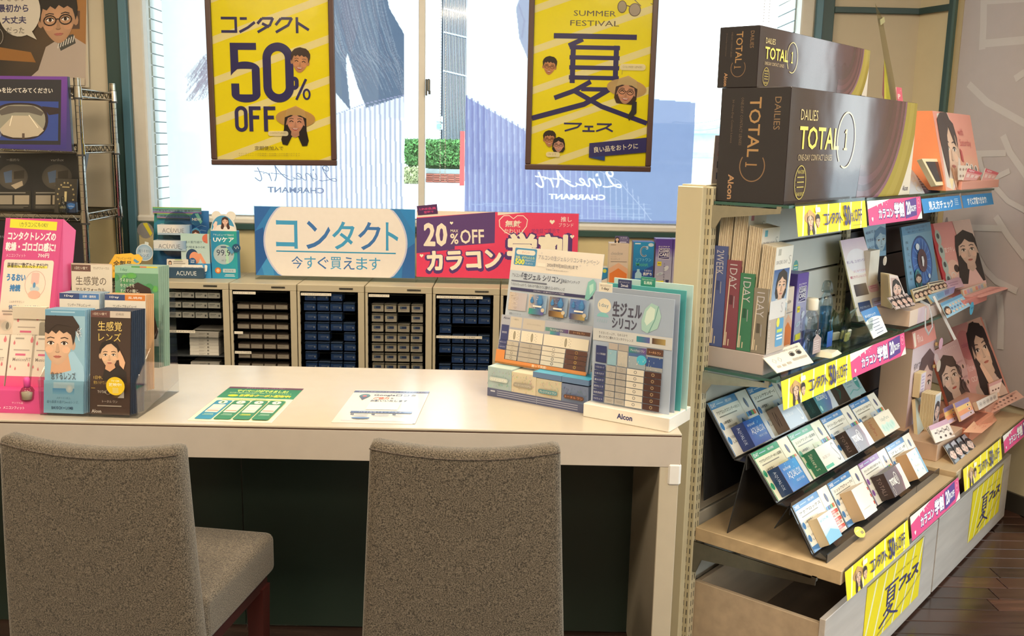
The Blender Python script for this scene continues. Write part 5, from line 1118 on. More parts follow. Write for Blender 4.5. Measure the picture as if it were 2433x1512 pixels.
for x0, x1 in ((.138,.221), (.222,W)):
    mb = MB(); mb.box(x0, x1, .0, D, .071, .085, '5c7aa4', 'satin', top='2f9ec4'); put('gel_pad', mb, t, 'teal topped gel pad')
mb = MB(); mb.box(0, W, .03, D, .085, .0865, 'e8f0f0', 'acrylic'); put('clear_cover', mb, t)
# header board, two folds
mb = MB(); H0, H1 = .078, .385; yb = .060; lean = .055
def hp(x, z): return (x, yb + (z-H0)/(H1-H0)*lean, z)
mb.hexa([hp(-.002,H0), hp(W-.028,H0), (-.002, yb+.0015, H0), (W-.028, yb+.0015, H0), hp(-.002,H1), hp(W-.028,H1), (-.002, yb+lean+.0015, H1), (W-.028, yb+lean+.0015, H1)], 'b9c2d0', 'paper')
cv = mb.cv(Vector(hp(-.002,H1)) + Vector((0,-.0004,0)), (W-.026, 0, 0), Vector((0,-lean,H0-H1)), 250, 290, 'satin')
cv.rect(0, 0, 250, 290, 'b8c4d4'); cv.rect(0, 0, 250, 58, 'dcd4ca'); cv.rrect(8, 2, 62, 42, 3, '3f88b8'); cv.rrect(12, 6, 54, 12, 6, 'dcd8d0'); cv.text('ポイント', 28, 9, 22, 6, 'c85a50', res=1)
cv.text('全員、必ずもらえる!', 12, 21, 54, 7, 'e8e880', bold=.01, res=1); cv.text('500', 12, 29, 26, 13, 'f0e83c', bold=.03); cv.text('円分ポイント', 40, 29, 26, 5, 'f0ecd8', res=1); cv.text('プレゼント', 40, 36, 22, 5, 'f0ecd8', res=1)
cv.text('アルコンの生ジェルシリコンキャンペーン', 76, 14, 164, 12, '7a8090'); cv.text('2026年9月30日(水)まで', 102, 32, 84, 11, '6a6c78', bold=.005); cv.rrect(76, 34, 22, 9, 1, 'e4ded4'); cv.text('応募締切:10月3日(土)23時59分まで', 102, 47, 60, 4, '8a8a90', res=1); 
for q in range(9): cv.ring(84+q*18, 10+(q*37) % 40, 2, 2, .7, 'b4b4bc', n=8)
cv.text('アルコンの', 8, 66, 28, 8, '2c3450', res=1); cv.text('「生ジェル シリコン」', 36, 62, 112, 16, '2c3450', bold=.015); cv.text('製品ラインナップ', 150, 68, 46, 8, '2c3450', res=1)
cv.rect(8, 82, 100, 3, '5a6078'); cv.text('うるおいたっぷりで、なめらかで柔らかさに優れたコンタクトレンズ', 8, 88, 150, 8, '2c3450', res=1); cv.rrect(8, 100, 226, 7, 1, '2c2f5c'); cv.text('さまざまなニーズに合わせたラインナップを展開', 74, 101.5, 84, 4, 'd8d8e4', res=1)
cv.poly([(218,68),(230,60),(238,68),(240,84),(232,100),(222,112),(214,108),(216,84)], '7ab8b4'); cv.poly([(222,76),(232,70),(234,86),(226,98)], 'a8d4cc')
for i, (a_, b_) in enumerate((('c9b9a8','b8b0b8'), ('c9b9a8','3f7cb8'), ('8a8078','3a4a80'), ('5a7ab8','3f6ab0'))):
    x = 8 + i*58; cv.hrect(x, 112, 28, 44, a_, b_); cv.hrect(x+28, 112, 22, 44, b_, '8fa8c4' if i else 'b8b4bc')
    for q in range(34): cv.rect(x+R.uniform(0,24), 113+R.uniform(0,40), R.uniform(2,5), .8, ('9a8a7c', 'e0d4c4')[q % 2] if i < 2 else '7a90b8')
    if i:
        for dx, r_ in ((10,5), (32,8)): cv.ell(x+dx, 128, r_, r_*1.1, '3f84c0', '2f6ca8', n=12); cv.poly([(x+dx-r_*.7,124),(x+dx,124-r_*1.5),(x+dx+r_*.7,124)], '3f84c0')
        cv.hrect(x+4, 146, 40, 14, ('', '2f9a8c', '4a3028', '24306c')[i], ('', '5a4a9c', 'b08a48', 'b09a58')[i]); cv.rect(x+14, 138, 24, 4, 'ece4dc'); cv.ell(x+42, 148, 5, 5, 'c8bca8', n=10)
    cv.text(('通常のシリコーン','プレシジョン ワン','トータル ワン','トータル 14')[i], x+6, 162, 34, 5, '4a5068', res=1)
cv.rect(0, 170, 250, 120, 'a8acbc'); cv.text('Alcon', 6, 174, 18, 6, '2c3450', bold=.02, res=1)
cv.rect(27, 172, 32, 26, 'c4bcb0'); cv.rect(63, 172, 60, 26, 'beb6ac'); cv.text('一般的な', 34, 176, 16, 4, '7a746c', res=1); cv.text('シリコーンハイドロゲル', 74, 183, 38, 4, '7a746c', res=1); cv.hrect(126, 186, 62, 9, '5a9088', '5c3c78'); cv.text('プレシジョン ワン', 138, 188, 36, 5, 'ece8e4', bold=.01, res=1); cv.rect(190, 186, 56, 9, '5a3a34'); cv.text('トータル ワン', 202, 188, 30, 5, 'd8a878', bold=.01, res=1)
cv.hrect(140, 195, 26, 7, '3a9a98', '5c5ca0'); cv.rrect(4, 194, 21, 38, 1, '343c70'); cv.text('酸素透過性', 7, 210, 14, 5, 'c8c8d8', res=1)
for x, w_ in ((27,32), (63,60), (126,120)):
    cv.rect(x, 203, w_, 27, 'e0d8c8'); cv.ell(x+w_*.5, 217, 3.4, 11, 'a8a08c', '8a8474', n=12)
    for q in range(6): cv.ring(x+w_*.5-9-(q % 2)*4, 208+q*3.4, 1.3, 1.3, .4, 'b4b4b0', n=6); cv.ell(x+w_*.5+9+(q % 2)*4, 208+q*3.4, .9, .9, '6a6a68', n=5)
for r_ in range(4):
    y = 232 + r_*11.5
    if r_ < 2: cv.rect(4, y, 21, 10.5, '343c70'); cv.text(('乾きにくさ','なめらかさ')[r_], 6, y+3, 16, 4, 'd0d0dc', res=1)
    for x, w_, c, ic in ((27,32,'b8b0a4','8a8478'), (63,60,'b0a89e','8a8478'), (126,62,'d4ccbe','6a6a6c'), (190,56,'5a3832','b09050')):
        cv.rect(x, y, w_, 10.5, c)
        if (x == 27 and r_ < 2) or (x == 63 and r_ > 1): cv.line([(x+w_/2,y+2),(x+w_/2-3.5,y+8.5),(x+w_/2+3.5,y+8.5),(x+w_/2,y+2)], .7, ic)
        else: cv.ring(x+w_/2, y+5, 3.8, 3.8, .9 if r_ < 2 else 1.6, ic, n=14)
cv.rect(0, 278, 250, 12, 'd88848'); cv.poly([(0,256),(25,256),(25,278),(0,278)], 'd88848'); cv.text('触って実感!', 104, 279.5, 40, 7, 'f4e4cc', bold=.01, res=1)
put('header_board', mb, t)

f0 = onZ(1385, 990, CT)
t = thing('flip_menu_stand', 'tabbed flip card menu in a white base at the right end of the counter', 'stand', f0, RZ)
W = .227; D = .13
mb = MB(); mb.rbox(0, W, 0, D, 0, .034, .0015, 'e6e0d6', 'plastic'); cv = mb.front(0, W, -.0003, 0, .034, 227, 34); cv.text('Alcon', 92, 10, 40, 13, '28306c', bold=.03); put('base', mb, t)
LW = .207
for i, (yy, hh, c, dx) in enumerate(((.028,.275,'a9b8d0',0), (.050,.285,'9aa6b8',.004), (.072,.292,'4aa0a4',.010), (.098,.302,'b4d4d4',.016))):
    mb = MB(); x0 = .006+dx; mb.rbox(x0, x0+LW, yy, yy+.0018, .030, .034+hh, .0006, c if i else 'b4c0d2', 'satin')
    if i == 0:
        cv = mb.cv((x0, yy-.0003, .034+hh), (LW,0,0), (0,0,-hh), 207, 280, 'satin'); cv.rect(0, 0, 207, 280, '9fb0ca', 'a8b6cc')
        cv.ell(27, 34, 18, 18, 'e4dcc8', n=24); cv.text('1day', 15, 28, 25, 12, '5a86a0', shear=-.2); cv.ell(24, 62, 16, 11, '7fc0c8', a0=PI, a1=2*PI, n=14)
        for q in range(5): cv.line([(12+q*6,68),(10+q*6,76)], 1, '8ab4c4')
        cv.text('生ジェル', 50, 20, 76, 36, '4c4c62', bold=.025); cv.text('シリコン', 50, 60, 64, 26, '4c4c62', bold=.025)
        cv.poly([(150,14),(168,20),(176,44),(168,74),(142,88),(128,82),(126,60),(134,30)], 'a4ccc8'); cv.poly([(148,22),(160,28),(158,52),(140,70),(134,60),(138,36)], 'cfe4dc'); cv.line([(168,20),(160,54),(146,86)], 2, '6aa09c')
        cv.rect(0, 92, 207, 30, 'c8ccd0'); cv.text('うるおいたっぷり、なめらかで', 16, 98, 76, 7, '3a3e50', res=1); cv.text('柔らかさに優れたコンタクトレンズ', 16, 108, 92, 7, '3a3e50', res=1); cv.hrect(116, 98, 34, 14, '2a8a98', '5a5aa0'); cv.hrect(156, 98, 34, 14, '4a3030', 'b09a60')
        for x, w_, c1 in ((44,24,'b4aca8'), (70,26,'aaa4a0')): cv.rect(x, 124, w_, 16, c1)
        cv.hrect(98, 126, 44, 15, '2f8a8c', '6a4a90'); cv.text('プレシジョン ワン', 101, 131, 37, 6, 'f0ece8', bold=.01, res=1); cv.rect(144, 124, 42, 16, '5a3c34'); cv.text('トータル ワン', 150, 130, 30, 6, 'e8b888', bold=.01, res=1)
        cv.rect(10, 134, 29, 42, '2f3a6c'); cv.text('レンズ断面図', 13, 152, 23, 5, 'd0d4e0', res=1); cv.rect(42, 141, 24, 38, '8fb8cc'); cv.rect(69, 141, 26, 38, 'c0bcb4'); cv.rect(98, 141, 44, 38, '9aa8b4'); cv.rect(98, 141, 44, 8, '4a6aa0'); cv.rect(144, 141, 42, 38, 'a0a4a8'); cv.rect(144, 145, 42, 24, '34508c'); cv.ell(132, 156, 13, 12, '4ab8d8', n=18)
        for q in range(40): cv.rect(R.uniform(43,184), R.uniform(142,176), 1, 4, ('a8b8bc','d4d0c8')[q % 2])
        for r_, s in enumerate(('うるおいキープ','なめらかさ','柔らかさ','乾きにくさ','酸素透過性','UVカット')):
            y = 180 + r_*16; cv.rect(10, y, 29, 14.5, '2f3a6c'); cv.text(s, 12, y+5, 24, 5, 'd0d4e0', res=1)
            for x, w_, c1, ic in ((42,25,'aaa6a2','908c88'), (69,26,'a6a29e','908c88'), (97,44,'d8d2c6','7a7a7c'), (143,43,'4a2f2c','b09a78')):
                cv.rect(x, y, w_, 14.5, c1)
                if r_ == 5 and x < 90: cv.rect(x+4, y+5, w_-8, 1.5, ic); cv.rect(x+6, y+8, w_-12, 1.5, ic)
                elif (r_ + (x == 69)) % 3 == 0 and x < 90: cv.line([(x+w_/2,y+3),(x+w_/2-4,y+11),(x+w_/2+4,y+11),(x+w_/2,y+3)], .7, ic)
                else: cv.ring(x+w_/2, y+7, 4, 4, 1 if x < 90 else 1.5, ic, n=14)
    put('flip_card', mb, t)
for nm, x, z, w_, c, ink, s2, yy in (('tab', .006, .309, .036, 'e4dccc', '5a5450', '1day', .05), ('tab', .046, .319, .036, '2c3564', 'd8d8e4', '2week', .072), ('tab', .094, .327, .038, '2a8a78', 'd8f0e4', '乱視用', .098)):
    mb = MB(); mb.rbox(x, x+w_, yy-.0008, yy+.0008, z-.02, z+.018, .0004, c, 'satin'); cv = mb.front(x, x+w_, yy-.0011, z-.004, z+.018, 36, 22); cv.text('生ジェルシリコン', 4, 4, 28, 4, ink, res=1); cv.text(s2, 8, 10, 20, 8, ink, bold=.02, res=1); put(nm, mb, t, {'1day': 'cream tab', '2week': 'navy tab'}.get(s2, 'green tab'))

# ================================================================== clear leaflet rack at the left end of the counter
BX, BY = -1.108, 2.200
t = thing('leaflet_rack', 'clear acrylic two-column leaflet rack at the left end of the counter', 'rack', (BX, BY, CT), -.05)
def pl_(*a): mb = MB(); mb.box(*a, 'ffffff', 'acrylic'); return mb
put('base_plate', pl_(0,.236, 0,.25, 0,.003), t)
for (y, z) in ((0,.085), (.075,.15), (.15,.205)):
    put('pocket_front', pl_(0,.236, y, y+.0025, .0 if y == 0 else .02, z), t)
    mb = MB(); mb.prism([(0,y,z-.001),(.236,y,z-.001),(.236,y-.0,z),(0,y,z)], (0,.0025,0), 'ffffff', 'acrylic'); put('pocket_rim', mb, t)
for x in (0, .117, .2335):
    mb = MB(); mb.prism([(x,0,0),(x,.25,.03),(x,.25,.26),(x,.17,.24),(x,.16,.205),(x,.10,.16),(x,.09,.15),(x,.02,.10),(x,0,.085)], (.0025,0,0), 'ffffff', 'acrylic'); put('divider', mb, t)
put('back_plate', pl_(0,.236, .2475,.25, .0,.27), t)
from functools import partial
RK = Matrix.Translation(Vector((BX, BY, CT))) @ Matrix.Rotation(-.05, 4, 'Z')
TUCK = ['', 'second from the front', 'third from the front', 'fourth from the front', 'fifth from the front', 'sixth from the front', 'seventh from the front', 'rearmost']
def leaflets(x0, w_, y0, n, z0, h, paint, dw, dh, edge, back, label, lean=.10, group='leaflets', step=.0034, spread=.0, tuck=None):
    tuck = tuck or ' '.join(label.split(',')[0].split()[:4])
    for q in range(n):
        mb = MB(); th = step*.8; L = lean*h
        mb.hexa([(0,0,0),(w_,0,0),(0,th,0),(w_,th,0),(0,L,h),(w_,L,h),(0,L+th,h),(w_,L+th,h)], edge if q == 0 else back, 'satin')
        if q == 0: cv = mb.cv((0,L-.0002,h), (w_,0,0), (0,-L,-h), dw, dh, 'satin'); paint(cv)
        p = RK @ Vector((x0 + q*spread, y0 + q*step, z0 + q*.0004))
        put('leaflet', mb, None, label if q == 0 else '%s tucked %s in its rack pocket' % (tuck, TUCK[q]), 'leaflet', group, loc=p, rz=-.05)
def b_blue(cv):   # 99 x 240
    cv.rect(0, 0, 99, 240, '9fc4d8', '7fb4d2'); cv.rect(0, 0, 99, 14, '6fa4c4'); cv.rect(14, 4, 60, 3, 'a8cce0')
    cv.poly([(52,100),(72,96),(96,130),(99,150),(99,166),(20,166),(30,140)], 'a4cde6'); cv.poly([(18,110),(58,100),(66,140),(30,150),(14,150)], 'd8a888')
    cv.face(32, 76, 104, '3a2c26', skin='edc2a2', style='short', mk='c47468')
    cv.poly([(2,14),(70,14),(86,36),(88,62),(80,50),(62,38),(30,34),(10,50),(0,40)], '3a2c28')
    for q in range(20): a = R.uniform(-1.2, 1.2); r_ = R.uniform(0, 16); cv.line([(78+r_*math.cos(a)*.7, 56+q*.6-10), (82+r_*math.cos(a)*.8, 48+r_*math.sin(a)+q)], .9, ('e8eef4','b8c8dc','ffffff')[q % 3])
    cv.rect(0, 164, 99, 76, '86bad6', '7fb6d4'); cv.text('息するレンズ', 18, 144, 62, 18, '3c3a40', bold=.005, shear=-.1)
    cv.rect(24, 168, 52, 26, 'a8c8d8'); cv.rect(22, 182, 54, 14, '4a94c8', '7ab4d4'); cv.ell(64, 182, 9, 10, 'd8dcd8', 'a8c4d0', n=16)
    cv.text('メダリスト史上、', 32, 202, 36, 5, '5a84a0', res=1); cv.text('最も酸素を通す2weekレンズ。', 8, 210, 80, 7, '5a84a0', res=1); cv.text('BAUSCH + LOMB', 20, 224, 54, 7, '2c4c70', bold=.03, res=1)
def b_brown(cv):
    cv.rect(0, 0, 99, 240, '3c2c26', '4a342c'); cv.rect(0, 0, 48, 15, '6a4440'); cv.rect(48, 0, 51, 15, 'cdc0b4'); cv.text('1日使い捨て', 6, 4, 34, 6, 'e0d0c0', bold=.01, res=1); cv.text('近視用', 62, 4, 20, 6, '8a8078', res=1)
    cv.text('生感覚', 18, 24, 60, 22, 'e8cc78', bold=.004); cv.text('レンズ', 20, 50, 56, 20, 'e0c468', bold=.002)
    cv.poly([(30,160),(36,132),(56,118),(74,128),(90,140),(92,165)], '2c2422'); cv.face(48, 100, 62, '241c1a', skin='eec4a0', style='tied', rot=-.03)
    cv.poly([(70,96),(74,90),(82,104),(88,118),(84,134),(74,124),(72,112),(64,114),(70,106)], 'e4b490'); cv.poly([(40,124),(60,120),(64,130),(50,140),(38,134)], 'd8a480')
    cv.text('1日中、', 10, 150, 22, 8, 'e4c468', res=1); cv.text('何もつけていないような', 10, 162, 58, 8, 'e4c468', res=1); cv.rect(4, 178, 10, 1.4, 'c8a858')
    cv.text('TOTAL', 20, 184, 22, 6, 'f0e8e0', bold=.01, res=1); cv.ring(46, 187, 6, 6, .8, 'd8c8b8', n=14); cv.hrect(56, 180, 30, 20, '4a3028', 'b8963c'); cv.poly([(70,200),(86,184),(86,200)], 'e8e0d4')
    cv.text('トータル ワン', 32, 206, 38, 6, 'd8ccc0', res=1); cv.rect(20, 218, 60, 2.5, 'b8aca0'); cv.text('Alcon', 6, 228, 24, 8, 'e8e0d8', bold=.03, res=1)
leaflets(.008, .096, .006, 6, .005, .243, b_blue, 99, 240, '9fc4d8', '7fa8c4', 'light blue leaflet with a young man portrait, front left of the leaflet rack', lean=.14, step=.0038, spread=.0028, group='light blue leaflets in the rack', tuck='light blue leaflet')
leaflets(.118, .096, .006, 8, .005, .243, b_brown, 99, 240, '3c2c26', '24344c', 'dark brown leaflet with a woman portrait, front right of the leaflet rack', lean=.14, step=.0042, spread=.003, group='dark leaflets in the rack', tuck='navy edged leaflet')
mb = MB(); cv = mb.cv((-.022, -.0003, .022), (.044,0,0), (0,0,-.044), 50, 50, 'satin'); cv.ell(25, 25, 25, 25, 'f0cc28', n=26); cv.text('TV CM', 14, 8, 22, 5, 'fbf4d0', bold=.03, res=1); cv.text('放映中!', 8, 16, 34, 9, 'fbf4d0', bold=.03); cv.rrect(17, 29, 16, 15, 1, 'e8d070')
mb.cyl((0, 0, 0), (0, .0008, 0), .022, c='d8b420', m='satin', n=22); new('round_sticker', 'round yellow sticker on the front of the leaflet rack', 'sticker', mb, loc=RK @ Vector((.187, -.0012, .077)), rz=-.05)
def b_white(tag, c, l2, nm):
    def p(cv):
        cv.rect(0, 0, 96, 230, 'e2dcd2'); cv.rect(0, 0, 48, 14, '34487c'); cv.rect(48, 0, 48, 14, c); cv.text('1Day', 12, 4, 22, 6, 'f0ece8', bold=.02, res=1); cv.text(tag, 56, 4, 32, 6, 'f0ece8', bold=.01, res=1)
        cv.text('ワンデー アキュビュー®', 20, 24, 56, 8, '5c5a5c', res=1); cv.text(l2, 16, 36, 60, 8, '5c5a5c', res=1)
        if nm: cv.rrect(44, 47, 30, 5, 2, 'e08a40')
    return p
leaflets(.010, .098, .082, 7, .045, .232, b_white('近視・遠視用', '4a7ab8', 'オアシス® MAX', 0), 96, 230, 'dcd6cc', '8fa4b8', 'white leaflet with a navy and blue top bar, middle row left of the rack', lean=.1, step=.0036, spread=.0025, group='white leaflets, middle row left', tuck='white navy-topped leaflet')
leaflets(.122, .100, .082, 5, .045, .232, b_white('乱視用', 'd88038', 'オアシス® MAX', 1), 96, 230, 'dcd6cc', 'c8a078', 'white leaflet with a navy and orange top bar, middle row right of the rack', lean=.1, step=.0036, spread=.0035, group='white leaflets, middle row right', tuck='white orange-topped leaflet')
def b_multi(cv): cv.rect(0, 0, 100, 230, 'dcd2c2'); cv.rect(0, 0, 48, 15, '6a4a44'); cv.text('1日使い捨て', 8, 4, 32, 7, 'e4d8cc', bold=.01, res=1); cv.text('マルチフォーカル', 54, 4, 40, 6, '8a7e72', res=1); cv.text('生感覚の', 10, 26, 76, 20, '5c5048'); cv.text('マルチフォーカル。', 10, 52, 76, 9, '5c5048', bold=.01, res=1); cv.rect(0, 66, 100, 164, '5a4238')
leaflets(.006, .102, .158, 5, .085, .252, b_multi, 100, 230, 'dcd2c2', 'b8a898', 'beige leaflet with brown lettering, back row left of the rack', lean=.08, step=.0034, spread=-.002, group='beige leaflets, back row left', tuck='beige leaflet')
def b_green(cv):
    cv.rect(0, 0, 104, 230, '6a9c7c', '4a8878'); cv.rect(0, 0, 104, 16, '98c4ac'); cv.text('1day', 14, 5, 16, 8, '3a7a64', res=1); cv.rect(40, 0, 20, 3, '4a9a50'); cv.rect(60, 0, 16, 3, 'e07a48'); cv.rect(76, 0, 26, 3, 'e0d040')
    for q in range(18): cv.ell(R.uniform(0,104), R.uniform(20,90), R.uniform(5,14), R.uniform(4,10), ('6ab04c','8ac858','4a9858','5aa870')[q % 4], ('5aa860','6ab860','4a9060','50a068')[q % 4], n=10)
    cv.face(56, 84, 84, '3c2a26', skin='e8b898', style='long', shirt='d8e4e0'); cv.text('うるおいと', 14, 28, 34, 8, 'f4f8e8', res=1); cv.text('やさしさを', 14, 40, 34, 8, 'f4f8e8', res=1); cv.text('すべての瞳に。', 14, 52, 46, 8, 'f4f8e8', res=1)
leaflets(.116, .110, .158, 6, .085, .252, b_green, 104, 230, 'a0b5a8', '8aa79a', 'green leafy leaflet with a woman portrait, back row right of the rack', lean=.08, step=.004, spread=.0035, group='green leaflets, back row right', tuck='green leaflet')

# yellow pop card behind the rack
mb = MB(); cv = mb.cv((0,0,.075), (.085,0,0), (-.006,-.01,-.07), 85, 70, 'satin'); cv.clip = False; cv.poly([(10,4),(52,0),(60,4),(72,2),(84,12),(80,24),(70,34),(66,60),(2,66),(-4,30)], 'ecb838'); cv.text('アキュビュー®は', 14, 10, 40, 7, '6a5830', res=1); cv.text('全製品', 8, 20, 48, 15, '5a4a28', bold=.03); cv.text('UVカット機能付', 6, 42, 46, 10, '6a5830', res=1); cv.poly([(62,14),(76,22),(70,26),(60,20)], '5a94b4')
yp = onY(268, 668, 2.52); mb.box(.03, .036, .001, .003, CT-yp.z, .03, 'e8e0d0', 'paper'); new('yellow_pop_card', 'yellow pop card standing behind the green leaflets', 'card', mb, loc=onY(268, 668, 2.52), rz=0)

# ================================================================== pink eye drop display
t = thing('eyedrop_display', 'pink cardboard eye drop display with a tall printed header at the far left', 'display', (-1.30, 2.215, CT), -.03)
def tilt_card(nm, pts, th, c, dw, dh, paint, lab=None, m='satin'):
    tl, tr, br, bl = [Vector(p) for p in pts]; mb = MB(); n = (tr-tl).cross(tl-bl).normalized(); mb.prism([bl, br, tr, tl], -n*th, c, m)
    cv = mb.cv(tl + n*.0003, tr-tl, bl-tl, dw, dh, m); paint(cv); return put(nm, mb, t, lab)
def p_tray(cv):
    cv.rect(0, 0, 200, 60, 'd04488', 'c43a7c'); cv.text('ロゴロ感が', -2+4, 12, 42, 12, 'f8e4ec', bold=.03); cv.rrect(4, 28, 42, 12, 2, 'f4d8e0'); cv.text('メニコンフィット', 96, 42, 50, 8, 'f8e0ea', bold=.01, res=1); cv.text('サンプル品', 116, 30, 26, 5, 'f4d0e0', res=1)
    for q in range(4): cv.ell(56+q*11, 47, 1.6, 1.6, 'f8d8e6', n=6)
mb = MB(); mb.hexa([(0,0,0),(.205,0,0),(0,.14,0),(.205,.14,0),(0,.012,.052),(.205,.012,.052),(0,.14,.052),(.205,.14,.052)], 'c43a7e', 'satin'); cv = mb.cv((0,-.0003,0) if False else (0,.0117,.0522), (.205,0,0), (0,-.0120,-.052), 200, 60, 'satin'); p_tray(cv); put('tray', mb, t)
def p_pack(cv):
    cv.rect(0, 0, 70, 100, 'e6dccf'); cv.rect(0, 80, 70, 20, 'd85a8a', 'e04888'); cv.text('MeniconFIT', 12, 44, 50, 7, '8a7e78', bold=.01, res=1); cv.rect(18, 36, 28, 4, 'd86a90'); cv.rect(12, 28, 44, 2.2, 'b4a8a0'); cv.rect(14, 5, 24, 3, 'a8a098')
    for x, y, s in ((12,16,4), (60,10,6), (8,62,3), (58,58,4), (22,66,3)): cv.ell(x, y, s*.7, s*.8, 'd87a84', n=10); cv.poly([(x-s*.6,y-s*.3),(x,y-s*1.5),(x+s*.6,y-s*.3)], 'd87a84')
for i, x in enumerate((.014, .080, .136)):
    tilt_card('sample_pack', [(x+.004,.085,.172-.0*i),(x+.066,.085,.172),(x+.062,.05,.052),(x,.05,.052)], .012, 'dccfc4', 70, 100, p_pack, 'white sample pack with pink drops')
tilt_card('rear_box', [(.078,.115,.222),(.168,.115,.222),(.172,.10,.10),(.070,.10,.10)], .05, 'd8cdb8', 90, 100, lambda cv: (cv.rect(0,0,90,100,'ddd2be'), p_pack(cv), cv.rrect(66, 18, 16, 80, 4, '9a9488')), 'cream box behind the packs')
def p_head(cv):      # 165 x 330
    cv.rect(0, 0, 165, 330, 'd8508f'); cv.poly([(14,2),(150,6),(150,24),(14,20)], 'ece43c'); cv.text('\\カラコンにもOK!/', 42, 8, 82, 10, '6a5a30', res=1)
    cv.text('コンタクトレンズの', 12, 28, 138, 17, 'fdf2f4', bold=.04); cv.text('乾燥・ゴロゴロ感に!', 8, 50, 144, 18, 'fdf2f4', bold=.04); cv.text('メニコンフィット', 12, 74, 56, 7, 'fadce8', res=1); cv.text('700円', 104, 72, 32, 9, 'fdf2f4', bold=.02, res=1)
    cv.rrect(8, 86, 144, 166, 6, 'efe2d4'); cv.rect(18, 98, 116, 5, 'ece05c'); cv.text('装着前に"数滴たらすだけ"!', 18, 92, 118, 11, '4a4444', bold=.02, res=1)
    cv.text('うるおい', 20, 116, 54, 14, '3f86c4', bold=.05); cv.text('持続', 32, 138, 30, 14, '3f86c4', bold=.05); cv.ring(104, 136, 30, 28, 1, 'd8a8a0', n=24); cv.rrect(92, 112, 22, 24, 4, 'e8c0b8'); cv.ell(104, 146, 14, 6, 'c8d4dc', n=14); cv.ell(104, 158, 18, 9, 'ecb8a8', n=14); cv.ell(102, 138, 4, 6, '5a94c4', n=10)
    cv.text('快適なつけ心地に', 34, 180, 92, 10, '5a7eb0', bold=.02, res=1); cv.text('ふんわりやさしい', 34, 171, 44, 5, '8a8a90', res=1)
    for x in (28, 104): cv.ell(x+4, 224, 14, 10, 'ddd8cc', n=14); cv.ell(x+8, 224, 5, 8, '8a8880', n=10); cv.rect(x-12, 192, 34, 3, 'a8a098'); cv.rect(x-8, 198, 26, 3, 'a8a098'); cv.rect(x-10, 242, 34, 4, '8a8078')
    cv.poly([(56,218),(70,218),(70,213),(80,224),(70,235),(70,230),(56,230)], '3f96c8')
    cv.rect(0, 258, 165, 72, 'e8d8cc'); cv.text('メニコンフ', 46, 276, 100, 13, '6a5c5c', res=1); cv.text('Menicon', 70, 262, 50, 6, '9a8e88', res=1); cv.text('Meniconfit', 70, 292, 40, 5, '9a8e88', res=1); cv.ell(50, 308, 9, 8, 'e0d860', n=12); cv.ell(104, 308, 9, 8, 'e0d860', n=12); cv.ell(66, 312, 12, 12, 'a8c4d4', n=14); cv.poly([(0,330),(0,322),(60,312),(120,316),(165,326),(165,330)], 'e06a9c')
tilt_card('header_card', [(-.012+.045,.19,.447),(.165+.012,.19,.447),(.152,.13,.055),(-.002,.13,.055)], .002, 'd04a8a', 165, 330, p_head)
mb = MB(); mb.prism([(.177,.191,.447),(.200,.205,.418),(.176,.14,.055),(.152,.131,.055)], (0,.002,0), 'cc4a88', 'satin'); put('side_flap', mb, t)
mb = MB(); cv = mb.cv((-.018,.123,.222), (.05,0,0), (0,0,-.024), 50, 24); cv.rrect(0, 0, 50, 24, 4, 'e0607c'); cv.text('装着薬', 8, 9, 34, 12, 'f8e4e4', bold=.03); put('small_tag', mb, t, 'small coral tag')
mb = MB(); cv = mb.cv((.079,.107,.238), (.085,0,0), (0,0,-.03), 85, 30); cv.rect(0, 0, 85, 30, 'ddd2c0'); mb.box(.079, .164, .1075, .118, .208, .238, 'd4c8b4', 'paper'); put('info_slips', mb, t)
bt = RK @ Vector((-.055, -.004, 0))
mb = MB(); mb.lathe([(.002,0),(.013,0),(.016,.004),(.016,.020),(.011,.030),(.0075,.033)], 'd4cfc6', 'acrylic', 18); mb.lathe([(.012,.004),(.0135,.018)], 'd8d2c8', 'paper', 14); mb.lathe([(.0072,.033),(.0078,.048),(.0055,.052),(.002,.053)], 'e0489c', 'plastic', 16)
bo = thing('eyedrop_bottle', 'tiny clear eye drop bottle with a pink cap in the pink display', 'bottle', Vector((-1.145, 2.222, CT+.030)), 0)
mb = MB(); mb.lathe([(.002,0),(.014,0),(.017,.004),(.017,.020),(.012,.030),(.0075,.033)], 'e0dcd4', 'acrylic', 18); mb.lathe([(.002,.003),(.0125,.003),(.0135,.02),(.002,.022)], 'cfc8bc', 'paper', 14); put('flask', mb, bo, smooth=True)
mb = MB(); mb.lathe([(.002,.031),(.0072,.031),(.0078,.050),(.0055,.055),(.002,.056)], 'e0489c', 'plastic', 16); put('cap', mb, bo, smooth=True)

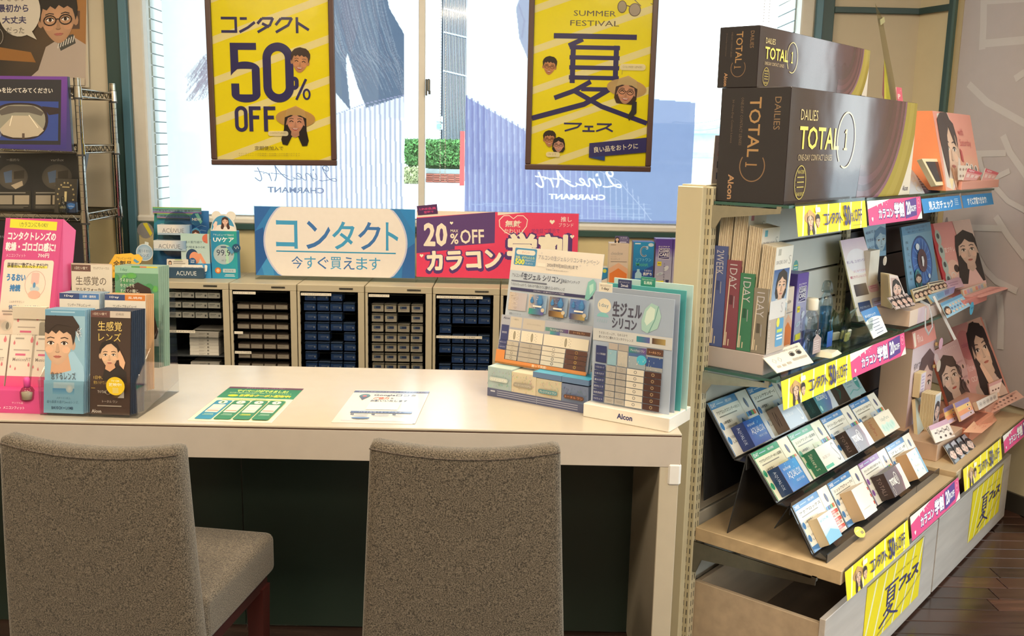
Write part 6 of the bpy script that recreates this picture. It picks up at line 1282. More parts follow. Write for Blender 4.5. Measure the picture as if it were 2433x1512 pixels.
# ================================================================== on and behind the wire rack
def board(name, label, cat, pts, th, c, dw, dh, paint, m='satin', side='3a3a40', zb=None):
    tl, tr, br, bl = [Vector(p) for p in pts]
    if zb: br.z = bl.z = zb
    o = bl; mb = MB(); n = (tr-tl).cross(tl-bl).normalized()
    mb.prism([p-o for p in (bl, br, tr, tl)], -n*th, c, m, side); cv = mb.cv(tl-o + n*.0003, tr-tl, bl-tl, dw, dh, m, .00015); paint(cv)
    return new(name, label, cat, mb, loc=o)
def p_man(cv):    # right part of the picture; 350 x 350
    cv.quad4([(0,350),(350,350),(350,0),(0,0)], ['3a322c','4a3c30','6a5238','2c2826']); cv.rect(260, 0, 90, 350, 'a87848', '9a6a3c'); cv.rect(285, 60, 40, 70, '5a4438'); cv.poly([(0,200),(130,220),(150,260),(0,250)], '9c6a34')
    cv.poly([(90,350),(160,290),(190,200),(240,170),(300,160),(350,190),(350,350)], 'b8a89c'); cv.poly([(230,165),(300,150),(310,185),(250,215)], '4a4a48')
    for q in range(7): cv.line([(238+q*10,205-q*4),(244+q*10,180-q*4)], 4, 'd8d4cc')
    cv.face(238, 90, 190, '2e2826', skin='cf9f7c', style='short', glasses=True, smile=False, rot=-.08)
    cv.ell(86, 62, 84, 98, 'd8cfc0', n=30); cv.poly([(130,130),(156,172),(100,146)], 'd8cfc0')
    cv.text('いきなり', 10, 0, 96, 24, '5a5650'); cv.text('最初から', 0, 36, 122, 30, '4a4668', bold=.03); cv.text('大丈夫', 18, 82, 96, 28, '4a4668', bold=.03); cv.text('だった', 34, 124, 72, 24, '5a5650')
    cv.ring(-2, 160, 24, 34, 2, 'a8a098', n=20); cv.rect(0, 322, 350, 28, 'c4b8a6')
p = lambda x, y: onY(x, y, 4.262)
mpz = board('portrait_poster', 'poster of a bespectacled man in a beige sweater with a speech bubble', 'poster', [p(-3,0)+Vector((0,0,.02)), p(206,0)+Vector((0,0,.02)), p(211,208), p(-3,203)], .004, 'c8bca8', 350, 350, p_man, 'gloss', 'dfe6e4')
def p_lens(cv):   # 180 x 180 visible
    cv.rect(0, 0, 180, 180, '6a3a94', '34307c'); cv.rect(0, 8, 166, 162, '26262e'); cv.text('がみを比べてみてください', 0, 28, 146, 14, 'd8d4cc', bold=.02, res=2); cv.rect(0, 62, 160, 98, '2c4490')
    sl = lambda k, y0=0: [(70+66*k*math.copysign(abs(math.cos(a))**.7, math.cos(a))*(1-.14*(math.sin(a) > 0)*math.sin(a)), 112+(46*k)*math.copysign(abs(math.sin(a))**.75, math.sin(a))) for a in [2*PI*i/40 for i in range(40)]]
    cv.poly([(120,74),(162,78),(162,92),(138,96)], '2c2024'); cv.poly([(0,80),(16,84),(12,98),(0,98)], '2c2024'); cv.poly(sl(1.0), '2c2024'); cv.poly(sl(.9), '8f8d80'); cv.poly([(52,98),(92,98),(126,134),(112,148),(84,153),(52,153),(28,146),(18,134)], 'b8ac98'); cv.poly([(16,88),(40,74),(100,74),(126,90),(120,98),(90,90),(56,90),(24,98)], '5a5450'); cv.line([(50,98),(44,124)], 2, 'ece4d0'); cv.line([(90,96),(112,128)], 2, 'ece4d0'); cv.rect(74, 142, 6, 14, '5a4a40'); cv.ring(2, 142, 22, 22, 1, 'a8b0cc', n=20)
p = lambda x, y: onY(x, y, 3.86)
p_ = p; p = lambda x, y: onY(x, y, 3.755)
board('lens_info_board', 'blue and purple edged black board picturing an eyeglass lens, on the wire rack', 'board', [p(-20,180), p(160,182), p(171,360), p(-20,352)], .02, '3a3478', 180, 180, p_lens)
p = p_
def p_dark(cv):
    cv.rect(0, 0, 200, 150, '1f1f22'); cv.text('Varilux', -2+2, 4, 20, 8, '9a9a98', res=1)
    for x, s in ((46,'一般的な'), (140,'varilux')):
        cv.ell(x, 62, 32, 33, '6a6258', '4a4640', n=28); cv.poly([(x-20,50),(x-2,44),(x-2,76),(x-16,78)], '5a6e8c'); cv.poly([(x+2,48),(x+24,44),(x+24,66),(x+2,68)], '3a342e'); cv.poly([(x-4,84),(x+20,72),(x+22,84),(x+6,94)], 'b8a890'); cv.text(s, x-14, 14, 28, 7, 'a8a49c', res=1)
    for x in (10, 92): cv.rect(x, 98, 76, 50, '2a2824'); cv.rect(x+4, 110, 32, 24, '9a9080'); cv.rect(x+40, 110, 32, 24, 'a89c88'); cv.rect(x+4, 102, 60, 3, '8a867c'); cv.rect(x+4, 138, 66, 2, '6a665c'); cv.rect(x+4, 142, 56, 2, '6a665c')
board('lens_sample_board', 'curved black sample board with two round lens views, middle shelf of the wire rack', 'board', [p(-20,364), p(204,364), p(182,512), p(-20,514)], .03, '17171a', 200, 150, p_dark, zb=1.0865)
def p_award(cv):
    cv.rect(0, 0, 54, 54, '3a3630'); 
    for q in range(14): a = PI*.62 + q*PI*1.76/13; cv.ell(27+20*math.cos(a), 26+20*math.sin(a), 2.4, 1.6, 'a8986c', n=7)
    cv.text('1', 24, 20, 6, 16, 'c8b888', bold=.02); cv.rect(18, 12, 18, 2, 'a8986c'); cv.rect(14, 44, 26, 3, 'b8a87c')
p2 = lambda x, y: onY(x, y, 3.82)
board('award_card', 'small dark award card with a laurel ring and a numeral one', 'card', [p2(132,424), p2(184,426), p2(180,478), p2(127,474)], .003, '3a3630', 54, 54, p_award, zb=1.0865)
mb = MB(); pb = onY(184, 505, 3.80); pb.z = 1.0865; mb.rbox(0, .04, 0, .02, 0, .045, .003, '27344e', 'satin'); cv = mb.front(0, .04, -.0003, 0, .045, 40, 45); cv.poly([(4,10),(20,4),(38,8),(36,20),(20,30),(6,24)], '3a6aa8'); cv.text('Varilux', 8, 14, 24, 6, 'c8d4e4', res=1)
new('small_lens_box', 'small dark blue box beside the front post of the wire rack', 'box', mb, loc=(pb.x-.045, 3.80, pb.z))
mb = MB(); pb = onY(152, 514, 3.79); pb.z = 1.0865; mb.lathe([(.002,0),(.016,0),(.018,.01),(.018,.03),(.008,.045),(.006,.05),(.007,.062),(.004,.066)], 'd8dcdc', 'acrylic', 16); new('clear_bottle', 'small clear bottle behind the pink display header', 'bottle', mb, loc=(pb.x, 3.79, pb.z), smooth=True)
def p_low(cv):
    cv.rect(0, 0, 240, 190, '16161c', '1c1c30'); cv.text('級モデル', 40, 26, 56, 18, 'd8d8e0', bold=.02); cv.text('自然な境界で、あなた', 10, 50, 84, 7, 'a8a8b4', res=1); cv.text('境界', 0, 82, 16, 8, '9a9aa4', res=1); cv.text('境界を', 70, 82, 26, 8, '9a9aa4', res=1); cv.rect(60, 94, 40, 3, '8a8a94'); cv.line([(70,136),(100,112),(140,104)], 2, '4a4a8c'); cv.rect(0, 176, 240, 6, '3a3f94'); cv.rect(0, 152, 14, 3, 'a89c50')
board('lens_model_board', 'large black and blue lens board low on the wire rack, behind the pink display', 'board', [p(-20,516), p(205,520), p(190,700), p(-20,696)], .03, '14141a', 240, 190, p_low, zb=.7815)
def p_sheet(cv):
    cv.rect(0, 0, 200, 260, 'cdc0a8'); cv.text('メガネを', 20, 16, 60, 14, '6a6258', res=1)
    for q in range(16): cv.rect(70, 40+q*12, 100-(q*13) % 30, 2.5, 'a0968a')
    cv.rect(30, 6, 26, 50, '5a5048'); cv.rect(4, 84, 40, 70, '4a443e'); cv.ell(24, 110, 10, 16, 'b89c88', n=12)
board('info_sheet', 'cream printed sheet with photos under the black and blue lens board', 'sheet', [p(-20,702), p(140,706), p(136,850), p(-20,850)], .004, 'cdc0a8', 200, 260, p_sheet)
mb = MB(); a = onY(-20, 905, 2.95); b = onY(36, 805, 2.95); mb.rbox(0, b.x-a.x, 0, .3, 0, b.z-CT-.002, .003, '3a332c', 'satin'); new('dark_box', 'dark brown box at the far left behind the pink eye drop display', 'box', mb, loc=(a.x, 2.44, CT)) if False else None
# ================================================================== things on the gondola
def gp(x, y, wd): return onP(x, y, GO - wd*B, B)          # picture point on the plane at depth wd in front of the rack's back
def gcard(name, label, cat, q, paint, dw, dh, th=.0015, c='e8e4dc', m='satin', side=None, group=None, parent=None, plabel=None):
    """q: tl, tr, br, bl as (x, y, depth)"""
    tl, tr, br, bl = [gp(*p) for p in q]; n = (tr-tl).cross(tl-bl).normalized(); br = onP(q[2][0], q[2][1], tl, n); o = bl.copy(); mb = MB(); d = -n*th
    if d.z < 0: mb.prism([p-o-d*1 for p in (bl, br, tr, tl)], d, c, m, side); up = -d
    else: mb.prism([p-o for p in (bl, br, tr, tl)], d, c, m, side); up = Vector()
    cv = mb.cv(tl-o + up + n*.0003, ((tr-tl)+(br-bl))/2, bl-tl, dw, dh, m)
    # shear the print to all four corners
    a, b_, c_, d_ = tl-o+up, tr-o+up, br-o+up, bl-o+up
    base = Canvas._add
    def add(pts, faces, cols, m=None, s=cv):
        pts, faces, cols = s._clip(pts, faces, cols)
        if not faces: return
        s.k += 1; off = n*(.0003 + s.eps*s.k)
        v = []
        for px, py in pts:
            u = px/dw; t = py/dh; v.append((a*(1-u)+b_*u)*(1-t) + (d_*(1-u)+c_*u)*t + off)
        if not isinstance(cols, list): cols = [rgb(cols)]*len(v)
        s.mb.add(v, faces, cols, m or s.m)
    cv._add = add; paint(cv)
    if parent: return put(name, mb, parent, plabel, loc=o - parent.location)
    return new(name, label, cat, mb, loc=o, group=group)

# ---- the two big dark lens boxes
def big_box(w, d, h, loc, label, tm):
    mb = MB(); mb.rbox(0, w, -d, 0, 0, h, .0015, '2b2024', 'gloss', ); DW = w*1000; DH = h*1000
    cv = mb.front(.001, w-.001, -d-.0003, .001, h-.001, DW, DH, 'gloss'); k = DH/275
    cv.quad4([(0,DH),(DW,DH),(DW,0),(0,0)], ['2c2126','4a3036','5a3840','2c2126'])
    def arc(r0, r1, c0, c1, cx=DW*.22, cy=-DH*.55, sx=1.0):    # curved bands down to the right corner
        P = []; n = 26; pts = []
        for i in range(n+1):
            a = PI*.0 + PI*.55*i/n
            pts.append((cx + r0*math.cos(a)*sx, cy + r0*math.sin(a)))
        for i in range(n+1):
            a = PI*.55 - PI*.55*i/n
            pts.append((cx + r1*math.cos(a)*sx, cy + r1*math.sin(a)))
        Q = pts
        def clip(poly, f, g):
            o = []
            for a, b in zip(poly, poly[1:]+poly[:1]):
                if f(a): o.append(a)
                if f(a) != f(b): o.append(g(a, b))
            return o
        hh = lambda L: (lambda a, b: (a[0]+(b[0]-a[0])*(L-a[1])/(b[1]-a[1]), L)); vv = lambda L: (lambda a, b: (L, a[1]+(b[1]-a[1])*(L-a[0])/(b[0]-a[0])))
        for f, g in ((lambda p: p[1] >= 0, hh(0)), (lambda p: p[1] <= DH, hh(DH)), (lambda p: p[0] <= DW, vv(DW)), (lambda p: p[0] >= 0, vv(0))):
            if len(Q) > 2: Q = clip(Q, f, g)
        if len(Q) > 2:
            cv.poly(Q, c0)
    BIG = DW*3; CX = DW - 389*k
    for r, c in ((150,'4c3136'),(185,'56353b'),(215,'643e46'),(238,'54343c'),(256,'6c444c'),(274,'583840'),(286,'855b70'),(300,'a8963e'),(330,'b09c48'),(365,'a4903c'),(400,'ece0d0')): arc(r*k, BIG, c, c, cx=CX, cy=0)
    cv.text('Alcon', DW*.925, DH*.90, DW*.055, 15*k, '2c3058', bold=.03)
    cv.text('DAILIES', 60*k, 48*k, 100*k, 26*k, 'd8c890'); cv.text('TOTAL', 60*k, 88*k, 245*k, 56*k, 'f0e070', bold=.015); cv.one(338*k, 90*k, 24*k, 54*k, 'f0e070')
    cv.ring(352*k, 118*k, 62*k, 74*k, 4*k, 'e0d48c', PI*.72, PI*2.62, 30); cv.text('ONE-DAY CONTACT LENSES', 60*k, 156*k, 205*k, 15*k, 'c8b48c', bold=-.004)
    cv.ring(82*k, 232*k-8*k, 33*k, 42*k, 2.5*k, 'c8b860', n=28); 
    cv.text('WATER', 62*k, 194*k, 40*k, 9*k, 'c8b860', res=1); cv.text('GRADIENT', 58*k, 248*k, 48*k, 9*k, 'c8b860', res=1)
    for q in range(3): cv.rect(62*k, (210+q*12)*k, 40*k, 2.5*k, 'c8b860')
    cv = mb.left(-.0003, -.001, -d+.001, .001, h-.001, d*1000, DH, 'gloss'); D = d*1000; cv.rect(0, 0, D, DH, '25232a', '221f26'); kk = D/200
    cv.text('TOTAL', D*.60, DH*.08, DH*.52, 34*kk, 'b08a5c', rot=PI/2, bold=.01); cv.text('DAILIES', D*.88, DH*.08, DH*.28, 18*kk, '8f7458', rot=PI/2); cv.text('ONE-DAY CONTACT LENSES', D*.34, DH*.08, DH*.42, 8*kk, '6f5e50', rot=PI/2, res=1)
    cv.text('30 One-Day Contact Lenses', D*.2, DH*.1, DH*.38, 8*kk, '6f5e50', rot=PI/2, res=1); cv.ring(D*.52, DH*.68, 38*kk, 42*kk, 3*kk, '8a6c50', -PI*.2, PI*1.2, 24); cv.rect(D*.42, DH*.66, 34*kk, 4*kk, 'a07c54'); cv.rect(D*.42, DH*.645, 3*kk, 13*kk, 'a07c54'); cv.text('Alcon', D*.26, DH*.76, DH*.22, 17*kk, 'b48c68', rot=PI/2, bold=.03)
    return new('lens_box', label, 'box', mb, loc=loc, rz=GA)
big_box(.885, .180, .274, G(-.004, .024, 1.2655), 'biggest dark brown and gold lens box, lower of the two on the top shelf', 0)
big_box(.705, .105, .143, G(-.004, .010, 1.5398), 'smaller dark brown and gold lens box stacked on top of the big one', 0)

# ---- top shelf, right part
mb = MB(); U0, W0 = 1.12, .42
def wedge(mb, w, y0t, y0b, yb, h, c, m='satin', top=None): mb.hexa([(0,-y0b,0),(w,-y0b,0),(0,-yb,0),(w,-yb,0),(0,-y0t,h),(w,-y0t,h),(0,-yb,h),(w,-yb,h)], c, m)
wedge(mb, W0, .175, .242, .03, .253, 'ee9468'); cv = mb.cv((0,-.175-.0003,.253), (W0,0,0), (0,-.067,-.253), 300, 200, 'satin')
cv.rect(0, 0, 300, 200, 'e89a8c', 'e8a48c'); cv.ell(220, 170, 110, 60, 'e8c0a4', 'e8a48c', n=24)
cv.poly([(28,6),(60,2),(108,0),(140,40),(150,120),(140,160),(60,200),(10,190)], 'e0d4cc'); cv.face(92, 92, 150, '35282c', skin='f0c8ae', style='tied', rot=.05); cv.poly([(20,20),(50,2),(100,0),(128,36),(136,90),(118,70),(96,36),(76,60),(60,130),(40,170),(28,120),(18,70)], '35282c'); cv.poly([(74,140),(90,150),(110,190),(80,200),(66,160)], 'ecc4aa')
cv.text('with', 170, 40, 40, 18, 'c85a60', shear=-.2, bold=.01); cv.text('Saturday', 172, 68, 90, 24, 'c85a60', shear=-.2); cv.poly([(158,92),(172,100),(176,130),(160,126)], 'c04a50')
for q in range(3): cv.ell(196+q*34, 140+q*4, 14, 10, 'e8e0dc', n=12); cv.ell(196+q*34, 140+q*4, 6, 8, '4a3a38', n=10)
new('portrait_display', 'orange wedge shaped display with a smiling woman portrait on the top shelf', 'display', mb, U0, 0, 1.273)
mb = MB(); mb.rbox(0, .50, -.34, -.243, 0, .028, .001, 'e09a88', 'satin'); mb.box(.004, .496, -.336, -.247, .0281, .0285, 'd8b4a8', 'satin'); new('display_tray', 'salmon pink tray in front of the orange portrait display', 'tray', mb, 1.18, 0, 1.273) if False else None
mb = MB(); mb.rbox(0, .46, -.205-.05, -.244+.0, 0, .028, .001, 'e09a88', 'satin'); new('display_tray', 'salmon pink tray in front of the orange portrait display', 'tray', mb, 1.24, .0, 1.273)
def pinkleaf(cv): cv.rect(0, 0, 60, 50, 'e8a09c'); cv.rect(0, 0, 60, 14, 'd84a60'); cv.text('NEW', 8, 3, 22, 8, 'f4d8dc', bold=.02, res=1); [cv.rect(6+q*18, 22, 12, 14, 'f0ccc4') for q in range(3)]
gcard('mini_leaflet', 'left pink mini leaflet standing in the salmon tray', 'leaflet', [(2298,400,.25),(2333,411,.25),(2318,429,.252),(2287,429,.252)], pinkleaf, 60, 50)
gcard('mini_leaflet', 'right pink mini leaflet standing in the salmon tray', 'leaflet', [(2341,400,.25),(2372,411,.25),(2358,430,.252),(2331,430,.252)], pinkleaf, 60, 50)
def grid(cv):
    cv.rect(0, 0, 100, 80, 'e8d4c4')
    for r_ in range(2):
        for q in range(4): cv.ell(16+q*23, 22+r_*36, 8, 8, '8a6a5c', 'b49484', n=10)
gcard('lens_grid_card', 'cream card with two rows of small lens photos behind the monitor', 'card', [(2275,393,.246),(2307,394,.246),(2303,428,.25),(2276,428,.25)], grid, 100, 80)
def leafblue(cv):
    cv.rect(0, 0, 120, 130, '2c3a58'); cv.poly([(0,0),(40,0),(58,130),(0,130)], 'b8c4d0'); cv.rect(0, 0, 60, 14, 'e0dccf')
    for q in range(3): cv.ring(78+(q % 2)*22, 50+q*26, 14, 20, 1.5, ('7aa8c8','d8a060','7aa8c8')[q], n=14)
    for q in range(3): cv.ring(24+q*8, 56+q*24, 12, 16, 1.2, 'd8c8a0', n=12)
    for q in range(7): cv.rect(46, 26+q*13, 26, 3, 'a8b4c4')
gcard('blue_leaflet', 'navy and pale leaflet with ring diagrams lying slanted beside the big box', 'leaflet', [(2158,398,.12),(2184,402,.12),(2232,459,.205),(2160,463,.205)], leafblue, 120, 130)
# small monitor
t = thing('small_monitor', 'small cream framed monitor with a dark screen on the top shelf', 'monitor', gp(2225, 455, .215), 0)
tl, tr, br, bl = [gp(*p) for p in ((2190,377,.205),(2250,378,.205),(2279,438,.232),(2224,441,.232))]
o = t.location; nn = (tr-tl).cross(tl-bl).normalized()
mb = MB(); mb.prism([p-o for p in (bl, br, tr, tl)], -nn*.016, 'ead9b0', 'plastic'); put('housing', mb, t, bevel=.003)
mb = MB(); cv = mb.cv(tl-o+nn*.0006, tr-tl, bl-tl, 100, 80, 'screen'); cv.rect(8, 9, 84, 60, '20242c'); mb.ms; put('screen', mb, t, 'dark screen')
mb = MB(); c0 = (bl+br)/2 - o; mb.rbox(c0.x-.02, c0.x+.02, c0.y+.005, c0.y+.03, 1.2726-o.z, c0.z+.02, .002, 'e0d0a8'); put('foot', mb, t)
# clear leaning sign and its print, pink pop card
t = thing('clear_sign', 'clear leaning plastic sign holder seen edge-on behind the big boxes', 'sign holder', G(.96, .12, 1.273), 0); o = t.location
def qd(L): return [gp(*p)-o for p in L]
mb = MB(); P = qd([(2079,8,.13),(2086,14,.11),(2100,48,.09),(2136,250,.05),(2110,300,.06),(2106,300,.13)]); P = [gp(2079,8,.14)-o, gp(2096,42,.09)-o, gp(2138,262,.07)-o, gp(2120,262,.14)-o]
mb.prism(P, (0,0,.001), 'f4f3ea', 'acrylic'); put('clear_sheet', mb, t)
mb = MB(); P = [gp(2090,48,.12)-o, gp(2101,40,.09)-o, gp(2103,52,.09)-o, gp(2093,60,.12)-o]; mb.prism(P, (-.001,-.001,0), 'a8a070', 'paper'); put('label', mb, t, 'small olive label')
mb = MB(); P = [gp(2101,140,.13)-o, gp(2106,160,.11)-o, gp(2118,246,.10)-o, gp(2101,246,.14)-o]; mb.prism(P, (-.001,-.002,0), 'e8d838', 'satin'); P = [gp(2100,150,.14)-o, gp(2101,160,.135)-o, gp(2101,240,.14)-o, gp(2096,225,.15)-o]; mb.prism(P, (-.001,-.002,0), '8a3038', 'satin'); put('printed_insert', mb, t, 'yellow insert')
gcard('pink_pop_card', 'pink pop card with white mark peeking above the big lower box', 'card', [(2128,207,.06),(2141,209,.06),(2146,262,.07),(2132,262,.07)], lambda cv: (cv.rect(0,0,30,100,'ec6a84'), cv.text('P', 6, 30, 12, 20, 'f8e8e0', bold=.04), cv.ell(22, 14, 2, 2, 'f8d0d4', n=6), cv.rect(8, 62, 12, 5, 'f8e8e0')), 30, 100)
def stepsign(cv): cv.rect(0,0,60,160,'ecdcd8','e8e0e4'); cv.text('新しく', 14, 20, 26, 14, '8a7aa0', res=1); cv.text('届い', 14, 50, 26, 16, 'd0605c', bold=.02, res=1); cv.rrect(14, 82, 46, 22, 2, '3a3438'); cv.rrect(14, 118, 46, 22, 2, '34406c'); cv.text('TO', 20, 89, 16, 8, 'c8b8a8', res=1); cv.text('AQ', 20, 125, 16, 8, 'c8ccd8', res=1)
gcard('step_sign', 'pinkish white information sign standing behind the left end of the big boxes', 'sign', [(1700,322,-.03),(1735,322,-.03),(1727,441,-.03),(1690,441,-.03)], stepsign, 60, 160)

# ---- middle shelf, bay one: tall leaflet holder
ZS2 = .8415
t = thing('leaflet_holder', 'tall stepped holder of blue, red, green and grey leaflet cases on the middle shelf', 'holder', G(.012, .018, ZS2), GA)
mb = MB(); mb.rbox(-.004, .105, -.158, .002, 0, .052, .001, 'b5a8a4', 'satin'); put('base', mb, t)
for i, (c, nm, hh, s) in enumerate((('4d5a92','blue',.300,'2WEEK'), ('84424f','dark red',.262,'1DAY'), ('3d7a5a','green',.228,'1DAY'), ('8a8072','grey brown',.190,'1DAY'))):
    y1 = -.002 - i*.039; y0 = y1 - .038
    mb = MB(); mb.box(0, .10, y0, y1, .053, .053+hh*.86, c, 'satin', side=c); cv = mb.left(-.0004, y1, y0, .053, .053+hh*.86, 38, hh*860, 'satin')
    cv.text(s, 29, 10, 62, 20, 'c8c4cc', rot=PI/2, bold=-.005); cv.rrect(12, 88, 9, 24, 1, {'blue':'3a4678','dark red':'5e2c38','green':'2a5640','grey brown':'5a5248'}[nm]); cv.rect(24, 90, 2, 30, 'a8a4ac'); 
    put('leaflet_case', mb, t, nm + ' leaflet case')
    top = .053 + (.395, .352, .315, .272)[i]
    for q in range(9):
        yy = y1 - .003 - q*.0036; dx = -.002 + .001*(q % 3) + .0006*q
        mb = MB(); mb.hexa([(dx,yy-.0026,.06),(dx+.098,yy-.0026,.06),(dx,yy,.06),(dx+.098,yy,.06),(dx+.004,yy-.0026-.012,top-.0008*q),(dx+.102,yy-.0026-.012,top-.0008*q),(dx+.004,yy-.012,top-.0008*q),(dx+.102,yy-.012,top-.0008*q)], ('dccdb4','d2c2a8')[q % 2], 'paper')
        if q == 8:
            cv = mb.cv((dx+.004, yy-.0150, top-.0008*q), (.098,0,0), (0, .012*.9, -(top-.07)), 98, (top-.07)*1000, 'satin'); H = (top-.07)*1000; cv.rect(0, 0, 98, H, 'e2dcd4')
            cv.rect(14, 5, 16, 16, ('5a8cc8','c07888','5ab0cc','b0aca4')[i]); cv.text('SINCERE 1DAY', 8, 34, 62, 9, '7a767c', res=1); cv.text('S', 76, 24, 14, 22, 'a8a49c', bold=-.01)
            if i == 3: cv.rect(2, 56, 86, 84, '3a5a94', '9ab0cc'); cv.face(50, 96, 70, '33282a', skin='ecc0a4', style='bob', shirt='b8c4cc', rot=.06)
        o_ = put('leaflet', mb, None, 'folded cream leaflet in the %s case, %s' % (nm, ['rearmost','second from the rear','third from the rear','fourth from the rear','middle one','fourth from the front','third from the front','second from the front','front one'][q]), 'leaflet', 'leaflets in the tall stepped holder', loc=G(.012, .018, ZS2), rz=GA)
mb = MB(); mb.box(.0, .1, -.1605, -.159, .053, .16, 'f0f0ee', 'acrylic'); put('clear_pocket', mb, t)
mb = MB(); cv = mb.front(.0, .1, -.1612, .053, .215, 100, 162, 'satin'); cv.rect(0, 62, 100, 100, 'b8a89c'); cv.rrect(4, 30, 88, 46, 3, 'd8d4d4'); cv.text('S', 66, 38, 12, 26, 'b0acb0'); cv.text('SINCERE 1DAY S', 14, 84, 70, 10, 'd8d0c8', rot=PI/2, res=1)
cv.rrect(46, 78, 42, 72, 5, '5a9ac8'); cv.ell(56, 88, 9, 12, 'e8dc4c', n=14); cv.rect(52, 106, 30, 8, 'c8d860'); cv.rect(52, 120, 32, 4, 'e0ecf4'); cv.rect(52, 128, 32, 4, 'e0ecf4'); put('front_card', mb, t)
# slanted white notice in front of it
def notice(cv):
    cv.rect(0, 0, 130, 74, 'f0e8da'); cv.text('ドライアイのリスク軽減', 10, 8, 44, 6, '4a4440', res=1); cv.text('装着不足による見え方を軽減', 64, 8, 54, 6, '4a4440', res=1)
    for x in (20, 38): cv.ring(x, 34, 6, 9, 1, '5a5450', n=4)
    for x in (84, 108): cv.ell(x, 30, 9, 7, '6a625c', n=14); cv.ell(x, 30, 4.5, 5, '1f1a18', n=10); cv.line([(x-9,24),(x,20),(x+9,24)], 1.4, '2c2624')
    for x, y, w_ in ((14,52,12),(32,52,12),(50,50,14),(74,44,22),(98,44,26)): cv.rrect(x, y, w_, 8, 2, 'b8b0a4')
gcard('notice_card', 'white notice card with eye drawings lying slanted at the front of the middle shelf', 'card', [(1806,846,.165),(1897,815,.165),(1932,863,.222),(1846,888,.222)], notice, 130, 74)
# cartons behind the bottles
def gcarton(u, wd, w_, h, d, side, paint, dw, dh, label, extra=0, top=None):
    mb = MB(); mb.rbox(0, w_, -d, 0, 0, h, .0012, side, 'satin'); cv = mb.front(.0006, w_-.0006, -d-.0003, .0006, h-.0006, dw, dh, 'satin'); paint(cv)
    if top: mb.box(.001, w_-.001, -d+.001, -.001, h, h+.0004, top, 'satin')
    new('solution_carton', label, 'carton', mb, u, wd, ZS2, extra)
gcarton(.20, .035, .085, .200, .055, '2a6cb0', c3_soft, 95, 215, 'bright blue solution carton behind the squat bottle on the middle shelf')
gcarton(.30, .035, .055, .180, .055, 'd8ccb8', cleadew, 90, 200, 'beige solution carton behind the bottles on the middle shelf')
gcarton(.372, .035, .075, .212, .055, '5c48a0', clearcare, 80, 215, 'purple solution carton behind the blue bottle on the middle shelf')
gcarton(.245, .006, .12, .222, .025, '4a3a90', lambda cv: (cv.rect(0,0,120,222,'3c3478'), cv.rect(10,14,90,6,'e0d040'), cv.rect(10,26,60,4,'a8a4c8')), 120, 222, 'wide dark purple carton at the back of the middle shelf')
mb = MB(); cv = mb.cv((0,0,.05), (.04,0,0), (0,0,-.05), 40, 50); cv.ell(20, 24, 18, 22, '5a9c98', n=20); cv.rect(8, 16, 24, 3, 'd8dc70'); cv.rect(8, 24, 24, 3, 'd8e8e4'); cv.rect(10, 32, 20, 3, 'd8dc70'); mb.box(.014,.018, .0005,.003, -.19,.03,'e8e8e4','acrylic'); new('round_pop_card', 'small round teal pop card standing at the back of the middle shelf', 'card', mb, .47, .03, 1.03)
# two bottles
t = thing('solution_bottle', 'squat clear bottle of lavender tinted solution with a white flip cap', 'bottle', G(.300, .168, ZS2), GA)
mb = MB(); mb.lathe([(.004,0),(.029,0),(.033,.004),(.033,.090),(.030,.108),(.020,.122),(.0125,.128),(.0125,.134)], 'eef2fb', 'water', 24, sy=.62); put('bottle_body', mb, t, smooth=True)
mb = MB(); mb.lathe([(.004,.003),(.027,.003),(.0305,.006),(.0305,.072),(.002,.0722)], 'e0e7fa', 'smoke', 24, sy=.58); put('liquid', mb, t, 'lavender liquid', smooth=True)
mb = MB(); mb.lathe([(.004,.130),(.017,.130),(.0175,.133),(.0175,.158),(.016,.162),(.004,.163)], 'e6dfd0', 'plastic', 20, sy=.9); put('flip_cap', mb, t, 'white flip cap', smooth=True)
mb = MB(); cv = mb.cv((-.026,-.0215,.082), (.052,0,0), (0,0,-.068), 52, 68); cv.poly([(0,26),(22,14),(52,30),(52,68),(0,68)], 'b09a98'); [cv.rect(6, 32+q*6, 34-(q*5) % 9, 2, 'd8c8c8') for q in range(5)]; cv.ring(14, 10, 6, 7, 1, 'e4e8f0', n=8); cv.ring(34, 10, 6, 7, 1, 'e4e8f0', n=8); put('label', mb, t)
t = thing('solution_bottle', 'tall clear bottle of bright blue solution with a clear cap', 'bottle', G(.452, .145, ZS2), GA)
mb = MB(); mb.lathe([(.004,0),(.023,0),(.026,.004),(.0255,.05),(.024,.09),(.0265,.125),(.022,.145),(.012,.158),(.012,.164)], 'ecf7fc', 'water', 24, sy=.66); put('bottle_body', mb, t, smooth=True)
mb = MB(); mb.lathe([(.004,.003),(.021,.003),(.0235,.006),(.023,.05),(.0218,.09),(.0235,.118),(.002,.1185)], 'a4d6f6', 'smoke', 24, sy=.60); put('liquid', mb, t, 'bright blue liquid', smooth=True)
mb = MB(); mb.lathe([(.004,.160),(.0155,.160),(.0165,.164),(.013,.186),(.009,.192),(.003,.193)], 'dfe6e6', 'acrylic', 20); put('clear_cap', mb, t, smooth=True)
mb = MB(); cv = mb.cv((-.019,-.0182,.09), (.038,0,0), (0,0,-.085), 38, 85); cv.rect(0, 40, 38, 45, '2f64b4', '24489c'); cv.text('ソフトワン', 4, 6, 28, 7, 'd8ecf4', res=1); cv.line([(30,0),(24,20),(32,40),(26,60)], 2, '3aa0c8'); put('label', mb, t)
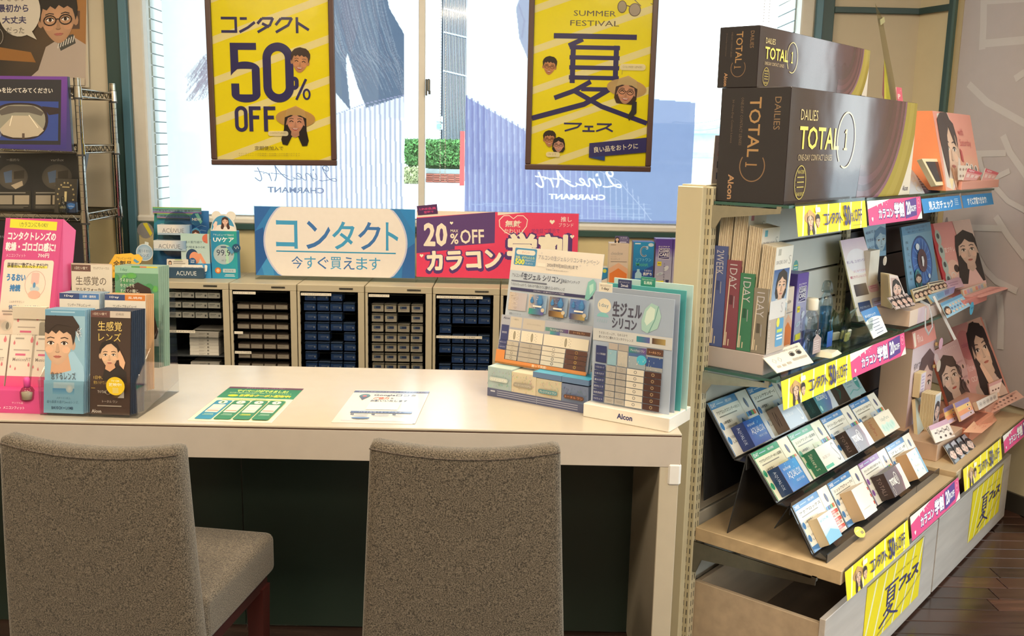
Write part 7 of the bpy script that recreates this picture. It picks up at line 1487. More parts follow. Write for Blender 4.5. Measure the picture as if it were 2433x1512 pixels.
mb = MB(); mb.hexa([(0,-.05,0),(.09,-.05,0),(0,0,0),(.09,0,0),(.01,-.045,.012),(.08,-.04,.010),(.012,-.01,.016),(.08,-.012,.008)], 'e0dcc4', 'paper'); new('plastic_wrap', 'crumpled cream wrapper lying at the foot of the bottles', 'wrapper', mb, .32, .175, ZS2, .1)
# clear tray with sample sachets
t = thing('sample_tray', 'clear acrylic tray holding little plastic sample bags', 'tray', G(.50, .085, ZS2), GA)
def pb_(*a): mb = MB(); mb.box(*a, 'eef3f2', 'acrylic'); return mb
put('bottom', pb_(0,.2,-.11,0,0,.003), t); put('front_wall', pb_(0,.2,-.11,-.1075,.003,.045), t); put('side_wall', pb_(0,.0025,-.1075,0,.003,.06), t); put('side_wall', pb_(.1975,.2,-.1075,0,.003,.06), t); put('rear_wall', pb_(0.0025,.1975,-.0025,0,.003,.075), t)
for i, (x, y, rx) in enumerate(((.03,-.035,.3), (.06,-.045,-.2), (.095,-.05,.35), (.125,-.055,-.1), (.07,-.075,.15))):
    mb = MB(); q = [(-.03,0,0),(.03,0,0),(.026,.004,.03),(.016,-.003,.055),(.028,-.008,.092),(.004,.0,.080),(-.02,.006,.098),(-.014,.0,.055),(-.028,-.004,.03)]
    mb.prism([Vector(p) for p in q], (0,.002,0), 'e4e6de', 'smoke'); mb.rbox(-.018, .018, -.010, -.001, .002, .026, .002, ('e4dc8c','dcd8cc')[i % 2], 'paper'); o_ = new('sample_bag', 'clear bag with a small folded sample, %s in the clear tray' % ORD[i], 'bag', mb, .50+x, .085-y, ZS2+.0035, group='sample bags in the clear tray'); o_.rotation_euler[0] = .12; o_.rotation_euler[2] = GA+rx
# tall information sign, small check card
def infosign(cv):
    cv.rect(0, 0, 100, 290, 'ece4e0', 'f2ece4'); cv.rect(0, 0, 100, 70, 'd4bcd0', 'e8dce0'); cv.ell(50, 80, 44, 44, 'e8e4ec', n=26); cv.text('新しい私、コンタクトでスタート!', 6, 74, 88, 11, '7a5a9c', bold=.01, res=1); cv.text('はじめてだからこそ', 22, 110, 60, 8, 'c86a80', res=1); cv.text('瞳にやさしいレンズデビューを', 6, 128, 88, 10, 'c86a80', bold=.01, res=1)
    cv.hrect(10, 160, 44, 42, '4a4450', '8a7a68'); cv.rrect(58, 156, 36, 42, 8, 'e8bcc8'); cv.rect(10, 224, 40, 42, '34548c'); cv.text('AQUALOX', 13, 240, 32, 8, 'd0dcec', res=1); cv.rrect(56, 220, 36, 42, 8, 'b8bcdc')
    for x, y in ((64,168), (62,232)): [cv.rect(x, y+q*7, 24, 2.5, 'c87a98' if y < 200 else 'a86a98') for q in range(3)]
gcard('info_sign', 'tall leaning white and lilac information sign in the middle shelf', 'sign', [(1993,572,.05),(2049,563,.05),(2109,747,.10),(2037,765,.10)], infosign, 100, 290, .004, 'e0dcae')
def check(cv): cv.rect(0, 0, 100, 150, 'e8ecf0'); cv.rect(0, 0, 100, 58, '3f86c8'); cv.ell(50, 80, 62, 34, 'e8ecf0', n=26); cv.text('見え方チェック', 10, 26, 66, 15, 'f0f4f8', bold=.02, res=1); [cv.rect(24+q*2, 64+q*17, 58-(q*7) % 15, 4, '7a84a0') for q in range(5)]
gcard('check_card', 'small blue and white card in a clear stand at the front of the middle shelf', 'card', [(2043,742,.16),(2081,728,.16),(2107,789,.205),(2074,806,.205)], check, 100, 150, .002)

# ---- middle shelf, bay two
def wavy(cv): cv.rect(0, 0, 100, 110, '9fc0d8', '8fb4d0'); cv.face(74, 56, 76, '5a84a8', skin='b4cfe0', style='bob', mk='7aa0c0'); [cv.text(s, 6, 18+q*26, 44, 11, '3a5a88', res=1) for q, s in enumerate(('初めての','ときめき、','みつけた。'))]
gcard('portrait_card', 'pale blue portrait card at the back of the middle shelf beside the blue eye', 'card', [(2049,540,.03),(2103,524,.03),(2104,607,.03),(2064,612,.03)], wavy, 100, 110)
mb = MB(); mb.rbox(0, .085, -.05, 0, 0, .235, .001, 'e4dac8', 'paper'); cv = mb.front(0, .085, -.0503, 0, .235, 85, 235); cv.rect(0, 0, 85, 235, 'e8e0d4'); cv.line([(70,20),(70,200)], .8, 'b8b0a4'); new('white_case', 'plain cream card case behind the photo booklets on the middle shelf', 'case', mb, .93, .035, ZS2+.0)
mb = MB(); mb.rbox(0, .20, -.215, -.075, 0, .052, .001, 'dcc0ac', 'satin'); cv = mb.front(0, .20, -.2153, 0, .052, 200, 52, 'satin'); cv.rect(0, 0, 200, 52, 'e8d0c0'); cv.rect(80, 0, 120, 52, 'dcc4d0'); cv.rect(150, 0, 50, 52, 'e0bcb8'); new('booklet_tray', 'low peach coloured tray holding the photo booklets', 'tray', mb, .965, .0, ZS2)
def pb(cv): cv.rect(0, 0, 70, 100, 'e8d4cc'); cv.rect(8, 10, 54, 82, 'c8a8a0', 'b08c84'); cv.face(38, 48, 62, '2c2422', skin='ecc4b4', style='bob', rot=.1)
for q in range(9):
    dx = q*2.2
    gcard('photo_booklet', 'cream photo booklet, %s of the leaning row in the peach tray' % (['rearmost','second from the back','third from the back','fourth from the back','fifth from the back','sixth from the back','seventh from the back','one before the front','front one showing a face'][q]), 'booklet', [(2092+dx,648+q*.6,.10+.006*q),(2112+dx,651+q*.6,.10+.006*q),(2134+dx,702+q*1.0,.125+.006*q),(2093+dx*1.3,727+q*.9,.125+.006*q)], pb if q == 8 else (lambda cv: cv.rect(0,0,70,100,'d8c4a0')), 70, 100, .004, 'd8c49c', 'paper', group='photo booklets in the peach tray')
def faces4(cv):
    cv.rect(0, 0, 100, 60, '3a2c2c')
    for q in range(4): cv.rect(2+q*24.5, 2, 22.5, 56, ('c8b0a8','b09c98')[q % 2]); cv.face(13+q*24.5, 30, 34, '2a2022', skin='e8c0b0', style='bob')
gcard('photo_card', 'dark photo card with four faces leaning on the peach tray', 'card', [(2107,708,.185),(2150,698,.185),(2173,727,.21),(2128,737,.21)], faces4, 100, 60)
def eye(cv):
    cv.quad4([(0,200),(110,200),(110,0),(0,0)], ['6a9cc4','5a8cb8','7ab0d0','8ab8d4']); cv.rect(0, 0, 110, 26, '5f9cc4'); cv.text('NEW COLORS DEBUT', 14, 6, 80, 7, '2c5a8c', res=1); cv.text('瞳に新しい輝きを', 20, 16, 64, 6, '2c5a8c', res=1)
    cv.ell(58, 108, 38, 74, '24508c', n=34); cv.ell(58, 108, 34, 68, '3a3a60', '3f7cd0', n=34)
    for q in range(30): a = 2*PI*q/30; cv.line([(58+17*math.cos(a),108+34*math.sin(a)),(58+32*math.cos(a),108+64*math.sin(a))], .9, ('8ac0f0','2a5cb0')[q % 2])
    cv.ell(58, 108, 17, 34, '3a2a38', '5a3c48', n=26); cv.ell(58, 108, 7, 16, '1f1620', n=18); cv.poly([(56,96),(62,96),(64,110),(60,126),(56,124)], 'e8e8f0'); cv.ell(46, 66, 7, 10, 'e0ecf8', n=14); cv.ell(76, 156, 4, 7, 'd0e4f4', n=12)
    for q, ch in enumerate('NECONEW'): cv.text(ch, 8, 44+q*18, 5, 8, '2c3a50', res=1)
    cv.ell(34, 160, 12, 30, '3a9aa8', n=18); cv.ell(34, 160, 9, 25, '2c6070', n=18); cv.face(34, 158, 26, '1f1a22', skin='e8c8b4', style='bob')
gcard('eye_display', 'blue display card with one huge blue eye on the middle shelf', 'display', [(2137,541,.05),(2206,528,.05),(2228,688,.115),(2157,702,.115)], eye, 110, 200, .006, '6a9cc0')
def pinkf(cv):
    cv.rect(0, 0, 150, 190, 'e8a0a4', 'eab4ac'); cv.rect(0, 0, 12, 190, 'c83c48'); cv.text('高度プチレンズ', 20, 70, 66, 15, 'f8e4e4', bold=.01); cv.ell(46, 132, 22, 26, 'f0c8bc', n=18); cv.ell(56, 132, 9, 11, '3c2a28', n=14); cv.ring(40, 152, 9, 12, 2, 'e8e8e8', n=16)
    for q in range(4): cv.ell(18, 40+q*40, 10, 22, 'b8c8c8', n=14); cv.ell(18, 36+q*40, 5, 8, '4a5a60', n=10)
    cv.poly([(82,0),(150,0),(150,190),(100,190)], 'e0c8c4'); cv.face(112, 84, 98, '2a2224', skin='f0cfc0', style='long', shirt='e8c0c0')
gcard('portrait_display', 'pink display card with a long haired woman on the middle shelf, at the wall', 'display', [(2205,534,.03),(2300,522,.095),(2340,676,.20),(2245,696,.13)], pinkf, 150, 190, .006, 'c83c48')
gcard('oval_tag', 'grey oval tag sticking up from the pink portrait card', 'card', [(2236,515,.06),(2256,512,.06),(2262,550,.06),(2242,556,.06)], lambda cv: cv.ell(20, 30, 19, 29, 'a8a4ac', 'b8b4bc', n=20), 40, 60, .0005, 'a8a4ac') if False else None
mb = MB(); mb.lathe([(.018,-.0008),(.018,.0008)], 'aaa6b0', 'satin', 20, sy=1.5); o_ = new('oval_tag', 'grey oval tag sticking up from the pink portrait card', 'tag', mb, loc=gp(2248, 533, .06)); o_.rotation_euler = (PI/2, 0, GA)
mb = MB(); mb.rbox(0, .30, -.21, -.13, 0, .040, .001, 'c8b4ac', 'satin'); new('card_tray', 'grey pink cardboard tray under the blue eye card leaflets', 'tray', mb, 1.17, 0, ZS2)
mb = MB(); mb.rbox(0, .30, -.24, -.13, 0, .030, .001, 'd4807c', 'satin'); new('card_tray', 'coral tray at the far end of the middle shelf, below the pink portrait card', 'tray', mb, 1.475, 0, ZS2)
def photos(c):
    def p(cv): cv.rect(0, 0, 90, 60, 'd8c8b0'); cv.rect(4, 4, 82, 6, c); [cv.face(14+q*21, 34, 28, ('3a2a24','54342c')[q % 2], style='bob') for q in range(4)]
    return p
gcard('photo_leaflet', 'olive framed leaflet with small portraits in front of the blue eye card, left one', 'leaflet', [(2162,690,.15),(2199,679,.15),(2214,706,.175),(2172,720,.175)], photos('4a4a38'), 90, 60, .006, 'c8b890')
gcard('photo_leaflet', 'dark framed leaflet with small portraits in front of the blue eye card, right one', 'leaflet', [(2201,674,.15),(2239,667,.15),(2247,690,.175),(2210,700,.175)], photos('2c2c34'), 90, 60, .006, 'c8b890')
def bluecol(cv):
    cv.rect(0, 0, 110, 60, '8fbcd8'); cv.rect(0, 0, 110, 12, '5a94c0'); [[cv.ell(36+q*14, 22+r_*13, 4.5, 4.5, ('d8b8a8','5a78a8')[r_ % 2], n=8) for q in range(5)] for r_ in range(3)]; cv.face(14, 36, 30, '3a2c2c', style='bob')
gcard('colour_chart', 'light blue lens colour chart hanging forward from the middle shelf', 'chart', [(2233,722,.21),(2283,699,.21),(2306,727,.25),(2250,757,.25)], bluecol, 110, 60, .001)
gcard('colour_booklet', 'blue and purple booklet on a ring behind the light blue colour chart', 'booklet', [(2200,706,.18),(2266,684,.18),(2262,700,.205),(2212,724,.205)], lambda cv: (cv.hrect(0,0,110,50,'7ab0cc','8a78a8'), cv.rect(30,10,30,30,'5a8cb4'), cv.rect(64,8,20,30,'6a6a98')), 110, 50, .008, 'd8c8a8')
gcard('pink_leaflet', 'lilac folded leaflet in the coral tray', 'leaflet', [(2243,670,.14),(2280,658,.14),(2290,682,.17),(2250,690,.17)], lambda cv: (cv.rect(0,0,60,40,'d8b0c8'), cv.rect(10,12,36,5,'b888a8'), cv.rect(14,22,30,5,'b888a8')), 60, 40)
gcard('pink_leaflet', 'beige and pink leaflet with tiny lens photos at the end of the coral tray', 'leaflet', [(2300,653,.14),(2338,645,.14),(2345,668,.165),(2308,676,.165)], lambda cv: (cv.rect(0,0,60,40,'e0c0b8'), [cv.ell(10+q*10,26,3,4,'6a4a48',n=8) for q in range(5)]), 60, 40)
gcard('lens_strip', 'narrow booklet of small lens pictures standing along the coral tray', 'booklet', [(2282,690,.19),(2338,671,.19),(2342,684,.20),(2286,706,.20)], lambda cv: [cv.rect(0,0,120,30,'d8c8c0')] + [cv.rrect(6+q*14, 6, 11, 18, 3, ('e8907c','c8a0c8','a8b8c8','e8c8a0')[q % 4]) for q in range(8)], 120, 30, .006, 'c8b090')
gcard('pink_flap', 'pink flap with lens photos folded over the front of the coral tray', 'flap', [(2288,706,.21),(2352,682,.225),(2404,684,.31),(2330,708,.25)], lambda cv: [cv.rect(0,0,140,40,'e0a09c')] + [cv.ell(16+q*15, 20, 4, 6, 'b87070', n=8) for q in range(8)], 140, 40, .001, 'd89490')
mb = MB(); mb.cyl((0,0,0), (0,.0008,0), .024, c='4aa4cc', m='paper', n=22); o_ = new('price_tag', 'round light blue price tag at the end of the middle shelf', 'tag', mb, loc=gp(2309, 733, .25)); o_.rotation_euler[2] = GA
mb = MB(); cv = mb.cv((-.022,-.0012,.02), (.044,0,0), (0,0,-.04), 44, 40); cv.text('¥1,600', 6, 14, 32, 10, '24547c', bold=.02, res=1); o_.data = o_.data; put('price', mb, o_)
# curly cord and white strap below the shelf edge
mb = MB(); P = []
a_ = gp(2210, 712, .225); b_ = gp(2212, 770, .225); c_ = gp(2200, 785, .235); d_ = gp(2203, 738, .215)
way = [gp(2188,716,.22), gp(2208,726,.225), gp(2214,752,.23), gp(2216,778,.232), gp(2207,795,.235), gp(2199,780,.235), gp(2199,756,.232), gp(2201,732,.228)]
L = []
for i in range(len(way)-1):
    for q in range(10): L.append(way[i].lerp(way[i+1], q/10))
for i, p in enumerate(L):
    for q in range(6): a = 2*PI*q/6; P.append(p + A*math.cos(a)*.004 + Vector((0,0,1))*math.sin(a)*.004 + B*(q*.0003))
o0 = way[0]; mb.tube([p-o0 for p in P], .0007, 'c8ccd4', 'plastic', 4); new('coiled_cord', 'pale coiled cord looping below the middle shelf edge', 'cord', mb, loc=o0)
gcard('white_strap', 'long white strap hanging slanted from the blue colour chart', 'strap', [(2215,706,.215),(2220,703,.215),(2272,806,.235),(2266,809,.235)], lambda cv: cv.rect(0,0,10,200,'e4dcd8'), 10, 200, .001)
mb = MB(); mb.cyl((0,0,0), (0,.0015,0), .015, c='d8ccc0', m='paper', n=20); mb.cyl((0,-.001,-.001), (0,0,-.001), .011, c='c8b8a8', m='paper', n=18); o_ = new('round_charm', 'small round cream charm at the top of the photo booklets', 'charm', mb, loc=gp(2103, 620, .13)); o_.rotation_euler[2] = GA

# ================================================================== black tiered stand with lens cards and boxes
t = thing('tiered_stand', 'black three-step tiered stand on the near wooden shelf', 'stand', G(.012, 0, .405), GA); SW = .872
TIERS = [(.020, .333, .112, .205), (.150, .226, .236, .118), (.270, .118, .338, .010)]    # top depth, top height, foot depth, foot height
BLK = '1d1d20'
for i, (w0, h0, w1, h1) in enumerate(TIERS):
    for j, (xa, xb) in enumerate(((0, .655), (.658, SW))):
        mb = MB(); mb.hexa([(xa,-w1,h1),(xb,-w1,h1),(xa,-w1+.003,h1-.001),(xb,-w1+.003,h1-.001),(xa,-w0,h0),(xb,-w0,h0),(xa,-w0+.003,h0),(xb,-w0+.003,h0)], BLK, 'gloss'); put('tier_panel', mb, t)
        mb = MB(); mb.hexa([(xa,-w1-.034,h1-.004),(xb,-w1-.034,h1-.004),(xa,-w1,h1-.004),(xb,-w1,h1-.004),(xa,-w1-.034,h1-.001),(xb,-w1-.034,h1-.001),(xa,-w1,h1-.001),(xb,-w1,h1-.001)], BLK, 'gloss')
        mb.hexa([(xa,-w1-.037,h1-.024 if i == 2 else h1-.022),(xb,-w1-.037,h1-.024 if i == 2 else h1-.022),(xa,-w1-.034,h1-.022),(xb,-w1-.034,h1-.022),(xa,-w1-.037,h1+.010),(xb,-w1-.037,h1+.010),(xa,-w1-.034,h1+.010),(xb,-w1-.034,h1+.010)] if i < 2 else [(xa,-w1-.037,-.0),(xb,-w1-.037,-.0),(xa,-w1-.034,-.0),(xb,-w1-.034,-.0),(xa,-w1-.037,h1+.012),(xb,-w1-.037,h1+.012),(xa,-w1-.034,h1+.012),(xb,-w1-.034,h1+.012)], BLK, 'gloss'); put('ledge', mb, t)
mb = MB(); mb.hexa([(0,-.034,.07),(SW,-.034,.07),(0,-.031,.07),(SW,-.031,.07),(0,-.020,.333),(SW,-.020,.333),(0,-.017,.333),(SW,-.017,.333)], BLK, 'gloss'); put('back_board', mb, t)
mb = MB(); mb.hexa([(0,-.108,.0005),(SW,-.108,.0005),(0,-.105,.0005),(SW,-.105,.0005),(0,-.150,.226),(SW,-.150,.226),(0,-.147,.226),(SW,-.147,.226)], BLK, 'gloss'); put('support_board', mb, t)
mb = MB(); mb.hexa([(0,-.236,.05),(SW,-.236,.05),(0,-.233,.05),(SW,-.233,.05),(0,-.270,.118),(SW,-.270,.118),(0,-.267,.118),(SW,-.267,.118)], BLK, 'gloss'); put('support_board', mb, t)
for x in (.3, .6): mb = MB(); mb.prism([(x,-.031,.0005),(x,-.031,.08),(x,-.034,.08),(x,-.105,.0005)], (.004,0,0), '151517', 'satin'); put('support_leg', mb, t)
cols = {'blue': ('3f7fbc','4a7ab4'), 'green': ('2f9a70','3f8c62'), 'purple': ('8a5aa0','9a7ab8')}
def price_card(tag, hue, title, body):
    H1, PEN = cols[hue]
    def p(cv):    # 210 x 150
        cv.rect(0, 0, 210, 150, 'ebe7dc' if hue != 'green' else 'ecebcf'); cv.rect(0, 0, 146, 20, H1); cv.rect(0, 0, 3, 150, H1); cv.text(tag, 6, 5, 26, 11, 'e8ecf4', bold=.03, res=1); cv.text('球面 近視用', 84, 6, 34, 8, 'e4e8f0', bold=.01, res=1); cv.rect(36, 9, 36, 2.5, 'a8c4e0')
        cv.text(title, 16, 28, 124, 10, '4a4840', bold=.02, res=1); cv.rect(20, 43, 96, 3, '8a867c')
        for r_ in range(2):
            y = 56 + r_*40; cv.ell(12, y+12, 8, 11, H1, n=14); cv.text(body[r_][0], 24, y+2, 46, 8, '4c4a44', bold=.01, res=1); cv.text(body[r_][1], 24, y+15, 62, 8, '4c4a44', bold=.01, res=1)
        cv.poly([(98,58),(142,58),(142,122),(98,122)], {'blue':'cfdcec','green':'dfe6b8','purple':'e0d4e8'}[hue]); cv.poly([(120,66),(138,84),(132,112),(112,116),(102,88)], PEN)
        if tag == '2WEEK': cv.poly([(3,132),(96,132),(96,122),(146,122),(146,150),(3,150)], H1)
        cv.line([(147,0),(147,150)], 1.5, 'b8b4a8'); cv.ell(178, 34, 6, 15, '5a6084', n=14, rot=-.1)
        for q, c_ in enumerate(('5a9cd0','3a5ca0','5aa870','e0845a')): cv.rrect(152+q*13, 58, 11, 13, 2, c_)
        for r_ in range(3):
            y = 78 + r_*25; cv.rrect(152, y, 54, 11, 2, 'd8483c'); cv.text('定期便購入で', 158, y+2.5, 40, 6, 'f4d8c8', res=1); cv.rrect(154, y+13, 16, 8, 2, 'd8685c'); cv.text(('¥2,178','¥3,278','¥5,016')[r_], 172, y+13, 28, 9, 'c84a40' if r_ < 2 else 'e89a30', bold=.01, res=1)
    return p
CARDS = [[('1DAY','blue','アクアロックスワンデーUVシン'), ('1DAY','blue','シンシアワンデーS'), ('1DAY','blue','プレシジョンワン'), ('1DAY','blue','アキュビューオアシス')],
         [('1DAY','green','アクアロックスワンデーUVシン乱視用'), ('1DAY','green','シンシアワンデーS乱視用'), ('1DAY','blue','デイリーズトータルワン'), ('1DAY','blue','シードワンデーピュアうるおいプラス')],
         [('2WEEK','blue','アクアロックス'), ('2WEEK','blue','シンシア2ウィークS'), ('1DAY','purple','デイリーズトータルワンマルチフォーカル'), ('2WEEK','blue','プレミオ')]]
WHERE = ['top step', 'middle step', 'bottom step']
BODY = (('16時間潤う','レンズ水分の96%を維持'), ('うるおい成分で','しみこみ防止'))
def onfoot(i, x, s, d):      # point on the tilted tier: x along, s up the slope from the foot, d out of it
    w0, h0, w1, h1 = TIERS[i]; up = Vector((0, w1-w0, h0-h1)); L = up.length; up /= L; n = Vector((0, -up.z, up.y)); return Vector((x, -w1, h1)) + up*s + n*d, up, n, L
for i in range(3):
    for j in range(4):
        tag, hue, title = CARDS[i][j]; x0 = .008 + j*.2165; wd_ = .211
        p0, up, n, L = onfoot(i, x0, .002, .0010); hgt = L - .004
        mb = MB(); mb.prism([p0, p0+Vector((wd_,0,0)), p0+Vector((wd_,0,0))+up*hgt, p0+up*hgt], n*.001, 'ece8de', 'film'); cv = mb.cv(p0+up*hgt+n*.0012, (wd_,0,0), -up*hgt, 210, 150, 'film', .00005)
        price_card(tag, hue, title, BODY)(cv)
        new('price_card', '%s headed price card, %s on the %s of the black stand' % (hue, ORD[j], WHERE[i]), 'card', mb, .012, 0, .405, group='price cards on the black stand')
def lens_box(i, x, w_, h, d, side, face, print_, sprint, label, s0=.004, dx=0):
    d *= .78; p0, up, n, L = onfoot(i, x, s0, .0030); mb = MB(); X_ = Vector((w_,0,0)); q = [p0+n*d, p0+n*d+X_, p0, p0+X_]; mb.hexa(q + [a+up*h for a in q], side, 'satin')
    cv = mb.cv(p0+n*(d+.0004)+up*h, X_, -up*h, w_*1000, h*1000, 'film', .00005); print_(cv)
    cv = mb.cv(p0+up*h+Vector((-.0004,0,0)), n*d, -up*h, d*1000, h*1000, 'satin', .00005); cv.n = Vector((-1,0,0)); sprint(cv)
    new('lens_box', label, 'box', mb, .012, 0, .405, group='lens boxes standing on the black stand')
def aq(c1, c2):
    def p(cv): W, H = cv.w, cv.h; cv.quad4([(0,H),(W,H),(W,0),(0,0)], [c1,c1,c2,c1]); [cv.rect(R.uniform(W*.2,W*.7), R.uniform(0,H*.35), 3, 3, ('7ac0f0','3a90e0')[q % 2]) for q in range(14)]; cv.rect(W*.82, 0, W*.18, H, 'c4c8cc'); cv.text('AQUALOX', W*.14, H*.34, W*.62, H*.28, 'e4ecf8', bold=-.002); cv.text('BAUSCH+LOMB', W*.10, H*.16, W*.34, H*.09, 'c8dcf4', bold=.02, res=1); cv.text('ONE DAY UV SHIN', W*.36, H*.68, W*.38, H*.09, 'c8dcf4', res=1)
    return p
def side_text(s, c, ink, c0=None):
    def p(cv): cv.rect(0, 0, cv.w, cv.h, c); cv.text(s, cv.w*.62, cv.h*.12, cv.h*.7, cv.w*.3, ink, rot=PI/2, res=1)
    return p
def sinc(c, ink, bar=None):
    def p(cv):
        W, H = cv.w, cv.h; cv.rect(0, 0, W, H, c); cv.text('S', W*.76, H*.08, W*.15, H*.8, ink, bold=-.012); cv.text('SINCERE 1DAY', W*.12, H*.42, W*.4, H*.12, ink, res=1)
        if bar: cv.rect(W*.02, H*.8, W*.42, H*.13, bar)
    return p
def prec(cv): W, H = cv.w, cv.h; cv.quad4([(0,H),(W,H),(W,0),(0,0)], ['1f8090','5a4a9c','4a6ac0','2a98a0']); cv.ring(W*.1, -H*.5, W*.78, H*1.5, W*.12, '7a70c8', 0, PI*.6, 24) if False else None; cv.poly([(W*.82,0),(W,0),(W,H),(W*.62,H),(W*.78,H*.6)], 'c8d0dc'); cv.text('PRECISION', W*.12, H*.26, W*.4, H*.2, 'eef4f8', bold=.02); cv.ring(W*.6, H*.34, W*.07, H*.2, 2, 'eef4f8', n=18); cv.text('1', W*.585, H*.26, W*.02, H*.16, 'eef4f8', res=1); cv.ell(W*.12, H*.8, W*.05, H*.13, '9adcd0', n=12)
def acu(cv): W, H = cv.w, cv.h; cv.rect(0, 0, W, H, 'a4bcc4', '8fb0b8'); cv.text('ACUVUE', W*.12, H*.16, W*.42, H*.2, '5a8090', bold=-.002); cv.rect(W*.14, H*.44, W*.3, 3, '7a9ca8'); cv.ell(W*.78, H*.36, W*.12, H*.34, '1f8f90', n=20); cv.rect(W*.7, H*.3, W*.16, 3, 'c8ecec'); cv.line([(W*.1,H*.8),(W*.4,H*.66),(W*.6,H*.76),(W*.9,H*.7)], 3, '5aa0a0')
def tot(cv): W, H = cv.w, cv.h; cv.quad4([(0,H),(W,H),(W,0),(0,0)], ['6c6672','84706c','7c6470','6a6470']); cv.poly([(W*.76,0),(W,0),(W,H),(W*.7,H),(W*.8,H*.5)], 'f2eee4'); cv.poly([(W*.66,0),(W*.76,0),(W*.8,H*.5),(W*.7,H),(W*.6,H),(W*.72,H*.5)], '8a6a78'); cv.text('TOTAL', W*.1, H*.34, W*.34, H*.26, 'f8f4f0', bold=.04); cv.ring(W*.5, H*.42, W*.08, H*.26, 2.5, 'f8f4f0', n=20); cv.text('1', W*.49, H*.32, W*.03, H*.22, 'f8f4f0', bold=.02, res=1); cv.ring(W*.12, H*.8, W*.05, H*.16, 1.5, 'd8d0cc', n=16)
def pure(cv): W, H = cv.w, cv.h; cv.rect(0, 0, W, H, 'ece6d8'); cv.text('1dayPure', W*.26, H*.2, W*.5, H*.22, '8a9c9c', bold=-.004); [cv.ell(W*(.2+.14*q), H*(.66+.06*(q % 2)), W*.12, H*.2, 'b4dcd4', 'd4ece4', n=14) for q in range(5)]
def plain(cv): W, H = cv.w, cv.h; cv.rect(0, 0, W, H, 'eceae4'); cv.rect(W*.2, H*.72, W*.5, 3, 'd0ccc4')
def bl(cv): W, H = cv.w, cv.h; cv.quad4([(0,H),(W,H),(W,0),(0,0)], ['5ab0cc','8ac8d8','e4ece8','e8e8dc']); cv.text('BAUSCH+LOMB', W*.1, H*.1, W*.6, H*.1, '3a9ab8', bold=.02, res=1); cv.poly([(0,H*.7),(W*.5,H*.55),(W,H*.75),(W,H),(0,H)], '4a9cc4')
def premio(cv): W, H = cv.w, cv.h; cv.rect(0, 0, W, H, 'e8e4d4'); cv.text('Premio', W*.24, H*.5, W*.4, H*.12, '8a8a84', shear=-.2, res=1); [cv.poly([(W*x-3,H*y),(W*x,H*y-8),(W*x+3,H*y),(W*x,H*y+3)], '5ab0c0') for x, y in ((.2,.3),(.6,.2),(.8,.4),(.25,.75),(.7,.8))]; cv.rect(W*.86, 0, W*.14, H, '4a90b8')
bw, bh, bd = .128, .072, .048
lens_box(0, .052, .115, .070, .05, '26407c', 0, aq('24489c','2f88d8'), side_text('AQUALOX','23387a','c8d4f0'), 'dark blue lens box, leftmost on the top step of the black stand')
lens_box(0, .262, .118, .072, .05, 'a89480', 0, sinc('ccd6e4','fafafa'), side_text('S','9a8474','5a4840'), 'pale silver lens box with a large white S on the top step')
lens_box(0, .480, .125, .070, .048, '2a6068', 0, prec, side_text('PRECISION1','24585c','4a8c8c'), 'teal and violet lens box on the top step of the black stand')
lens_box(0, .690, .125, .070, .055, '6a5c54', 0, acu, side_text('A','5c5048','3a7a70'), 'grey blue lens box with a round teal seal, right end of the top step')
lens_box(1, .032, .120, .074, .045, 'a8622c', 0, aq('2a68b4','3aa0e0'), side_text('AQUALOX','203c6c','c8d4f0'), 'lighter blue lens box, leftmost on the middle step of the black stand')
lens_box(1, .240, .120, .068, .050, '2a7a5c', 0, sinc('e8dfd6','8a8c8c','5ab8a0'), side_text('Sincere S','2a7a60','d8e0d0'), 'cream lens box with a green side on the middle step')
lens_box(1, .462, .125, .070, .048, '3c2c2a', 0, tot, side_text('TOTAL1','33241f','8a7a74'), 'dark mauve lens box with white edge on the middle step')
lens_box(1, .670, .130, .066, .050, 'c0a888', 0, pure, side_text('1dayPure','c0a480','a86a50'), 'cream lens box with pale green bubbles, right end of the middle step')
lens_box(2, .045, .080, .070, .034, 'd0bc98', 0, bl, side_text('','d0bc98','8a7a60'), 'small pale blue and white lens box, leftmost on the bottom step')
lens_box(2, .262, .090, .082, .045, 'c8b090', 0, plain, side_text('','c4a884','8a7a60'), 'plain white cube like lens box on the bottom step')
lens_box(2, .475, .128, .072, .052, '3c2c2a', 0, tot, side_text('TOTAL1','33241f','8a7a74'), 'dark mauve lens box with white edge on the bottom step')
lens_box(2, .690, .090, .080, .045, 'c8a478', 0, premio, side_text('','c49c70','8a7a60'), 'cream lens box with small teal drops, right end of the bottom step')
mb = MB(); cv = mb.cv((-.026,-.0004,.016), (.052,0,0), (0,-.0,-.032), 60, 36, 'satin'); cv.ell(30, 18, 29, 17, 'f0cc30', n=26); cv.rect(32, 18, 18, 9, '8a7838'); cv.rect(12, 10, 24, 3, 'f8e880'); mb.cyl((0,0,0),(0,.0006,0), .016, c='f0cc30', m='satin', n=16)
o_ = new('oval_sticker', 'yellow oval sticker on the front lip of the black stand', 'sticker', mb, .012+.20, .378, .425); o_.rotation_euler[0] = -.9

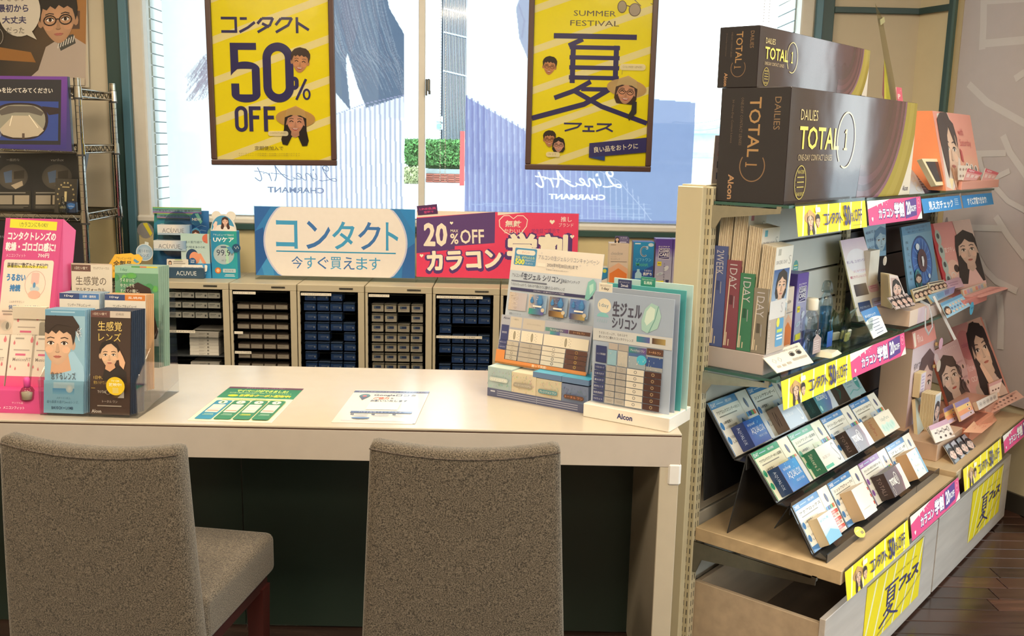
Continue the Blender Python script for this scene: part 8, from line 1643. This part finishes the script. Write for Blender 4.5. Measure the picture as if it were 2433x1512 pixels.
# ---- far wooden shelf: portrait displays
ZW = .420
t = thing('portrait_tower', 'tall pink edged cardboard display with a soft portrait, behind the black stand end', 'display', G(1.08, .10, ZW), GA)
def soft(cv): cv.quad4([(0,360),(200,360),(200,0),(0,0)], ['d8bcc8','b8c0d8','c8a8b4','e0ccd4']); cv.face(140, 130, 190, '5a4048', skin='e4bcb4', style='bob', rot=.1, mk='c88888'); [cv.text(s, 22, 50+q*44, 70, 22, '4a4250', res=1) for q, s in enumerate(('初めての','ときめき、','みつけた。'))]; cv.rect(24, 180, 44, 5, 'b8a8b4')
mb = MB(); mb.rbox(0, .24, -.10, 0, 0, .33, .001, 'c8b09c', 'satin'); cv = mb.front(.0, .24, -.1003, 0, .33, 200, 300, 'satin'); soft(cv); put('case', mb, t)
mb = MB(); mb.hexa([(-.002,-.102,.33),(.242,-.102,.33),(-.002,0,.33),(.242,0,.33),(.004,-.09,.385),(.236,-.09,.385),(.004,-.02,.385),(.236,-.02,.385)], 'd8847c', 'satin'); cv = mb.cv((.004,-.0905,.385), (.232,0,0), (0,-.012,-.055), 200, 50, 'satin'); cv.rect(0,0,200,50,'dc8c84'); cv.text('flu', 40, 14, 44, 24, 'f0d0c8', shear=-.3); cv.poly([(4,6),(26,4),(22,44),(4,48)], 'f0dccc'); put('header', mb, t, 'coral header with pale script')
mb = MB(); mb.rbox(.03, .085, -.125, -.102, .16, .245, .001, 'd8c49c', 'paper'); cv = mb.front(.03, .085, -.1253, .16, .245, 55, 85); cv.rrect(4, 2, 46, 80, 4, 'ddd0e0'); [cv.rect(12, 12+q*11, 28, 4, 'b0a0c0') for q in range(6)]; put('booklet_pad', mb, t)
for z, c in ((.315,'d8a8c0'), (.235,'d8ccc0')):
    mb = MB(); mb.cyl((.244,-.118,z),(.244,-.1165,z), .021, c=c, m='satin', n=20); mb.box(.222,.235,-.112,-.104,z-.005,z+.005,'c8a878','paper'); put('round_badge', mb, t)
def mid(cv):
    cv.rect(0, 0, 150, 210, 'e0bcc4', 'e4c8c8'); cv.ell(16, 24, 9, 14, 'e8d4dc', n=14); cv.face(52, 100, 130, '2c2224', skin='f0d0c0', style='long', shirt='2c2c34', rot=-.03, mk='c86058'); cv.text('ときめきカラー', 60, 12, 70, 12, 'f4dce0', bold=.01, res=1)
    for y in (96, 150): cv.ring(104, y, 11, 17, 3.5, '4a4448', n=20); cv.ell(128, y-6, 12, 8, 'f0d4c8', n=14); cv.ell(128, y-6, 5, 7, '3a2a2a', n=12); cv.rect(98, y-28, 38, 6, 'd0a8b0')
gcard('portrait_display', 'pale pink display card with a dark haired woman and lens rings', 'display', [(2207,838,.13),(2268,806,.13),(2316,948,.20),(2252,980,.20)], mid, 150, 210, .010, 'b8604c')
def big(cv):
    cv.rect(0, 0, 200, 260, 'd89c9c', 'dcb0b0'); cv.ell(70, 70, 46, 50, 'c87884', 'd0888c', n=24); cv.text('Pillow me', 30, 130, 80, 26, 'f4dce0', shear=-.3); cv.ring(46, 182, 8, 8, 2, 'f0e0e0', n=12); cv.ring(60, 182, 8, 8, 2, 'f0e0e0', n=12); cv.rect(72, 176, 40, 8, 'e8d0d4'); cv.text('colors', 46, 60, 46, 16, 'a85a78', shear=-.2)
    cv.poly([(120,0),(200,0),(200,260),(150,260)], 'd8b4a8'); cv.face(148, 96, 150, '33282a', skin='ecccb8', style='long', shirt='c8b0a8', rot=-.05, mk='c07868'); cv.poly([(150,8),(184,18),(198,60),(200,120),(196,196),(176,200),(184,120),(176,58)], '33282a'); cv.poly([(106,30),(128,8),(156,6),(160,24),(134,40),(118,84),(108,120),(100,70)], '33282a'); cv.poly([(108,150),(120,140),(132,160),(150,200),(160,260),(138,260),(120,200)], 'e8c4b0')
gcard('portrait_display', 'largest dusty pink display board with a portrait, against the right wall panel', 'display', [(2256,782,.08),(2332,754,.20),(2399,935,.345),(2316,965,.225)], big, 200, 260, .012, 'b8786c')
mb = MB(); mb.rbox(0, .27, -.34, -.16, 0, .055, .001, 'c4a48c', 'satin'); new('display_tray', 'brownish cardboard tray at the near end of the far wooden shelf', 'tray', mb, .965, 0, ZW+.0005)
def cards4(cv):
    cv.rect(0, 0, 120, 70, '2c2a34'); [ (cv.poly([(4+q*29,6),(26+q*29,2),(30+q*29,66),(8+q*29,68)], ('8a94a0','a8a8b4')[q % 2]), cv.face(17+q*29, 38, 40, '201c22', skin='ecccc0', style='bob', rot=-.15)) for q in range(4)]
gcard('photo_card', 'dark photo card with four faces hanging over the front of the far wooden shelf', 'card', [(2240,1060,.345),(2290,1031,.345),(2321,1072,.40),(2267,1105,.392)], cards4, 120, 70, .001)
def lensr(cv):
    cv.rect(0, 0, 110, 70, 'e8dcd4'); cv.rect(0, 0, 110, 18, 'c8a0b8'); [(cv.ring(34+q*28, 34, 6, 10, 2, '5a5458', n=12), cv.rect(14+q*28, 32, 12, 6, '6a5c60'), cv.ell(36+q*28, 56, 6, 5, '4a3c3c', n=10)) for q in range(3)]
for q in range(3):
    gcard('lens_booklet', ['rearmost coral booklet on the ring in the brownish tray','middle lilac booklet on the ring in the brownish tray','front booklet with lens rings in the brownish tray'][q], 'booklet', [(2199+q*3,1014-q*2+4,.295+.004*q),(2242+q*3,1000-q*2,.295+.004*q),(2268,1038,.33+.004*q),(2222,1054,.33+.004*q)], lensr if q == 2 else (lambda cv, c=('e09a80','c8a4b8')[q]: cv.rect(0,0,110,70,c)), 110, 70, .002, group='ring booklets in the brownish tray')
for q in range(10):
    mb = MB(); mb.rbox(0, .060, -.0042, 0, 0, .128, .0008, ('d4c09a','ccb690')[q % 2], 'paper')
    if q == 9: cv = mb.front(.0, .060, -.0045, 0, .128, 60, 128); cv.rect(0, 0, 60, 128, 'e4dcd8'); cv.rect(5, 8, 50, 108, 'b8c4d0', 'c8a8a4'); cv.face(30, 60, 62, '3a2c30', skin='e4c0b4', style='bob', rot=-.1)
    new('thick_booklet', 'cream booklet, number %s from the back in the standing block in the brownish tray' % ['one','two','three','four','five','six','seven','eight','nine','ten'][q] if q < 9 else 'front booklet of the standing block, a pale face on its cover', 'booklet', mb, 1.10, .235+q*.0046, ZW+.056, group='block of booklets in the brownish tray')
gcard('leaflet_pad', 'thin pad of pale leaflets standing left of the booklet block', 'pad', [(2166,950,.20),(2178,940,.20),(2188,1020,.245),(2172,1038,.245)], lambda cv: (cv.rect(0,0,30,160,'b8c8cc'), cv.ell(20,60,8,20,'c09488',n=12)), 30, 160, .012, 'd8c49c')
mb = MB(); mb.rbox(0, .30, -.36, -.22, 0, .045, .001, 'd08468', 'satin'); mb.box(.02, .28, -.345, -.24, .0452, .0458, '8a4a3a', 'satin'); new('open_tray', 'terracotta tray with orange flap on the far wooden shelf', 'tray', mb, 1.25, 0, ZW+.0005)
gcard('orange_flap', 'orange printed flap folded over the terracotta tray', 'flap', [(2330,985,.31),(2384,987,.335),(2332,1030,.375),(2288,1028,.375)], lambda cv: [cv.quad4([(0,60),(120,60),(120,0),(0,0)], ['e8b088','e8a484','d89478','e0b894'])] + [cv.rect(R.uniform(20,100), R.uniform(8,50), 4, 2, 'c86a50') for _ in range(40)], 120, 60, .001, 'e0a080')
def swatch(cv):
    cv.rect(0, 0, 60, 80, 'e8b08c'); cv.rect(0, 0, 60, 20, '8878a8'); [[(cv.rect(2, 22+r_*19, 56, 17, ('e8c078','e89a70','c8b0c8')[r_]), cv.ell(46, 30+r_*19, 6, 6, 'f0d4c4', n=10), cv.ell(46, 30+r_*19, 3, 4, '3a2a2a', n=8))] for r_ in range(3)]
gcard('swatch_booklet', 'orange and purple swatch booklet leaning in the terracotta tray, front one', 'booklet', [(2263,960,.295),(2296,945,.295),(2312,983,.322),(2279,1003,.322)], swatch, 60, 80, .006, 'd8b890')
gcard('swatch_booklet', 'orange and purple swatch sheet behind the front swatch booklet', 'booklet', [(2240,972,.27),(2266,958,.27),(2272,1000,.302),(2250,1012,.302)], swatch, 60, 80, .002, 'd8b890')
def dots(cv): cv.rect(0, 0, 110, 40, 'e4dcd8'); [(cv.ring(16+q*19, 20, 7, 9, 1.4, '5a5458', n=10), cv.ell(16+q*19, 20, 3, 4, '8a8084', n=8)) for q in range(5)]
gcard('ring_booklet', 'white ring booklet with a row of lens circles standing in the pink tray', 'booklet', [(2310,958,.30),(2360,934,.30),(2362,952,.315),(2317,978,.315)], dots, 110, 40, .014, 'c8a890')
mb = MB(); mb.rbox(0, .22, -.33, -.17, 0, .052, .001, 'c89888', 'satin'); new('long_tray', 'long dusty pink tray at the far end of the wooden shelf', 'tray', mb, 1.56, 0, ZW+.0005)
def eyes(cv): cv.rect(0, 0, 200, 40, 'dcb0a4'); [cv.ell(20+q*20, 14, 6, 4, '5a3c38', n=10) for q in range(8)]; [cv.ell(26+q*20, 30, 5, 3, '8a5c54', n=10) for q in range(8)]; cv.text('TOPARDS', 140, 4, 50, 8, 'b88880', res=1)
gcard('eye_strip', 'dusty pink strip with two rows of small eyes along the long tray', 'strip', [(2322,976,.27),(2415,928,.375),(2433,944,.41),(2352,985,.33)], eyes, 200, 40, .001, 'd8a89c')
gcard('small_booklets', 'small pink booklet bundle standing at the foot of the largest portrait board', 'booklet', [(2346,912,.27),(2379,898,.31),(2383,926,.32),(2350,940,.28)], lambda cv: (cv.rect(0,0,60,40,'e0ccc8'), cv.rect(0,0,60,10,'c89ca0'), [cv.ell(14+q*12,26,4,3,'6a4a48',n=8) for q in range(4)]), 60, 40, .012, 'c0907c')
mb = MB(); mb.rbox(-1.6+1.6, .20, 0, .15, 0, .088, .003, '3b332b', 'satin'); new('dark_box', 'dark brown box at the far left of the counter behind the pink display', 'box', mb, loc=(-1.585, 2.58, CT))
